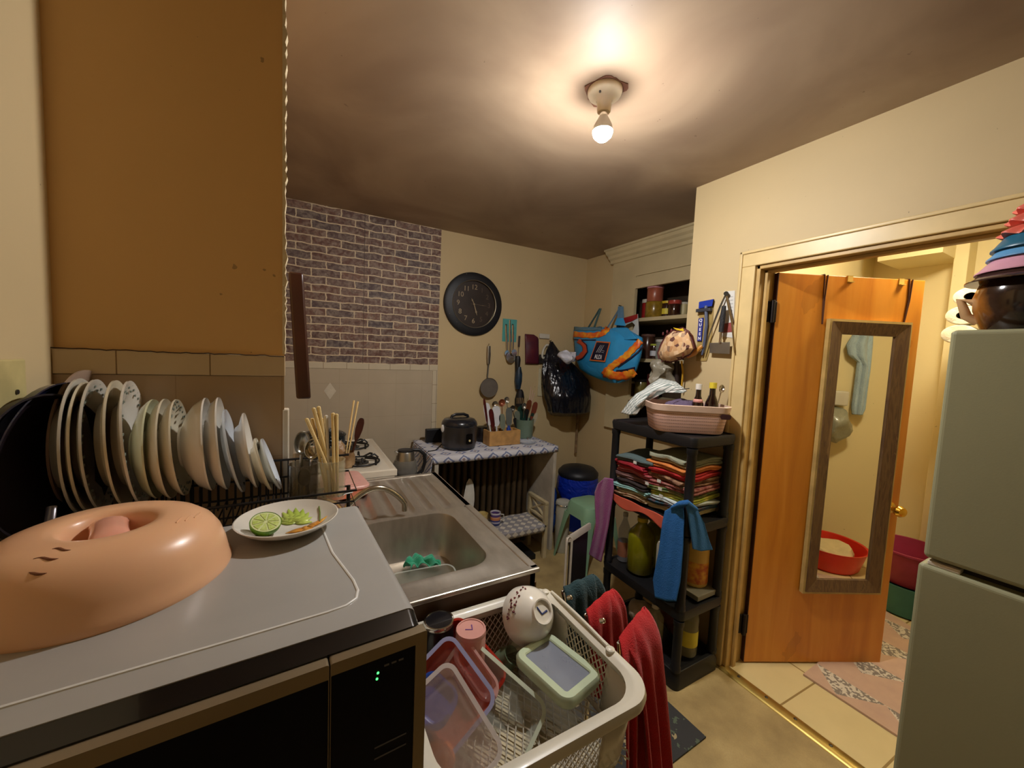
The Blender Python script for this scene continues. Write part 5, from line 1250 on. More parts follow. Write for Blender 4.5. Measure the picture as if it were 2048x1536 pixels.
# jars: (label, px, py(base y), shelf, radius px, height px, body mat, lid mat, kind)
def jar_at(lbl, px, z, X, rpx, h, bm_, lm=None, lh=.012, name='jar', cat='jar', labm=None, shoulder=.0, group=None):
    t = (X)/ray(px,768).x; q = CP+ray(px,768)*t; q = Vector((X,q.y,z+.001)); r = pr((X,q.y,z),rpx)
    root = T(name,lbl,cat,q,group)
    top = h-(lh if lm else 0)
    if shoulder: p_=[(.002,0),(r*.95,0),(r,.006),(r,top-shoulder*1.6),(r*.75,top-shoulder*.6),(r*.35,top-shoulder*.2),(r*.32,top)]
    else: p_=[(.002,0),(r*.96,0),(r,.004),(r,top-.006),(r*.93,top)]
    p_.append((.002,top))
    MB().lathe(p_, q, n=28).build('body', bm_, root)
    if labm: MB().lathe([(r*1.006,h*.2),(r*1.012,h*.22),(r*1.012,h*.52),(r*1.006,h*.54)], q, n=28, cap=False).build('paper_label', labm, root)
    if lm:
        rl = r*1.02 if not shoulder else r*.42
        MB().lathe([(rl,top),(rl*1.02,top+.002),(rl*1.02,h-.002),(rl*.95,h),(.002,h)], q, n=28).build('lid', lm, root)
    return root
X1 = XC+.04
brick_ = mat('terracotta_powder',(156,84,62),.3,coat=.6); mus = mat('mustard_paste',(146,116,34),.25,coat=.6,rgb2=(120,94,26),vs=30); darkj = mat('dark_sauce',(52,26,18),.15,coat=.7); pl_ = mat('mauve_lid',(186,130,140),.3); 
ja = jar_at('squat mustard yellow jar on the upper cupboard shelf under the terracotta one',1298,shz[0],X1,17,.125,mus)
jq = ja.location; jb = T('jar','terracotta jar with a mauve lid stacked on the mustard jar','jar',jq+Vector((0,0,.1265)))
r=.062
MB().lathe([(.002,0),(r*.96,0),(r,.004),(r,.10),(r*.95,.105)], jb.location, n=30).build('body', brick_, jb); MB().lathe([(r*1.03,.104),(r*1.05,.106),(r*1.05,.122),(r*.96,.126),(.002,.126)], jb.location, n=30).build('lid', pl_, jb)
jar_at('tall red packet-like tin at the left of the upper cupboard shelf',1283,shz[0],X1+.08,9,.17,mat('red_tin',(150,36,34),.35),whitep,.03,'tin','tin')
jar_at('dark sauce jar with a yellow label on the upper cupboard shelf',1323,shz[0],X1+.06,12,.13,darkj,mat('yellow_lid',(206,176,40),.4),.02,labm=mat('yellow_paper_label',(212,196,60),.5))
jar_at('dark brown jar with a red lid right of the yellow labelled jar',1338,shz[0],X1+.01,12,.12,darkj,mat('brick_red_lid',(160,62,52),.3),.03)
jar_at('pale jar at the right end of the upper cupboard shelf',1356,shz[0],X1+.08,8,.11,mat('cream_jar',(190,176,130),.4),whitep,.015)
jar_at('tall dark jar with a brown lid on the middle cupboard shelf',1290,shz[1],X1+.02,13,.20,mat('brown_bottle',(66,40,30),.2,coat=.5),mat('brown_lid',(100,70,60),.4),.02)
jar_at('small black jar with a lime lid on the middle cupboard shelf',1303,shz[1],X1+.0,7,.12,darkj,mat('lime_lid',(170,176,60),.4),.014,labm=mat('white_paper_label',(200,200,206),.5))
jar_at('pale glass jar with a wide white lid on the middle cupboard shelf',1322,shz[1],X1+.04,15,.155,mat('milky_jar',(150,156,146),.25,coat=.5),mat('white_lid',(226,222,212),.35),.02)
jar_at('ivory plastic jar behind the patchwork pouch on the middle cupboard shelf',1346,shz[1],X1+.02,14,.13,mat('ivory_jar',(200,186,150),.4),mat('white_lid',(226,222,212),.35),.02)
jar_at('brown jar with a cream lid on the lowest cupboard shelf',1258,shz[2],X1,12,.13,mat('amber_jar',(92,62,36),.2,coat=.5),mat('cream_lid',(190,176,140),.4),.02)
jar_at('olive jar on the lowest cupboard shelf beside the brown one',1282,shz[2],X1+.03,12,.15,mat('olive_jar',(110,100,50),.2,coat=.5),mat('black_lid',(30,28,28),.4),.02)
jar_at('tall maroon packet-like tin on the lowest cupboard shelf behind the grey bag',1306,shz[2],X1+.05,12,.2,mat('maroon_tin',(92,40,38),.4),None)
# ================================================================ BAGS in the corner
def gather(c_top, w, d, h, prof, nfold=18, amp=.06, seed=0, n=72, rows=36, ang=0, dirv=None):
    """gathered hanging bag: prof list of (t, scale)"""
    mb = MB(); c_top = Vector(c_top); a_ = Vector((math.cos(ang), math.sin(ang), 0)); b_ = Vector((-math.sin(ang), math.cos(ang), 0)); rings=[]
    for j in range(rows+1):
        t = j/rows
        for (t0,s0),(t1,s1) in zip(prof, prof[1:]):
            if t0 <= t <= t1: s = s0+(s1-s0)*(t-t0)/(t1-t0+1e-9); break
        ring_=[]
        for k in range(n):
            an = 2*PI*k/n; f = 1+amp*math.sin(nfold*an+seed+3*t)*(1-.35*t)+.10*mnoise.noise(Vector((math.cos(an)*1.5+seed, math.sin(an)*1.5, t*3)))
            ring_.append(c_top + a_*w/2*s*f*math.copysign(abs(math.cos(an))**.8,math.cos(an)) + b_*d/2*s*f*math.sin(an) + Vector((0,0,-h*t)))
        rings.append(ring_)
    return mb.loft(rings)
# big black bin bag hanging at the back wall
top = P(1107,680,Y=YB-.03)
bb_ = T('black_bin_bag','large shiny black plastic bag hanging from a nail in the back corner','bag',Vector((2.25,2.84,1.02)))
g = NT('crinkled_black_plastic', .22); g.base(g.mix(g.noise(6),(10,12,18),(18,22,34))).bump(g.math('ADD',g.noise(5,detail=3,dist=1.5),g.math('MULTIPLY',g.noise(4,g.map(sc=(4,4,.6)),detail=2),1.2)), .5, .04)
rings=[]
tp=[(1107,682,0.03,.01),(1107,700,.06,.03)]
xs = {0:(2.055,2.075),.12:(2.01,2.14),.3:(1.97,2.30),.5:(1.95,2.44),.75:(1.96,2.44),.93:(1.99,2.42),1:(2.08,2.36)}
ks_=sorted(xs); z0_, z1_ = 1.70, 1.01; mb=MB()
for j in range(41):
    t=j/40
    for a,b in zip(ks_,ks_[1:]):
        if a<=t<=b: f=(t-a)/(b-a); x0=xs[a][0]+(xs[b][0]-xs[a][0])*f; x1=xs[a][1]+(xs[b][1]-xs[a][1])*f; break
    dpt_=.02+.13*min(1,t*1.4)*(1 if t<.93 else max(.3,1-(t-.93)*8)); r_=[]
    for k in range(64):
        an=2*PI*k/64; fz=1+.05*math.sin(9*an+2*t)+.12*mnoise.noise(Vector((math.cos(an)*2,math.sin(an)*2,t*4)))
        r_.append(((x0+x1)/2+(x1-x0)/2*math.cos(an)*fz, YB-.012-dpt_+dpt_*math.sin(an)*min(fz,1.0), z0_+(z1_-z0_)*t))
    rings.append(r_)
mb.loft(rings).build('bag_body', g.m, bb_)
MB().cyl((2.065,YB,1.705),(2.065,YB-.03,1.71),.004).build('nail', dsteel, label='nail holding the big black bag in the corner', cat='nail')
# crumpled white plastic on top of the black bag
wc = P(1137,713,Y=2.66)
MB().ball(wc,.085,28,(1.05,.7,.55)).build('crumpled_plastic_bag', mat('crinkled_white_plastic',(206,208,220),.3,bump=.8,bs=40,coat=.4), label='crumpled white plastic bag squeezed between the black bag and the blue shopping bag', cat='bag', disp=.035, ds=17)
# printed shopping bag hanging from a nail on the cupboard stile
SBX = 2.30
def S(x,y,d=0): return P(x,y,X=SBX+d)
sb = T('shopping_bag','full blue shopping bag with orange wavy trim and dark logo plate, hanging from a nail','bag',S(1215,765))
g = NT('blue_bag_fabric', .42); g.base(g.mix(g.noise(4),(54,164,222),(40,132,196))).bump(g.noise(7,detail=5,dist=1.2), .6, .012); blueb = g.m
g = NT('orange_flame_trim', .42); g.base(g.ramp(g.noise(14,detail=3,dist=.6),[(.3,(226,66,28)),(.5,(240,120,30)),(.68,(248,186,50))])).bump(g.noise(9,detail=5), .5, .008); oran = g.m
navyt = mat('navy_trim',(30,26,58),.5)
# outline of the bag as seen, filled as a pillow around plane X=SBX ; row = (y, xl, xr)
rows_=[(628,1236,1243),(645,1224,1250),(662,1150,1262),(668,1147,1270),(676,1148,1286),(690,1149,1287),(710,1150,1284),(725,1152,1281),(740,1158,1276),(752,1180,1268),(762,1205,1255),(766,1222,1240)]
rows_=[(655,1148,1214),(662,1147,1262),(668,1147,1272),(676,1148,1286),(690,1149,1286),(706,1150,1284),(722,1153,1280),(738,1160,1275),(750,1178,1268),(760,1202,1258),(766,1222,1240)]
mb=MB(); rings=[]; n_=56
def bagpt(rr,an,tt,thick=.11):
    y,xl,xr=rr; c=(xl+xr)/2; h=(xr-xl)/2; u=math.cos(an); xx=c+h*u
    th=thick*(.35+.65*math.sin(PI*min(1,max(0,tt*.9+.05))))*(.9+.1*math.sin(6*u+tt*3))
    return P(xx,y,X=SBX-th*math.sin(an)*(1 if math.sin(an)>0 else .4))
for j,rr in enumerate(rows_):
    tt=j/(len(rows_)-1); rings.append([bagpt(rr,2*PI*k/n_,tt) for k in range(n_)])
mb.loft(rings).build('bag_body', blueb, sb)
def bsurf(x,y,off=.004,thick=.11):
    for j,(r0,r1) in enumerate(zip(rows_,rows_[1:])):
        if r0[0]<=y<=r1[0] or j==len(rows_)-2:
            f=min(1,max(0,(y-r0[0])/(r1[0]-r0[0]))); rr=[r0[i]+(r1[i]-r0[i])*f for i in range(3)]; tt=(j+f)/(len(rows_)-1); break
    c=(rr[1]+rr[2])/2; h=(rr[2]-rr[1])/2; u=max(-.97,min(.97,(x-c)/h)); an=math.acos(u)
    th=thick*(.35+.65*math.sin(PI*min(1,max(0,tt*.9+.05))))*(.9+.1*math.sin(6*u+tt*3))
    X_=SBX-th*math.sin(an)-off
    return P(x,y,X=X_)
def strip(path, w, m, nm, off=.004, root=sb):
    """band painted over the front of the bag: path of (x,y) px, width px"""
    mb=MB(); A=[];B=[]; pp=[]
    for (a,b),(c,d) in zip(path,path[1:]):
        for k in range(6): pp.append((a+(c-a)*k/6,b+(d-b)*k/6))
    pp.append(path[-1])
    cols=5
    G_=[]
    for i,(x,y) in enumerate(pp):
        x2,y2=pp[min(i+1,len(pp)-1)]; x1,y1=pp[max(0,i-1)]; dx_,dy_=x2-x1,y2-y1; L=math.hypot(dx_,dy_) or 1; nx_,ny_=-dy_/L,dx_/L
        wv=w*(.5+.06*math.sin(i*1.3)); G_.append([mb.v(bsurf(x+nx_*wv*(2*k/(cols-1)-1), y+ny_*wv*(2*k/(cols-1)-1), off)) for k in range(cols)])
    for a,b in zip(G_,G_[1:]):
        for k in range(cols-1): mb.face([a[k],b[k],b[k+1],a[k+1]])
    return mb.build(nm, m, root, solid=.0015)
strip([(1147,668),(1165,670),(1185,671),(1203,668),(1213,660),(1216,655)],11,oran,'orange_trim')
strip([(1148,657),(1170,658),(1190,658),(1204,656)],7,mat('grey_blue_lining',(96,132,150),.5),'lining_band')
strip([(1147,679),(1170,680),(1192,680)],2.2,navyt,'navy_line')
strip([(1281,681),(1274,690),(1262,702),(1250,714),(1236,724),(1222,734),(1212,743),(1208,750)],13,oran,'orange_trim',.006)
strip([(1286,692),(1276,704),(1262,716),(1247,726),(1236,734)],3,navyt,'navy_line',.008)
strip([(1208,745),(1222,750),(1240,752),(1258,750),(1270,742)],17,oran,'orange_trim',.007)
strip([(1232,742),(1250,740),(1270,735)],3,navyt,'navy_line',.009)
strip([(1156,681),(1168,690),(1170,702),(1160,714),(1152,718)],9,mat('red_orange_circle',(214,84,50),.5),'orange_circle_trim',.005)
strip([(1163,681),(1173,690),(1175,704),(1165,717),(1154,721)],2,navyt,'navy_line',.007)
# logo plate
L4=[bsurf(*q,.012) for q in ((1193,682),(1221,684),(1210,724),(1179,721))]
nrm=(L4[1]-L4[0]).cross(L4[3]-L4[0]).normalized(); 
if nrm.dot(CP-L4[0])<0: nrm=-nrm
for k,(s,m_,nm) in enumerate(((1.0,mat('orange_logo_border',(236,120,50),.4),'logo_border'),(.88,mat('dark_navy_logo',(24,22,52),.4),'logo_field'))):
    c=sum(L4,Vector())/4; q=[c+(p-c)*s+nrm*.001*k for p in L4]
    MB().loft([q,[p+nrm*.0012 for p in q]]).build(nm, m_, sb, smooth=False)
c=sum(L4,Vector())/4; ux=((L4[1]+L4[2])-(L4[0]+L4[3])).normalized(); uy=((L4[0]+L4[1])-(L4[2]+L4[3])).normalized(); lh_=(L4[0]-L4[3]).length; lw_=(L4[1]-L4[0]).length
if frame(c,ux,uy).to_3x3()@Vector((0,0,1))@nrm < 0: pass
whi=mat('white_print',(226,226,232),.5)
text('ALDI', lh_*.27, frame(c-uy*lh_*.27+nrm*.003,ux,uy), whi, 'logo_lettering', sb, .0004, .0012, 1.0)
mb=MB()
for k in range(3):
    b0=c+ux*(-.22+.12*k)*lw_+uy*(-.06*lh_)+nrm*.004
    mb.tube([b0, b0+ux*lw_*.08+uy*lh_*.18, b0+ux*lw_*.14+uy*lh_*(.36)],[.0035,.0045,.002],6,flat=.3)
mb.tube([c+ux*(.1*lw_)+uy*(-.02*lh_)+nrm*.004, c+ux*(.3*lw_)+uy*(-.04*lh_)+nrm*.004],[.003,.004],6,flat=.3)
mb.tube([c+ux*(.12*lw_)+uy*(.06*lh_)+nrm*.004, c+ux*(.32*lw_)+uy*(.03*lh_)+nrm*.004],[.003,.004],6,flat=.3)
mb.build('logo_mark', whi, sb)
hm_=mat('slate_blue_strap',(92,128,156),.6)
nl=P(1241,612,X=cx_-.01)
for a,b in (((1214,657),(1241,613)),((1236,662),(1240,613)),((1246,668),(1243,613))):
    p0=S(*a); p1=P(b[0],b[1],X=cx_-.02); MB().tube([p0,p0.lerp(p1,.5)+Vector((0,0,-.005)),p1],.016,8,flat=.18).build('strap', hm_, sb)
# gathered neck below the nail
MB().loft([[S(x,y,-.05) for x,y in ((1228,650),(1252,652))]+[S(x,y,.03) for x,y in ((1252,652),(1228,650))],[S(x,y,-.03) for x,y in ((1234,636),(1247,636))]+[S(x,y,.03) for x,y in ((1247,636),(1234,636))]]).build('gathered_neck', blueb, sb, bevel=.004)
MB().loft([[S(x,y,-.08) for x,y in ((1198,684),(1276,678))]+[S(x,y,.03) for x,y in ((1276,678),(1198,684))],[S(x,y,-.05) for x,y in ((1226,655),(1255,655))]+[S(x,y,.03) for x,y in ((1255,655),(1226,655))]]).build('gathered_side', blueb, sb, bevel=.01)
MB().cyl(nl+Vector((.012,0,0)),nl+Vector((-.02,0,.004)),.004).build('nail', dsteel, label='nail in the cupboard stile carrying the blue shopping bag', cat='nail')
# second teal bag strap behind, and red/white carrier
a=P(1175,658,X=2.44); b=P(1200,617,X=2.45); c=P(1188,656,X=2.44)
MB().tube([a,b],.012,8,flat=.2).tube([c,b+Vector((0,-.01,0))],.012,8,flat=.2).build('bag_strap', mat('dull_teal_strap',(84,116,116),.7), label='dull teal strap loop of another bag hanging behind the blue shopping bag', cat='strap')
rbq=[P(x,y,X=2.37) for x,y in ((1237,636),(1276,627),(1277,700),(1250,706))]
wbag=T('carrier_bag','white and red carrier bag with cut-out handle hanging behind the blue shopping bag','bag',P(1262,700,X=2.37))
ringo=[(1238,640),(1276,628),(1278,660),(1276,700),(1262,704),(1248,700),(1246,668)]
holeo=[(1248,652),(1264,644),(1270,650),(1266,660),(1252,662),(1249,658),(1248,655)]
mb=MB(); mb.loft([[P(x,y,X=2.38) for x,y in ringo],[P(x,y,X=2.36) for x,y in ringo],[P(x,y,X=2.36) for x,y in holeo],[P(x,y,X=2.38) for x,y in holeo]],True,False); mb.build('bag_body', mat('white_glossy_bag',(206,208,204),.3,coat=.3,bump=.4,bs=20), wbag)
mb=MB(); mb.loft([[P(x,y,X=2.356) for x,y in ((1240,638),(1275,628),(1275,636),(1262,643),(1244,648))],[P(x,y,X=2.352) for x,y in ((1240,638),(1275,628),(1275,636),(1262,643),(1244,648))]]).build('red_top', mat('red_glossy_bag',(156,30,34),.3,coat=.3), wbag)
# ================================================================ RIGHT WALL HANGINGS (X = XR)
def RW(x,y,d=.0): return P(x,y,X=XR-d)
# patchwork pouch
pc0 = P(1352,695,X=1.80)
po_=T('patchwork_pouch','tan patchwork pouch with dark red stitched edges hanging at the wall end','pouch',P(1352,730,X=1.82))
g=NT('patchwork_print',.8); vo=g.n('ShaderNodeTexVoronoi',Vector=g.tc,Scale=42.0); g.base(g.ramp(g.n('ShaderNodeSeparateColor',_0=vo.outputs['Color']).outputs[0],[(.1,(206,166,120)),(.4,(178,128,84)),(.62,(222,190,150)),(.85,(92,54,44))])).bump(g.noise(30),.4,.004)
out_=[(1318,716),(1316,706),(1322,690),(1332,672),(1345,662),(1365,656),(1378,664),(1385,685),(1388,697),(1380,708),(1360,718),(1340,724),(1325,722)]
cpx=sum(a for a,_ in out_)/len(out_); cpy=sum(b for _,b in out_)/len(out_)
def pl(s,X): return [P(cpx+(a-cpx)*s,cpy+(b-cpy)*s,X=X) for a,b in out_]
MB().loft([pl(.5,1.865),pl(.95,1.86),pl(1,1.83),pl(.93,1.79),pl(.6,1.765),pl(.2,1.76)]).build('pouch_body', g.m, po_)
wine=mat('wine_red_piping',(84,28,32),.6)
MB().tube(pl(1.0,1.825),.006,8,True).build('piping', wine, po_)
mb=MB()
for k in range(7):
    t=k/6; x=1326+50*t; y=678-18*math.sin(PI*(.2+.6*t)); mb.ball(P(x,y,X=1.80),.009,10,(.6,.7,1.2))
for k in range(9): x=1324+52*k/8; y=722-10*(k/8)**1.5; mb.ball(P(x,y,X=1.80),.006,8,(.6,1,.7))
mb.build('scalloped_trim', wine, po_)
MB().tube([P(1378,664,X=1.80),P(1385,672,X=1.82),P(1392,697,X=1.86)],.004,8).tube([P(1372,662,X=1.79),P(1369,690,X=1.765),P(1366,712,X=1.78)],.005,8).build('strap', mat('brown_leather_strap',(110,56,36),.5), po_)
MB().loft([[P(x,y,X=1.80) for x,y in ((1346,655),(1352,660),(1368,663),(1366,656),(1360,658))],[P(x,y,X=1.785) for x,y in ((1346,655),(1352,660),(1368,663),(1366,656),(1360,658))]]).build('yellow_clip', mat('yellow_clip',(226,190,40),.4), po_, bevel=.002)
# wooden pepper-like tool right of pouch
q=RW(1392,705,.04); MB().tube([RW(1375,712,.05),RW(1388,706,.05),RW(1404,692,.03)],[.014,.016,.010],12).build('pouch_toggle', mat('amber_wood_toggle',(196,132,52),.3,coat=.4), label='amber coloured wooden toggle sticking out right of the patchwork pouch', cat='toggle')
# grey crumpled bag below pouch & black pole & yellow strap
gb=P(1320,745,X=1.88)
MB().ball(P(1322,752,X=1.84),.085,44,(.75,.8,1.15)).build('grey_bag', mat('grey_crumpled_film',(128,122,106),.35,coat=.4,bump=.8,bs=30), label='crumpled grey plastic bag under the patchwork pouch', cat='bag', disp=.030, ds=26)
MB().cyl(P(1354,722,X=1.88),P(1354,780,X=1.88),.014,.012).build('pole', mat('dark_brown_pole',(44,32,30),.4), label='short dark brown pole standing behind the pink basket below the pouch', cat='pole')
MB().tube([P(1363,722,X=1.88),P(1366,745,X=1.88),P(1363,775,X=1.88)],.008,8,flat=.3).build('yellow_strap', mat('yellow_webbing',(206,160,40),.7), label='yellow webbing strap hanging beside the dark pole', cat='strap')
# razor/peeler card
a,b=RW(1397,597,.003),RW(1428,722,.003)
pk2=T('peeler_pack','blister card with blue header holding a grey peeler on the right wall','tool pack',RW(1412,722))
c4=[(1400,603),(1428,598),(1423,690),(1413,722),(1392,722),(1396,660)]
MB().loft([[RW(x,y,0) for x,y in c4],[RW(x,y,.004) for x,y in c4]]).build('card', mat('amber_clear_card',(176,150,92),.3,coat=.4,var=.4), pk2, smooth=False)
c4=[(1398,604),(1427,598),(1424,612),(1397,617)]
MB().loft([[RW(x,y,.004) for x,y in c4],[RW(x,y,.02) for x,y in c4]]).build('blue_header', mat('royal_blue_plastic',(34,58,160),.35), pk2, smooth=False)
c4=[(1397,637),(1407,635),(1403,682),(1394,682)]
bs_=MB().loft([[RW(x,y,.005) for x,y in c4],[RW(x,y,.012) for x,y in c4]]).build('blue_side_label', mat('indigo_label',(44,50,130),.4), pk2, smooth=False)
for k,chx in enumerate('QUEEN'): text(chx,.022,frame(RW(1401.5-.7*k,641+9*k,.0135),(0,-1,0),(0,0,1)),whi,'label_letter',pk2,.0003,.0008)
MB().tube([RW(1412,612,.02),RW(1413,650,.02),RW(1408,690,.02),RW(1404,710,.02)],[.009,.008,.007,.005],8).build('peeler_handle', mat('slate_blue_grip',(80,88,112),.4), pk2)
MB().box((XR-.03,RW(1427,612).y,RW(1412,620).z-.012),(XR-.006,RW(1399,612).y,RW(1412,620).z+.006)).build('peeler_head', mat('gunmetal_grip',(70,72,80),.4,.4), pk2, smooth=False, bevel=.003)
# white notice card
c4=[(1448,583),(1470,581),(1466,676),(1440,672)]
wn=T('notice_card','white printed card pinned behind the steel tongs on the right wall','card',RW(1455,676))
MB().loft([[RW(x,y,0) for x,y in c4],[RW(x,y,.003) for x,y in c4]]).build('card', mat('white_card',(216,214,208),.5), wn, smooth=False)
c4=[(1443,648),(1467,644),(1465,664),(1441,666)]
MB().loft([[RW(x,y,.003) for x,y in c4],[RW(x,y,.004) for x,y in c4]]).build('red_picture', mat('dull_red_print',(150,72,66),.5,var=.4), wn, smooth=False)
mb=MB()
for k in range(6): 
    y_=594+7*k; p0=RW(1457,y_,.0035); p1=RW(1466,y_-1,.0035); mb.cyl(p0,p1,.0008,n=5)
mb.build('printed_lines', mat('grey_print',(120,120,124),.6), wn)
# scissor tongs (two long arms) + scraper
tg=T('steel_tongs','long steel tongs hanging open from a screw over the white card','tongs',RW(1440,700,.03))
MB().tube([RW(1452,588,.02),RW(1441,612,.025),RW(1430,640,.03),RW(1418,672,.03),RW(1408,706,.03)],[.006,.007,.006,.005,.004],8,flat=.6).build('left_arm', steel, tg)
MB().tube([RW(1452,588,.02),RW(1457,612,.025),RW(1464,645,.03),RW(1468,690,.03),RW(1469,706,.03)],[.006,.007,.006,.005,.004],8,flat=.6).build('right_arm', mat('aged_brass_steel',(160,136,96),.35,.8), tg)
MB().cyl(RW(1452,587,0),RW(1452,587,.03),.011,n=14).build('pivot', dsteel, tg)
scp=T('scraper','steel scraper with a ribbed black handle hanging inside the tongs','scraper',RW(1440,708,.03))
MB().tube([RW(1448,612,.04),RW(1446,630,.042),RW(1442,664,.04)],[.010,.013,.012],10).build('handle', mat('ribbed_black_grip',(40,40,44),.5,bump=.6,bs=200), scp)
MB().tube([RW(1442,664,.04),RW(1440,685,.035)],.006,8).build('neck', chrome, scp)
c4=[(1419,686),(1460,684),(1459,708),(1419,706)]
MB().loft([[RW(x,y,.025) for x,y in c4],[RW(x,y,.03) for x,y in c4]]).build('blade', mat('satin_blade',(150,146,136),.35,.85), scp, smooth=False, bevel=.002)
# ================================================================ BLACK SHELF UNIT
HX0,HX1,HY0,HY1 = 1.555,1.885,1.085,1.625
sh = T('shelving_unit','black four-tier plastic shelving unit beside the doorway','shelf',((HX0+HX1)/2,(HY0+HY1)/2,0))
levels=(.0,.39,.80,1.215); rt_=.052
def hr(z,d=0): return [((HX0+HX1)/2+a,(HY0+HY1)/2+b,z) for a,b in rrect(HX1-HX0-2*d,HY1-HY0-2*d,.03,5)]
for i,z in enumerate(levels):
    zt_=z if i else .085
    if i==0: MB().loft([hr(.0,.0),hr(.055,.0),hr(.085,.01),hr(.085,.03),hr(.07,.034)]).build('base_tray', blackp, sh, bevel=.003)
    else: MB().loft([hr(z-rt_,.012),hr(z-rt_+.006,.004),hr(z-.012,.0),hr(z,.004),hr(z,.012),hr(z-.006,.016)]).build('tier', blackp, sh)
    if i: 
        mb=MB()
        for k in range(6): mb.box((HX0+.03,HY0+.05+.08*k,z-rt_-.004),(HX1-.03,HY0+.058+.08*k,z-rt_))
        mb.build('rib', blackp, sh, smooth=False)
pr_=.021
for x in (HX0+.026,HX1-.026):
    for y in (HY0+.028,HY1-.028):
        for za,zb_ in ((.085,.39-rt_),(.39,.80-rt_),(.80,1.215-rt_)):
            MB().lathe([(pr_*1.15,0),(pr_*1.15,.02),(pr_,.024),(pr_,zb_-za-.03),(pr_*1.15,zb_-za-.024),(pr_*1.15,zb_-za)],(x,y,za),n=20).build('post', blackp, sh)
# ---- folded cloths on the second tier
def folded(cx,cy,z,sx,sy,th,m,lbl,layers=3,rot=0,seed=0,name='folded_cloth',grp='folded cloths piled on the second shelf',slope=0):
    """accordion folded cloth: folds face -x"""
    rng=random.Random(seed); layers=max(2,round(th/.0125)); t=th/layers; cx+=rng.uniform(-.012,.008); rot+=rng.uniform(-.09,.09); prof=[]; 
    for k in range(layers):
        zz=t*(k+.5); xs_=(-sx/2+rng.uniform(0,.012), sx/2-rng.uniform(0,.01)); a,b=(xs_ if k%2==0 else xs_[::-1])
        for j in range(9):
            prof.append((a+(b-a)*j/8,zz))
        if k<layers-1:
            s_=1 if k%2==0 else -1
            for j in range(1,4): an=-PI/2+PI*j/4; prof.append((b+s_*t*.5*math.cos(an),zz+t*.5+t*.5*math.sin(an)))
    c=math.cos(rot); s=math.sin(rot); cz_=z*3
    def f(u,v):
        i=u*(len(prof)-1); k=min(int(i),len(prof)-2); x=prof[k][0]+(prof[k+1][0]-prof[k][0])*(i-k); zz=prof[k][1]+(prof[k+1][1]-prof[k][1])*(i-k)
        y=(v-.5)*sy*(1+.05*math.sin(zz*300+seed))
        zz+= .5*t*mnoise.noise(Vector((x*11+seed,y*9,seed)))+.012*mnoise.noise(Vector((x*6,y*8,cz_)))+slope*y
        x+= .016*mnoise.noise(Vector((y*11,zz*40,seed+5)))
        return (cx+x*c-y*s, cy+x*s+y*c, z+zz)
    return MB().sheet(len(prof)-1,22,f).build(name,m,label=lbl,cat='cloth',solid=t*.72,group=grp)
cl_=lambda k,rgb,**kw: mat('cloth_'+k,rgb,.85,bump=.4,bs=180,var=kw.pop('var',.12),**kw)
zb2=.806
specs_far=[ # z-order far pile: (th, material, label, layers)
 (.020,cl_('cream_brown',(196,176,140),rgb2=(120,66,40),vs=26,var=.5),'cream and brown printed cloth at the bottom of the far pile',3),
 (.022,cl_('pale_cream',(206,200,170)),'pale cream cloth second from the bottom of the far pile',3),
 (.018,cl_('aqua',(146,192,190)),'aqua cloth in the lower part of the far pile',2),
 (.030,cl_('black_brown',(48,38,38)),'black brown cloth in the middle of the far pile',4),
 (.034,cl_('mauve',(132,98,96)),'mauve brown cloth above the black one in the far pile',4),
 (.026,cl_('dusty_rose',(170,84,88)),'dusty rose cloth in the upper far pile',3),
 (.040,cl_('crimson',(164,34,48)),'crimson folded cloth near the top of the far pile',5),
 (.034,cl_('slate_green',(86,104,104)),'slate grey green blanket topping the far pile under the top tier',3)]
z=zb2; 
for k,(th,m_,lb,ly_) in enumerate(specs_far):
    folded(HX0+.15+.006*math.sin(k*2),HY1-.165+.008*math.cos(k*3),z,.27,.212+.010*(k%3),th,m_,lb,ly_,rot=.05*math.sin(k),seed=k+1); z+=th+.0015
specs_near=[
 (.026,cl_('ivory',(216,200,156)),'ivory towel at the bottom of the near pile',3),
 (.018,cl_('teal_stripe',(30,84,104),rgb2=(90,50,40),vs=40,var=.5),'dark teal patterned cloth low in the near pile',2),
 (.022,cl_('white_blue',(206,216,216)),'white cloth low in the near pile',2),
 (.024,cl_('lime_green',(150,166,48),rgb2=(196,180,80),vs=18),'lime green cloth in the near pile',3),
 (.024,cl_('forest_green',(64,104,52),rgb2=(150,140,90),vs=30,var=.4),'dark green printed cloth in the near pile',3),
 (.030,cl_('wine_red',(120,34,38),rgb2=(176,120,110),vs=50,var=.5),'wine red flowered cloth in the middle of the near pile',4),
 (.032,cl_('floral_tan',(176,138,104),rgb2=(104,66,52),vs=28,var=.5),'tan floral cloth in the near pile',3),
 (.034,cl_('bright_red',(190,44,46)),'bright red cloth with thin folds in the near pile',5),
 (.026,cl_('orange',(214,128,62)),'orange cloth in the upper near pile',3),
 (.040,cl_('sage_grey',(150,152,130)),'thick sage grey blanket topping the near pile',3)]
z=zb2
for k,(th,m_,lb,ly_) in enumerate(specs_near):
    folded(HX0+.165+.005*math.sin(k*2.3),HY0+.165+.006*math.cos(k*3),z,.265,.215+.008*(k%3),th,m_,lb,ly_,rot=.04*math.cos(k*1.7),seed=20+k); z+=th+.0015
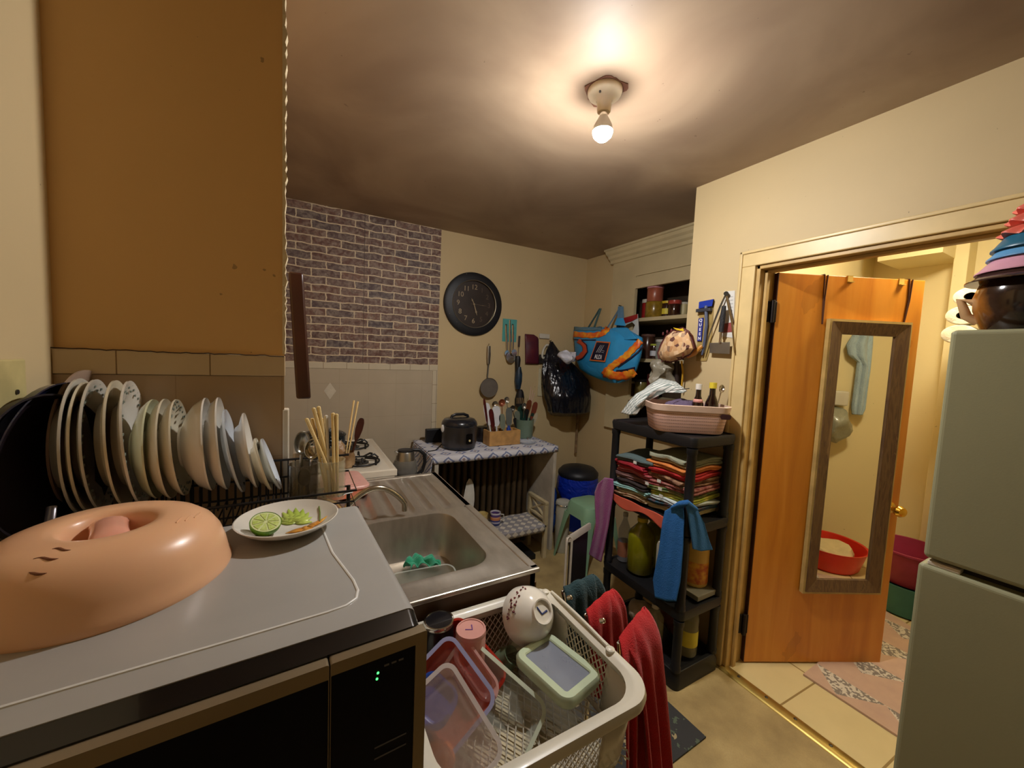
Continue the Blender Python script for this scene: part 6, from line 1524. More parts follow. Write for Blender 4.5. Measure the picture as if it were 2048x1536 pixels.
# little white tags on folds
for k,(x,y) in enumerate(((1270,925),(1320,978),(1322,992),(1318,962),(1294,967))):
    q=P(x,y,X=HX0+.003); MB().cbox((q.x,q.y,q.z),(.002,.022,.014)).build('care_tag', mat('white_tag',(222,220,212),.6), label='small white care tag on the folded cloths, '+('left one on the far pile','on the dark folds of the near pile','lowest, by the white cloth','highest of the middle tags','smallest, between the two piles')[k], cat='tag', group='white care tags on the folded cloths', smooth=False)
# orange red liner hanging over the tier edge
MB().sheet(30,10,lambda u,v:(HX0-.004-.004*math.sin(u*17)-.004*v, HY0+.07+(HY1-HY0-.11)*u, .802+.004-.045*v*(1+.35*math.sin(u*11)) )).build('shelf_liner', mat('coral_liner',(206,92,68),.7), label='coral orange liner hanging over the long edge of the second tier', cat='liner', solid=.002)
# blue cloth draped over near post
bluc=cl_('azure',(46,112,184),var=.1)
def drape(pts_rows, m, nm, lbl, sol=.003, amp=.003):
    """pts_rows: list of rows, each row list of world points"""
    mb=MB(); nr=len(pts_rows)
    def smp(rw,u): f=u*(len(rw)-1); i=min(int(f),len(rw)-2); return rw[i].lerp(rw[i+1],f-i)
    def f(u,v):
        g_=v*(nr-1); j=min(int(g_),nr-2); a=smp(pts_rows[j],u); b=smp(pts_rows[j+1],u); p=a.lerp(b,g_-j)
        fo=amp*math.sin(u*15+v*2)*min(1,v*3); return p+(CP-p).normalized()*fo
    return mb.sheet(30,40,f).build(nm,m,label=lbl,cat='towel',solid=sol)
xF=HX0-.012
rows1=[[P(x,y,X=xF) for x,y in r_] for r_ in (((1330,1022),(1350,1010),(1366,1007)),((1325,1045),(1345,1040),(1368,1040)),((1318,1100),(1342,1098),(1366,1098)),((1306,1160),(1334,1165),(1360,1165)),((1310,1195),(1332,1202),(1352,1203)))]
rows2=[[P(x,y,Y=HY0-.012) for x,y in r_] for r_ in (((1372,1010),(1385,1012),(1396,1022)),((1376,1030),(1392,1034),(1408,1045)),((1382,1070),(1400,1072),(1418,1080)),((1386,1098),(1402,1102),(1425,1099)))]
bt_=T('blue_cloth','bright blue cloth tied around the near corner post of the shelving unit','cloth',P(1340,1200,X=xF))
def drape_p(rows,parent,nm,amp=.004):
    def smp(rw,u): f=u*(len(rw)-1); i=min(int(f),len(rw)-2); return rw[i].lerp(rw[i+1],f-i)
    def f(u,v):
        g_=v*(len(rows)-1); j=min(int(g_),len(rows)-2); a=smp(rows[j],u); b=smp(rows[j+1],u); p=a.lerp(b,g_-j)
        return p+(CP-p).normalized()*amp*(1+math.sin(u*12+v*2))*min(1,v*3+.2)
    return MB().sheet(28,36,f).build(nm,bluc,parent,solid=.004)
drape_p(rows1,bt_,'front_fall'); drape_p(rows2,bt_,'side_fall')
MB().tube([P(1345,1016,X=xF),P(1362,1008,X=xF-.01),P(1374,1006,Y=HY0-.02),P(1392,1018,Y=HY0-.012)],[.012,.018,.018,.010],12,flat=.8).build('twist', bluc, bt_)
# purple towel on the far-left post
rows3=[[P(x,y,X=HX0-.03) for x,y in r_] for r_ in (((1196,968),(1210,955),(1226,958)),((1190,985),(1206,975),(1227,978)),((1190,1005),(1206,1000),(1224,1002)),((1192,1050),(1205,1050),(1217,1050)),((1180,1100),(1195,1104),(1206,1106)),((1178,1108),(1192,1118),(1202,1124)))]
def smpp(rows,amp=.006):
    def smp(rw,u): f=u*(len(rw)-1); i=min(int(f),len(rw)-2); return rw[i].lerp(rw[i+1],f-i)
    def f(u,v):
        g_=v*(len(rows)-1); j=min(int(g_),len(rows)-2); p=smp(rows[j],u).lerp(smp(rows[j+1],u),g_-j)
        return p+(CP-p).normalized()*amp*(1+math.sin(u*11+v*3))
    return f
MB().sheet(24,36,smpp(rows3)).build('purple_towel', mat('magenta_terry',(150,72,132),.9,bump=.6,bs=220,sheen=.4), label='magenta purple towel hanging from the far corner post of the shelving unit', cat='towel', solid=.006)
# ---- third tier: bottles
zt3=.396
def bottle(lbl,x,y,z,r,h,m,capm,neck=.3,nr=.35,name='bottle',handle=False,labm=None,lz=(.15,.45),sq=False,capw=None):
    root=T(name,lbl,'bottle' if name!='jug' else 'jug',(x,y,z)); hb=h*(1-neck)
    pf_=[(.002,0),(r*.92,0),(r,.008),(r,hb*.96),(r*.93,hb*1.02),(r*.6,hb+(h-hb)*.35),(r*nr,hb+(h-hb)*.6),(r*nr,h-.02)]
    pf_.append((.002,h-.02)); MB().lathe(pf_,(x,y,z),n=28).build('bottle_body',m,root)
    MB().lathe([(r*nr*1.15,h-.022),(r*nr*1.15,h),(.002,h)],(x,y,z),n=18).build('cap',capm,root)
    if labm: MB().lathe([(r*1.005,h*lz[0]),(r*1.012,h*lz[0]+.002),(r*1.012,h*lz[1]),(r*1.005,h*lz[1]+.002)],(x,y,z),n=28,cap=False).build('paper_label',labm,root)
    if handle: MB().tube([(x-.7*r,y,z+hb*.8),(x-1.25*r,y,z+hb*.82),(x-1.25*r,y,z+hb*1.12),(x-.5*r,y,z+hb*1.16)],.011,8).build('handle',m,root)
    return root
oil=mat('olive_green_oil',(158,156,24),.06,trans=.4,ior=1.35,coat=.6); milk=mat('milky_jug',(186,184,170),.3,sub=.1); yelj=mat('yellow_plastic_jug',(216,176,92),.35)
bottle('large clear bottle of green oil on the third tier of the shelving unit',1.665,1.44,zt3,.072,.30,oil,mat('yellow_cap',(200,180,40),.4),neck=.3)
bottle('second bottle of green oil behind the first on the third tier',1.78,1.46,zt3,.06,.27,oil,mat('yellow_cap',(200,180,40),.4),neck=.3)
bottle('tall white milky jug behind the blue cloth on the third tier',1.635,1.225,zt3,.068,.34,milk,whitep,neck=.28,name='jug',handle=True)
bottle('yellow jug with an orange label at the near end of the third tier',1.80,1.20,zt3+.028,.062,.30,yelj,mat('orange_cap',(206,130,50),.4),neck=.25,name='jug',labm=mat('orange_label',(226,166,60),.4,rgb2=(190,90,50),vs=40),lz=(.06,.42))
bottle('pale clear bottle at the far end of the third tier',1.66,1.56,zt3,.035,.28,clear('clear_bottle_plastic',(170,176,190),.1,.4),whitep,neck=.35,labm=mat('peach_label',(150,96,70),.5),lz=(.1,.4))
MB().box((1.70,1.105,zt3),(1.862,1.262,zt3+.026)).build('grey_box', mat('grey_card_box',(130,126,110),.5), label='flat grey box under the yellow jug on the third tier', cat='box', smooth=False, bevel=.003)
# lower tier: jars and bags
zt4=.087
bottle('clear jar with a yellow label standing in the bottom tray',1.735,1.17,zt4,.05,.26,clear('clear_jar_glass',(176,170,140),.1,.45),mat('grey_cap',(120,116,110),.4),neck=.25,nr=.5,labm=mat('yellow_paper_label',(212,196,60),.5),lz=(.2,.5))
bottle('small clear bottle behind the towels in the bottom tray',1.62,1.28,zt4,.045,.22,clear('clear_jar_glass',(176,170,140),.1,.45),whitep,neck=.3)
MB().ball((1.79,1.30,zt4+.075),.075,20,(.8,1,1)).build('brown_bag', mat('reddish_brown_bag',(110,56,40),.4,coat=.3,bump=.6,bs=30), label='reddish brown bag slumped in the bottom tray', cat='bag', disp=.02, ds=18)
MB().ball((1.68,1.42,zt4+.065),.065,20,(1,1.2,1)).build('white_bag', mat('crumpled_white_film',(176,160,140),.35,coat=.3,bump=.6,bs=30), label='crumpled whitish bag in the middle of the bottom tray', cat='bag', disp=.02, ds=20)
# ---- pink basket on the top tier
pbq=Vector((1.725,1.262,1.2165)); ang_=math.radians(-45)
ax_=(P(1465,866,Z=1.2165)-P(1290,856,Z=1.2165)); ax_.z=0; L_=.355
Mp=frame(Vector((1.712,1.262,1.2165)), ax_, Vector((-ax_.y,ax_.x,0)))
pkb=T('pink_basket','pink plastic storage basket with rows of slits on top of the shelving unit','basket',Mp.translation)
pnk=mat('blush_pink_plastic',(232,192,178),.35,var=.05)
BW,BL_,BH=.36,.235,.135
def pb(s,z,d=0): return [(a,b,z) for a,b in rrect(BW*s-2*d,BL_*s-2*d,max(.02,.06-d),8)]
MB(Mp).loft([pb(.2,.001),pb(.88,0),pb(.905,.006),pb(.99,BH-.03),pb(.99,BH-.03,.004),pb(.905,.008,.004),pb(.2,.006)]).build('basket_body', pnk, pkb)
MB(Mp).loft([pb(.99,BH-.034,-.001),pb(1.0,BH-.03,-.005),pb(1.02,BH-.002,-.006),pb(1.02,BH,-.004),pb(1.02,BH,.002),pb(1.0,BH-.03,.003)],True,False).build('rim', mat('pale_pink_rim',(226,196,176),.35), pkb)
slm=mat('dark_slits',(96,60,56),.7)
mb=MB(Mp)
for row in range(6):
    z=.014+.0155*row; s=.905+(.99-.905)*(z/(BH-.03)); o_=pb(s,z,-.0004); n_=len(o_)
    per=[Vector(p) for p in o_]; Ls=[0]
    for a,b in zip(per,per[1:]+per[:1]): Ls.append(Ls[-1]+(b-a).length)
    st_=.0085; q_=0
    while q_<Ls[-1]-st_:
        i=max(j for j in range(n_) if Ls[j]<=q_); a=per[i]; b=per[(i+1)%n_]; d=(b-a)
        if d.length>1e-5:
            p=a+d*((q_-Ls[i])/d.length); p2=p+d.normalized()*st_*.62; mb.face([mb.v(p+Vector((0,0,-.0009))),mb.v(p2+Vector((0,0,-.0009))),mb.v(p2+Vector((0,0,.0009))),mb.v(p+Vector((0,0,.0009)))])
        q_+=st_
mb.build('slit_rows', slm, pkb, smooth=False)
hpx=[(BW*.5-.058,-.0),(BW*.5-.03,0)]
M2=Mp@Matrix.Translation((BW*.40,-BL_*.49-.0045,BH-.046))@Matrix.Rotation(PI/2,4,'X')
MB(M2).loft([[(a,b,-.002) for a,b in rrect(.046,.024,.010,5)],[(a,b,.002) for a,b in rrect(.046,.024,.010,5)]]).build('handle_hole', mat('dark_handle_hole',(60,24,26),.7), pkb)
# checked dish towel draped at left of the basket
g=NT('checked_tea_towel',.85); x,y,z=g.xyz(); s1=g.math('LESS_THAN',g.math('ABSOLUTE',g.math('SUBTRACT',g.math('FRACT',g.math('MULTIPLY',g.math('ADD',x,y),44)),.5)),.14); s2=g.math('LESS_THAN',g.math('ABSOLUTE',g.math('SUBTRACT',g.math('FRACT',g.math('MULTIPLY',g.math('ADD',z,y),40)),.5)),.14)
g.base(g.mix(g.math('MAXIMUM',s1,s2),(214,216,212),(134,146,142))).bump(g.noise(40),.3,.004)
rows_t=[[P(x,y,X=X_) for x,y,X_ in r_] for r_ in (((1296,772,1.72),(1320,757,1.74),(1352,764,1.74),(1374,782,1.74)),((1288,780,1.66),(1310,766,1.66),(1340,768,1.68),(1366,786,1.70)),((1272,788,1.60),(1290,790,1.58),(1308,782,1.62),(1330,785,1.66)),((1256,806,1.58),(1276,808,1.55),(1290,800,1.58),(1300,800,1.62)),((1242,826,1.58),(1258,830,1.55),(1272,830,1.56),(1284,815,1.59)))]
MB().sheet(30,30,smpp(rows_t,.004)).build('tea_towel', g.m, label='grey checked white tea towel spilling over the left end of the pink basket', cat='towel', solid=.004)
MB().ball(Mp@Vector((.0,.02,BH-.03)),.10,24,(1.3,.8,.45)).build('purple_cloth', mat('dusty_purple_cloth',(96,82,108),.9,bump=.6,bs=100), label='dusty purple cloth bundled inside the pink basket', cat='cloth', disp=.015, ds=22)
soy=mat('soy_brown_glass',(28,10,8),.08,coat=.7); 
def bot2(lbl,px,Y_,r,h,z0,capm,labm,body=soy,wide=False):
    q=P(px,800,Y=Y_); q=Vector((q.x,Y_,z0)); root=T('bottle',lbl,'bottle',q)
    MB().lathe([(.002,0),(r,0),(r,h*.45),(r*.85,h*.58),(r*.42,h*.74),(r*.38,h*.90),(.002,h*.9)],q,n=28).build('bottle_body',body,root)
    MB().lathe([(r*.5,h*.88),(r*.5,h),(.002,h)],q,n=20).build('cap',capm,root)
    MB().lathe([(r*.78,h*.60),(r*.66,h*.645),(r*.5,h*.70)] if not wide else [(r*1.02,h*.1),(r*1.02,h*.4)],q,n=28,cap=False).build('neck_label',labm,root,solid=.0012)
    return root
bot2('soy sauce bottle with a white cap and pink neck label in the pink basket',1396,1.20,.030,.225,1.228,mat('white_cap',(226,222,214),.4),mat('pink_neck_label',(214,150,140),.5))
bot2('dark bottle with a yellow cap and orange label at the right of the pink basket',1424,1.165,.034,.235,1.228,mat('lemon_yellow_cap',(222,200,60),.4),mat('orange_bottle_label',(206,110,60),.5),wide=True)
q0=P(1400,790,Y=1.18); MB().tube([P(1340,781,Y=1.27),P(1362,779,Y=1.25),P(1378,777,Y=1.24)],[.002,.003,.004],8,flat=.6).build('knife', dsteel, label='thin dark knife lying across the purple cloth in the pink basket', cat='knife')
spoon('spoon','steel spoon standing at the right end of the pink basket', P(1436,806,Y=1.15), P(1442,784,Y=1.16), .03,.045, chrome,(-.5,-1,.1))
# ================================================================ FLOOR OBJECTS in the far corner
ben=T('bench','small white wooden bench with a patterned seat cover in front of the radiator','bench',(1.36,2.27,0))
BXa,BXb,BYa,BYb=1.12,1.675,2.36,2.62; bz=.27
cwp=mat('worn_cream_wood',(206,190,150),.5,var=.25,vs=8)
MB().box((BXa,BYa,bz-.025),(BXb,BYb,bz)).build('seat_board', cwp, ben, smooth=False, bevel=.004)
for y in (BYa+.015,BYb-.015):
    for x in (BXa+.02,BXb-.005): MB().cbox((x,y,(.43 if x>1.3 else bz)/2),(.03,.03,(.43 if x>1.3 else bz))).build('leg', cwp, ben, smooth=False, bevel=.003)
mb=MB(); mb.box((BXb-.02,BYa,.42),(BXb+.01,BYb,.445)).box((BXb-.02,BYa+.03,.30),(BXb+.01,BYb-.03,.318)); mb.build('arm_rail', cwp, ben, smooth=False, bevel=.003)
MB().tube([(BXb-.005,BYa+.03,.315),(BXb-.005,BYb-.03,.425)],.010,6).tube([(BXb-.005,BYa+.03,.425),(BXb-.005,BYb-.03,.315)],.010,6).build('cross_brace', cwp, ben)
g=NT('grey_checked_cushion',.8); x,y,z=g.xyz(); cx1=g.math('FRACT',g.math('MULTIPLY',x,17)); cy1=g.math('FRACT',g.math('MULTIPLY',g.math('ADD',y,z),17))
dd_=g.math('ADD',g.math('ABSOLUTE',g.math('SUBTRACT',cx1,.5)),g.math('ABSOLUTE',g.math('SUBTRACT',cy1,.5))); g.base(g.mix(g.math('LESS_THAN',dd_,.42),(150,146,148),(212,204,188)))
MB().sheet(30,20,lambda u,v:(BXa-.004+(BXb-BXa-.02)*u, BYa-.012+(BYb-BYa+.005)*min(1,max(0,(v-.12)/.88)), bz+.004+.002*math.sin(u*20)*math.sin(v*14)-(.05*(1-v/.12) if v<.12 else 0))).build('seat_cover', g.m, ben, solid=.004)
MB().box((1.20,2.38,.001),(1.60,2.60,.04)).build('black_tray', blackp, label='flat black tray on the floor under the white bench', cat='tray', smooth=False, bevel=.004)
# mugs on the bench
mq=P(962,1048,Z=bz+.006); mq=P(964,1050,Z=bz+.0085)
m1=T('cup','pale yellow ribbed cup on the bench next to the striped mug','cup',mq)
MB().lathe([(.002,0),(.032,0),(.038,.01),(.043,.09),(.041,.09),(.035,.012),(.002,.008)],mq,n=30).build('cup_body', mat('pale_yellow_ceramic',(216,196,130),.3,coat=.4,rgb2=(196,170,100),vs=30), m1)
mq=P(990,1048,Z=bz+.0085); m2=T('mug','striped purple, orange and blue mug on the bench','mug',mq)
g=NT('striped_glaze',.15); zz=g.xyz()[2]; g.base(g.ramp(g.math('ADD',g.math('MULTIPLY',zz,10.5),g.math('MULTIPLY',g.noise(14),.08)),[(.0,(50,60,120)),(.22,(190,186,206)),(.34,(60,66,140)),(.46,(214,140,90)),(.62,(226,166,120)),(.72,(92,70,130)),(.9,(210,206,214))]))
for e in g.t.nodes:
    if e.type=='VALTORGB': e.color_ramp.interpolation='CONSTANT'
MB().lathe([(.002,0),(.036,0),(.040,.006),(.040,.094),(.0375,.094),(.036,.01),(.002,.008)],mq,n=32).build('mug_body', g.m, m2)
MB().tube([mq+Vector((.036,-.01,.075)),mq+Vector((.062,-.015,.07)),mq+Vector((.066,-.016,.04)),mq+Vector((.038,-.01,.022))],.005,8).build('handle', whitep, m2)
# white paper on radiator
q=P(940,960,Y=2.66)
rows_=[[P(x,y,Y=2.655) for x,y in r_] for r_ in (((938,957),(942,958)),((933,966),(947,968)),((929,985),(949,986)),((926,1000),(949,1001)),((936,1010),(947,1016)))]
MB().sheet(10,16,smpp(rows_,.002)).build('paper_sheet', mat('white_paper',(226,222,210),.6), label='torn white paper hanging on the radiator front', cat='paper', solid=.001)
# white pail with clear lid
wq=Vector((1.862,2.41,0)); pl2=T('white_canister','tall narrow white canister with a clear lid beside the bench','canister',wq)
MB().lathe([(.002,0),(.05,0),(.054,.01),(.058,.39),(.002,.39)],wq,n=36).build('canister_body', mat('dull_white_plastic',(190,188,172),.4), pl2)
MB().lathe([(.060,.378),(.062,.382),(.062,.402),(.058,.412),(.036,.422),(.002,.424)],wq,n=36).build('lid', mat('cloudy_lid',(176,176,166),.2,coat=.6), pl2)
MB().lathe([(.0625,.385),(.065,.389),(.0625,.393)],wq,n=36,cap=False).build('lid_ring', chrome, pl2)
# green stool
gq2=Vector((1.955,2.20,0)); gs=T('plastic_stool','pale green plastic stool between the canister and the shelving unit','stool',gq2)
jade=mat('jade_green_plastic',(140,180,146),.35,var=.06,coat=.2)
sh_=.47; hw_=.130
def sq(w,z,r=.06): return [(gq2.x+a,gq2.y+b,z) for a,b in rrect(2*w,2*w,r,8)]
MB().loft([sq(hw_+.012,sh_-.10),sq(hw_+.004,sh_-.03),sq(hw_-.006,sh_-.006),sq(hw_-.02,sh_),sq(.02,sh_-.002,.015)],True,True).build('seat', jade, gs)
for sx in (-1,1):
    for sy in (-1,1):
        c0=gq2+Vector((sx*(hw_-.0),sy*(hw_-.0),0)); pts_=[]
        mb=MB(); rings=[]
        for t in [i/8 for i in range(9)]:
            z=(sh_-.10)*(1-t); o=.012+.05*t; w=.075-.045*t**.6
            cx3=gq2.x+sx*(hw_+o); cy3=gq2.y+sy*(hw_+o)
            rings.append([(cx3,cy3-sy*w,z),(cx3,cy3-sy*.02,z),(cx3-sx*.006,cy3-sy*.006,z),(cx3-sx*.02,cy3,z),(cx3-sx*w,cy3,z),(cx3-sx*w,cy3-sy*.006,z),(cx3-sx*.022,cy3-sy*.006,z),(cx3-sx*.006,cy3-sy*.022,z),(cx3-sx*.006,cy3-sy*w,z)])
        mb.loft(rings).build('leg', jade, gs)
# blue bin with black lid
bq2=Vector((2.25,2.72,0)); bn=T('waste_bin','round bin with a black domed lid and a shiny blue liner behind the green stool','bin',bq2)
MB().lathe([(.002,0),(.13,0),(.17,.42),(.002,.42)],bq2,n=36).build('bin_body', mat('dark_blue_bin',(20,40,110),.35), bn)
g=NT('shiny_blue_liner',.2); g.base(g.mix(g.noise(5),(20,60,200),(16,44,160))).bump(g.noise(12,detail=5,dist=1.5),1,.02)
MB().lathe([(.172,.30),(.19,.36),(.186,.44),(.176,.50),(.172,.50)],bq2,n=48).build('liner', g.m, bn, disp=.008, ds=16)
MB().lathe([(.178,.485),(.184,.50),(.182,.52),(.15,.555),(.08,.575),(.002,.58)],bq2,n=40).build('lid', mat('matt_black_lid',(30,32,38),.45), bn)
# blue water bottles
bq3=Vector((1.945,2.79,0)); wb2=T('water_bottle','large translucent blue water bottle standing behind the canister','bottle',bq3)
bpl=mat('translucent_blue_plastic',(52,90,170),.15,coat=.6,var=.25)
MB().lathe([(.002,0),(.10,0),(.105,.02),(.105,.15),(.098,.17),(.105,.19),(.105,.34),(.07,.44),(.035,.50),(.033,.56),(.002,.56)],bq3,n=32).build('bottle_body', bpl, wb2)
MB().lathe([(.038,.545),(.038,.58),(.002,.58)],bq3,n=20).build('cap', mat('pale_blue_cap',(150,176,200),.4), wb2)
MB().box((1.86,2.915,0),(2.10,2.99,.34)).build('navy_crate', mat('navy_crate',(26,30,66),.5), label='dark navy crate at the wall behind the blue bottle', cat='crate', smooth=False, bevel=.006)
# corner pipe
MB().tube([(2.41,2.97,.62),(2.41,2.97,1.06)],.012,10).build('pipe', mat('rusty_cream_pipe',(150,120,84),.6,var=.5,vs=20), label='thin rusty cream pipe in the back corner under the black bag', cat='pipe')
# ---- dark hamper with white folded rim
hx=T('step_stool','folded step stool with white tubular frame and black panel, left of the shelving unit','step stool',(1.33,1.62,0))
pA=P(1129,1172,Y=1.60); pB=P(1134,1075,Y=1.60); pC=P(1190,1047,Y=1.72)
tA=Vector((pB.x,1.60,pB.z)); 
xw=pB.x; zt5=pB.z
fr_=lambda dx_: [(xw+dx_,1.60,.02),(xw+dx_,1.60,zt5-.02),(xw+dx_+.005,1.60,zt5),(xw+dx_+.028,1.61,zt5+.012)]
MB().tube([(xw,1.60,0.01),(xw,1.60,zt5-.03),(xw+.004,1.602,zt5-.008),(xw+.016,1.605,zt5),(xw+.03,1.605,zt5-.008),(xw+.034,1.60,zt5-.03),(xw+.034,1.60,.01)],.007,10,flat=1).build('frame_tube', mat('white_tube',(214,206,192),.35), hx)
MB().loft([[(xw-.004,1.60,zt5-.03),(xw+.0,1.60,zt5+.004),(xw+.016,1.60,zt5+.012),(xw+.034,1.60,zt5+.004),(xw+.038,1.60,zt5-.03)],[(xw+.20,1.68,zt5-.03),(xw+.204,1.68,zt5+.004),(xw+.22,1.68,zt5+.012),(xw+.236,1.68,zt5+.004),(xw+.24,1.68,zt5-.03)]]).build('top_rail', mat('white_tube',(214,206,192),.35), hx)
MB().loft([[(xw+.036,1.602,.02),(xw+.22,1.682,.02),(xw+.216,1.70,.02),(xw+.032,1.62,.02)],[(xw+.036,1.602,zt5-.028),(xw+.22,1.682,zt5-.028),(xw+.216,1.70,zt5-.028),(xw+.032,1.62,zt5-.028)]]).build('front_panel', mat('charcoal_panel',(40,40,44),.5), hx, smooth=False, bevel=.003)
for kk in (0,1): MB().cyl((xw+.02+.19*kk,1.612+.08*kk,0),(xw+.02+.19*kk,1.612+.08*kk,.03),.01,n=10).build('foot', blackp, hx)
# ================================================================ FRIDGE
FX=1.30; FY1=.292; FY0=-.43; FZ=1.652; SEAM=1.105
fr=T('refrigerator','old greenish white refrigerator with a top freezer door beside the doorway','refrigerator',(1.6,-.07,0))
fm=NT('aged_fridge_enamel',.42); fm.base(fm.mix(fm.noise(2.5,detail=6),(158,157,124),(144,142,110))).bump(fm.noise(260,detail=2),.12,.001); fm=fm.m
MB().box((FX+.075,FY0+.004,.06),(1.895,FY1-.004,FZ-.004)).build('cabinet', fm, fr, smooth=False, bevel=.006)
MB().box((FX,FY0,SEAM+.012),(FX+.068,FY1,FZ)).build('freezer_door', fm, fr, smooth=False, bevel=.010, bseg=4)
MB().box((FX-.002,FY0,.10),(FX+.068,FY1+.006,SEAM-.004)).build('fridge_door', fm, fr, smooth=False, bevel=.010, bseg=4)
MB().box((FX+.03,FY0+.01,.12),(FX+.076,FY1-.008,FZ-.012)).build('door_gasket', mat('dirty_black_gasket',(36,30,22),.7), fr, smooth=False)
MB().box((FX+.05,FY0+.01,0),(FX+.12,FY1-.01,.09)).build('kick_plate', blackp, fr, smooth=False)
MB().box((FX+.006,FY1-.06,SEAM-.004),(FX+.04,FY1-.008,SEAM+.006)).build('hinge_shim', mat('white_hinge_cover',(222,214,200),.4), fr, smooth=False, bevel=.002)
# things on the fridge: pot and stacked bowls
fq2=P(2066,655,X=1.47); fq2=Vector((1.47,fq2.y,FZ)); k_=pr(Vector((1.47,fq2.y,FZ)),1)
pt_=T('glazed_pot','dark and amber glazed round pot standing on the refrigerator','pot',fq2)
g=NT('amber_black_glaze',.12); nz=g.noise(9,detail=5,dist=.8); xx=g.xyz()[1]; g.base(g.ramp(g.math('ADD',g.math('MULTIPLY',xx,5),g.math('MULTIPLY',nz,.5)),[(.25,(30,22,18)),(.5,(52,34,22)),(.66,(150,92,30)),(.8,(176,140,100))]))
MB().lathe([(.002,0),(60*k_,0),(68*k_,8*k_),(82*k_,50*k_),(84*k_,75*k_),(76*k_,105*k_),(66*k_,116*k_),(.002,116*k_)],fq2,n=44).build('pot_body', g.m, pt_)
MB().tube([fq2+Vector((-.02,.085,.075)),fq2+Vector((-.02,.112,.085)),fq2+Vector((-.02,.10,.045)),fq2+Vector((-.015,.08,.03))],.010,10).build('lug_handle', mat('pale_peach_ceramic',(206,166,120),.3), pt_)
def invbowl(lbl,z,r,h,m,rimw=.0,nm='bowl'):
    o=fq2+Vector((0,0,z)); root=T(nm,lbl,'bowl',o,None)
    MB().lathe([(r,0),(r*1.0,.003),(r*.93,h*.18),(r*.75,h*.6),(r*.5,h*.92),(.002,h),(.002,h-.004),(r*.5,h*.92-.005),(r*.74,h*.58),(r*.91,h*.14)],o,n=44).build('bowl_body', m, root); return root
invbowl('dark brown bowl upside down on the glazed pot, lowest of the stacked bowls',104*k_,98*k_,40*k_,mat('dark_glazed_bowl',(54,36,30),.15,coat=.5))
invbowl('lilac pink bowl upside down above the dark brown bowl',122*k_,86*k_,48*k_,mat('lilac_pink_plastic',(206,150,168),.35))
invbowl('light blue bowl upside down above the lilac pink bowl',150*k_,72*k_,44*k_,mat('sky_blue_plastic',(92,150,196),.35))
invbowl('teal blue bowl upside down above the light blue bowl',168*k_,68*k_,46*k_,mat('deep_teal_plastic',(28,92,118),.35))
for j,(zz,rr) in enumerate(((198,58),(222,50),(244,42))):
    o=fq2+Vector((0,0,zz*k_)); root=T('scalloped_dish','salmon pink scalloped dish, '+('lowest','middle','top')[j]+' of the three upside down over the teal bowl','dish',o)
    rings=[]
    for (s,z) in ((1,0),(1.0,.003),(.8,.012),(.5,.022),(.1,.026)):
        rings.append([o+Vector((rr*k_*s*(1+.09*math.sin(9*2*PI*i/72)*s)*math.cos(2*PI*i/72),rr*k_*s*(1+.09*math.sin(9*2*PI*i/72)*s)*math.sin(2*PI*i/72),z+.004*math.sin(9*2*PI*i/72)*s)) for i in range(72)])
    MB().loft(rings).build('dish_body', mat('salmon_pink_plastic',(222,110,92),.35,sub=.05), root)
# ================================================================ BATHROOM CONTENTS
# shelf cabinet carrying toilet paper
TXx=3.20; tz=P(1905,655,X=TXx).z; ty=P(1905,655,X=TXx).y
cab2=T('bathroom_cabinet','tall narrow white cabinet in the bathroom behind the refrigerator','cabinet',(TXx+.15,ty-.25,0))
MB().box((TXx+.0,ty-.50,.02),(TXx+.30,ty-.02,P(1930,668,X=TXx).z-.053)).build('carcass', whitep, cab2, smooth=False, bevel=.004)
tpm=mat('toilet_paper',(226,218,196),.75,bump=.3,bs=120); core=mat('grey_card_core',(120,116,108),.8); film=clear('pack_film',(226,224,216),.15,.25)
rr=.0515
for row in range(3):
    for col in range(3):
        zc_=P(1930,(668,630,593)[row],X=TXx).z; yc_=P((1922,1927,1938)[row],620,X=TXx).y-col*.142
        root=T('toilet_roll','white toilet roll, '+('left','middle','right')[col]+' in the '+('bottom','middle','top')[row]+' row of the stack behind the refrigerator','toilet roll',(TXx+.05,yc_,zc_-rr))
        MB().lathe([(.020,0),(rr-.004,0),(rr,.004),(rr,.096),(rr-.004,.1),(.020,.1)],(TXx+.002,yc_,zc_),(1,0,0),30,cap=False,sx=1.33).build('paper', tpm, root)
        MB().lathe([(.0205,-.0015),(.002,-.0015)],(TXx+.002,yc_,zc_),(1,0,0),20).build('core', core, root)
# pink basket / teal tub on the floor
b_=P(1810,1190,Z=0.005)
tt=T('teal_tub','teal plastic tub on the bathroom floor under the pink basket','tub',(3.50,b_.y*3.5/b_.x,.005)); tq=tt.location
MB().lathe([(.002,0),(.15,0),(.17,.01),(.19,.20),(.185,.20),(.165,.012),(.002,.008)],tq,n=36).build('tub_body', mat('teal_plastic',(66,128,116),.4), tt)
pt2=T('pink_tub','magenta pink plastic basket sitting in the teal tub','basket',tq+Vector((0,0,.201)))
MB().lathe([(.002,0),(.165,0),(.17,.006),(.195,.20),(.202,.205),(.202,.215),(.19,.215),(.165,.012),(.002,.008)],tq+Vector((0,0,.201)),n=36,sx=1,sy=1).build('basket_body', mat('magenta_plastic',(170,60,92),.4), pt2)
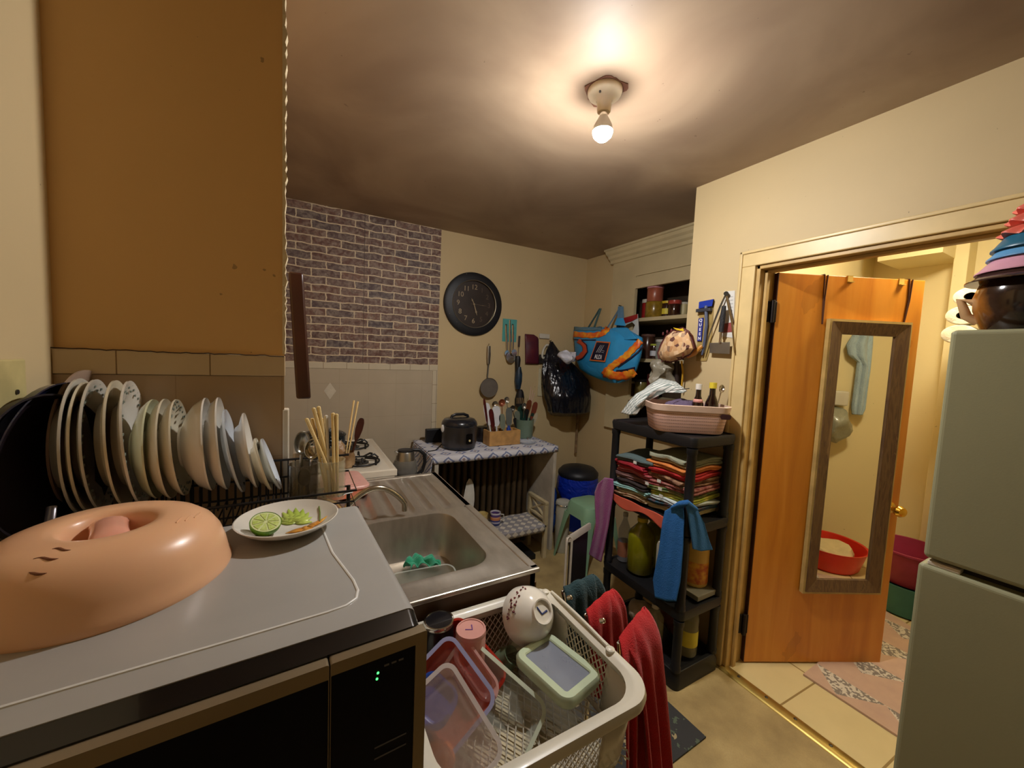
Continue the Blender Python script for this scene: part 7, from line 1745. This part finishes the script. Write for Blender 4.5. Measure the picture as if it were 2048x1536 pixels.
# rug
g=NT('triangle_print_rug',.85)
x,y,z=g.xyz(g.map(rot=(0,0,math.radians(0)))); 
u=g.math('MULTIPLY',x,3.6); v=g.math('MULTIPLY',y,3.6)
fu=g.math('FRACT',u); fv=g.math('FRACT',v); tri=g.math('GREATER_THAN',g.math('ADD',fu,fv),1.0); tri2=g.math('GREATER_THAN',g.math('SUBTRACT',fu,fv),.0)
mk=g.math('MULTIPLY',tri,tri2); inner=g.math('GREATER_THAN',g.noise(70,detail=4),.5)
c1_=g.mix(inner,(130,120,108),(206,196,176)); c2_=g.mix(g.noise(12),(206,172,142),(176,146,128)); g.base(g.mix(mk,c2_,c1_)).bump(g.noise(240),.4,.002)
rA,rB=P(1616,1355,Z=.012),P(1722,1437,Z=.012)
rc0=Vector((2.215,.60,.0)); 
MB().loft([[(2.225,-.25,.0045),(2.225+.62,-.25,.0045),(2.225+1.1,.88,.0045),(2.235,.86,.0045)],[(2.225,-.25,.014),(2.225+.62,-.25,.014),(2.225+1.1,.88,.014),(2.235,.86,.014)]]).build('bathroom_rug', g.m, label='pale pink rug with grey speckled triangles on the bathroom tiles', cat='rug', smooth=False)
# ---- what the mirror shows: towel, bag, pole, red tub on the far right side of the bathroom
WY=-.88
def MW(x,y): return MP(x,y,Y=WY)
a=MP(1720,672,Y=WY+.03); b=MP(1705,830,Y=WY+.03)
robe=T('blue_towel','pale blue bath towel bunched on a hook, seen in the mirror','towel',Vector((b.x,WY+.03,b.z)))
rows_=[[MP(x,y,Y=WY+.05) for x,y in r_] for r_ in (((1708,668),(1744,668)),((1694,690),(1743,690)),((1697,708),(1741,715)),((1716,722),(1738,740)),((1710,770),(1733,775)),((1704,815),(1728,818)),((1706,828),(1722,829)))]
dmid=rows_[0][0]
def fr2(u,v):
    g_=v*(len(rows_)-1); j=min(int(g_),len(rows_)-2); a=rows_[j][0].lerp(rows_[j][1],u); b=rows_[j+1][0].lerp(rows_[j+1][1],u); p=a.lerp(b,g_-j); p.y=WY+.05+.03*math.sin(u*PI)+.012*math.sin(u*14); return p
MB().sheet(24,40,fr2).build('towel_body', mat('pale_blue_terry',(170,192,206),.9,bump=.6,bs=100,sheen=.4), robe, solid=.02)
q=MP(1674,848,Y=WY+.12); r=.12
MB().ball(q,r,24,(.8,.6,1.25)).build('grey_bag', mat('translucent_grey_bag',(150,150,132),.3,coat=.5,bump=.9,bs=18), label='crumpled grey plastic bag hanging on the bathroom wall, seen in the mirror', cat='bag', disp=.05, ds=9)
q2=MP(1668,795,Y=WY+.06); MB().cbox((q2.x,WY+.07,q2.z),(.16,.12,.12)).build('white_box', whitep, label='white wall box above the grey bag, seen in the mirror', cat='box', smooth=False, bevel=.01)
p1_=MP(1652,935,Y=WY+.05); p2_=MP(1636,1085,Y=WY+.05)
MB().tube([p1_,p2_],.016,8).build('broom_handle', mat('white_broom_handle',(206,200,180),.4), label='thin white broom handle leaning in the bathroom corner, seen in the mirror', cat='broom')
q=MP(1650,1142,Y=-.50); q.z=.005
rt2=T('red_tub','wide red plastic tub with laundry on the bathroom floor, seen in the mirror','tub',q)
MB().lathe([(.002,0),(.18,0),(.20,.02),(.24,.17),(.25,.175),(.235,.172),(.19,.025),(.002,.012)],q,n=44).build('tub_body', mat('bright_red_plastic',(224,50,30),.35,sub=.05), rt2)
MB().ball(q+Vector((0,.02,.12)),.16,20,(1,1,.45)).build('laundry', mat('cream_laundry',(226,206,160),.8,bump=.5,bs=30), label='cream laundry heaped in the red tub', cat='laundry', disp=.04, ds=10)
MB().ball(q+Vector((-.25,-.33,.38)),.15,20,(1,.8,1)).build('white_laundry_bag', mat('white_laundry',(226,222,206),.7,bump=.5,bs=30), label='white laundry bag behind the red tub, seen in the mirror', cat='bag', disp=.04, ds=10)
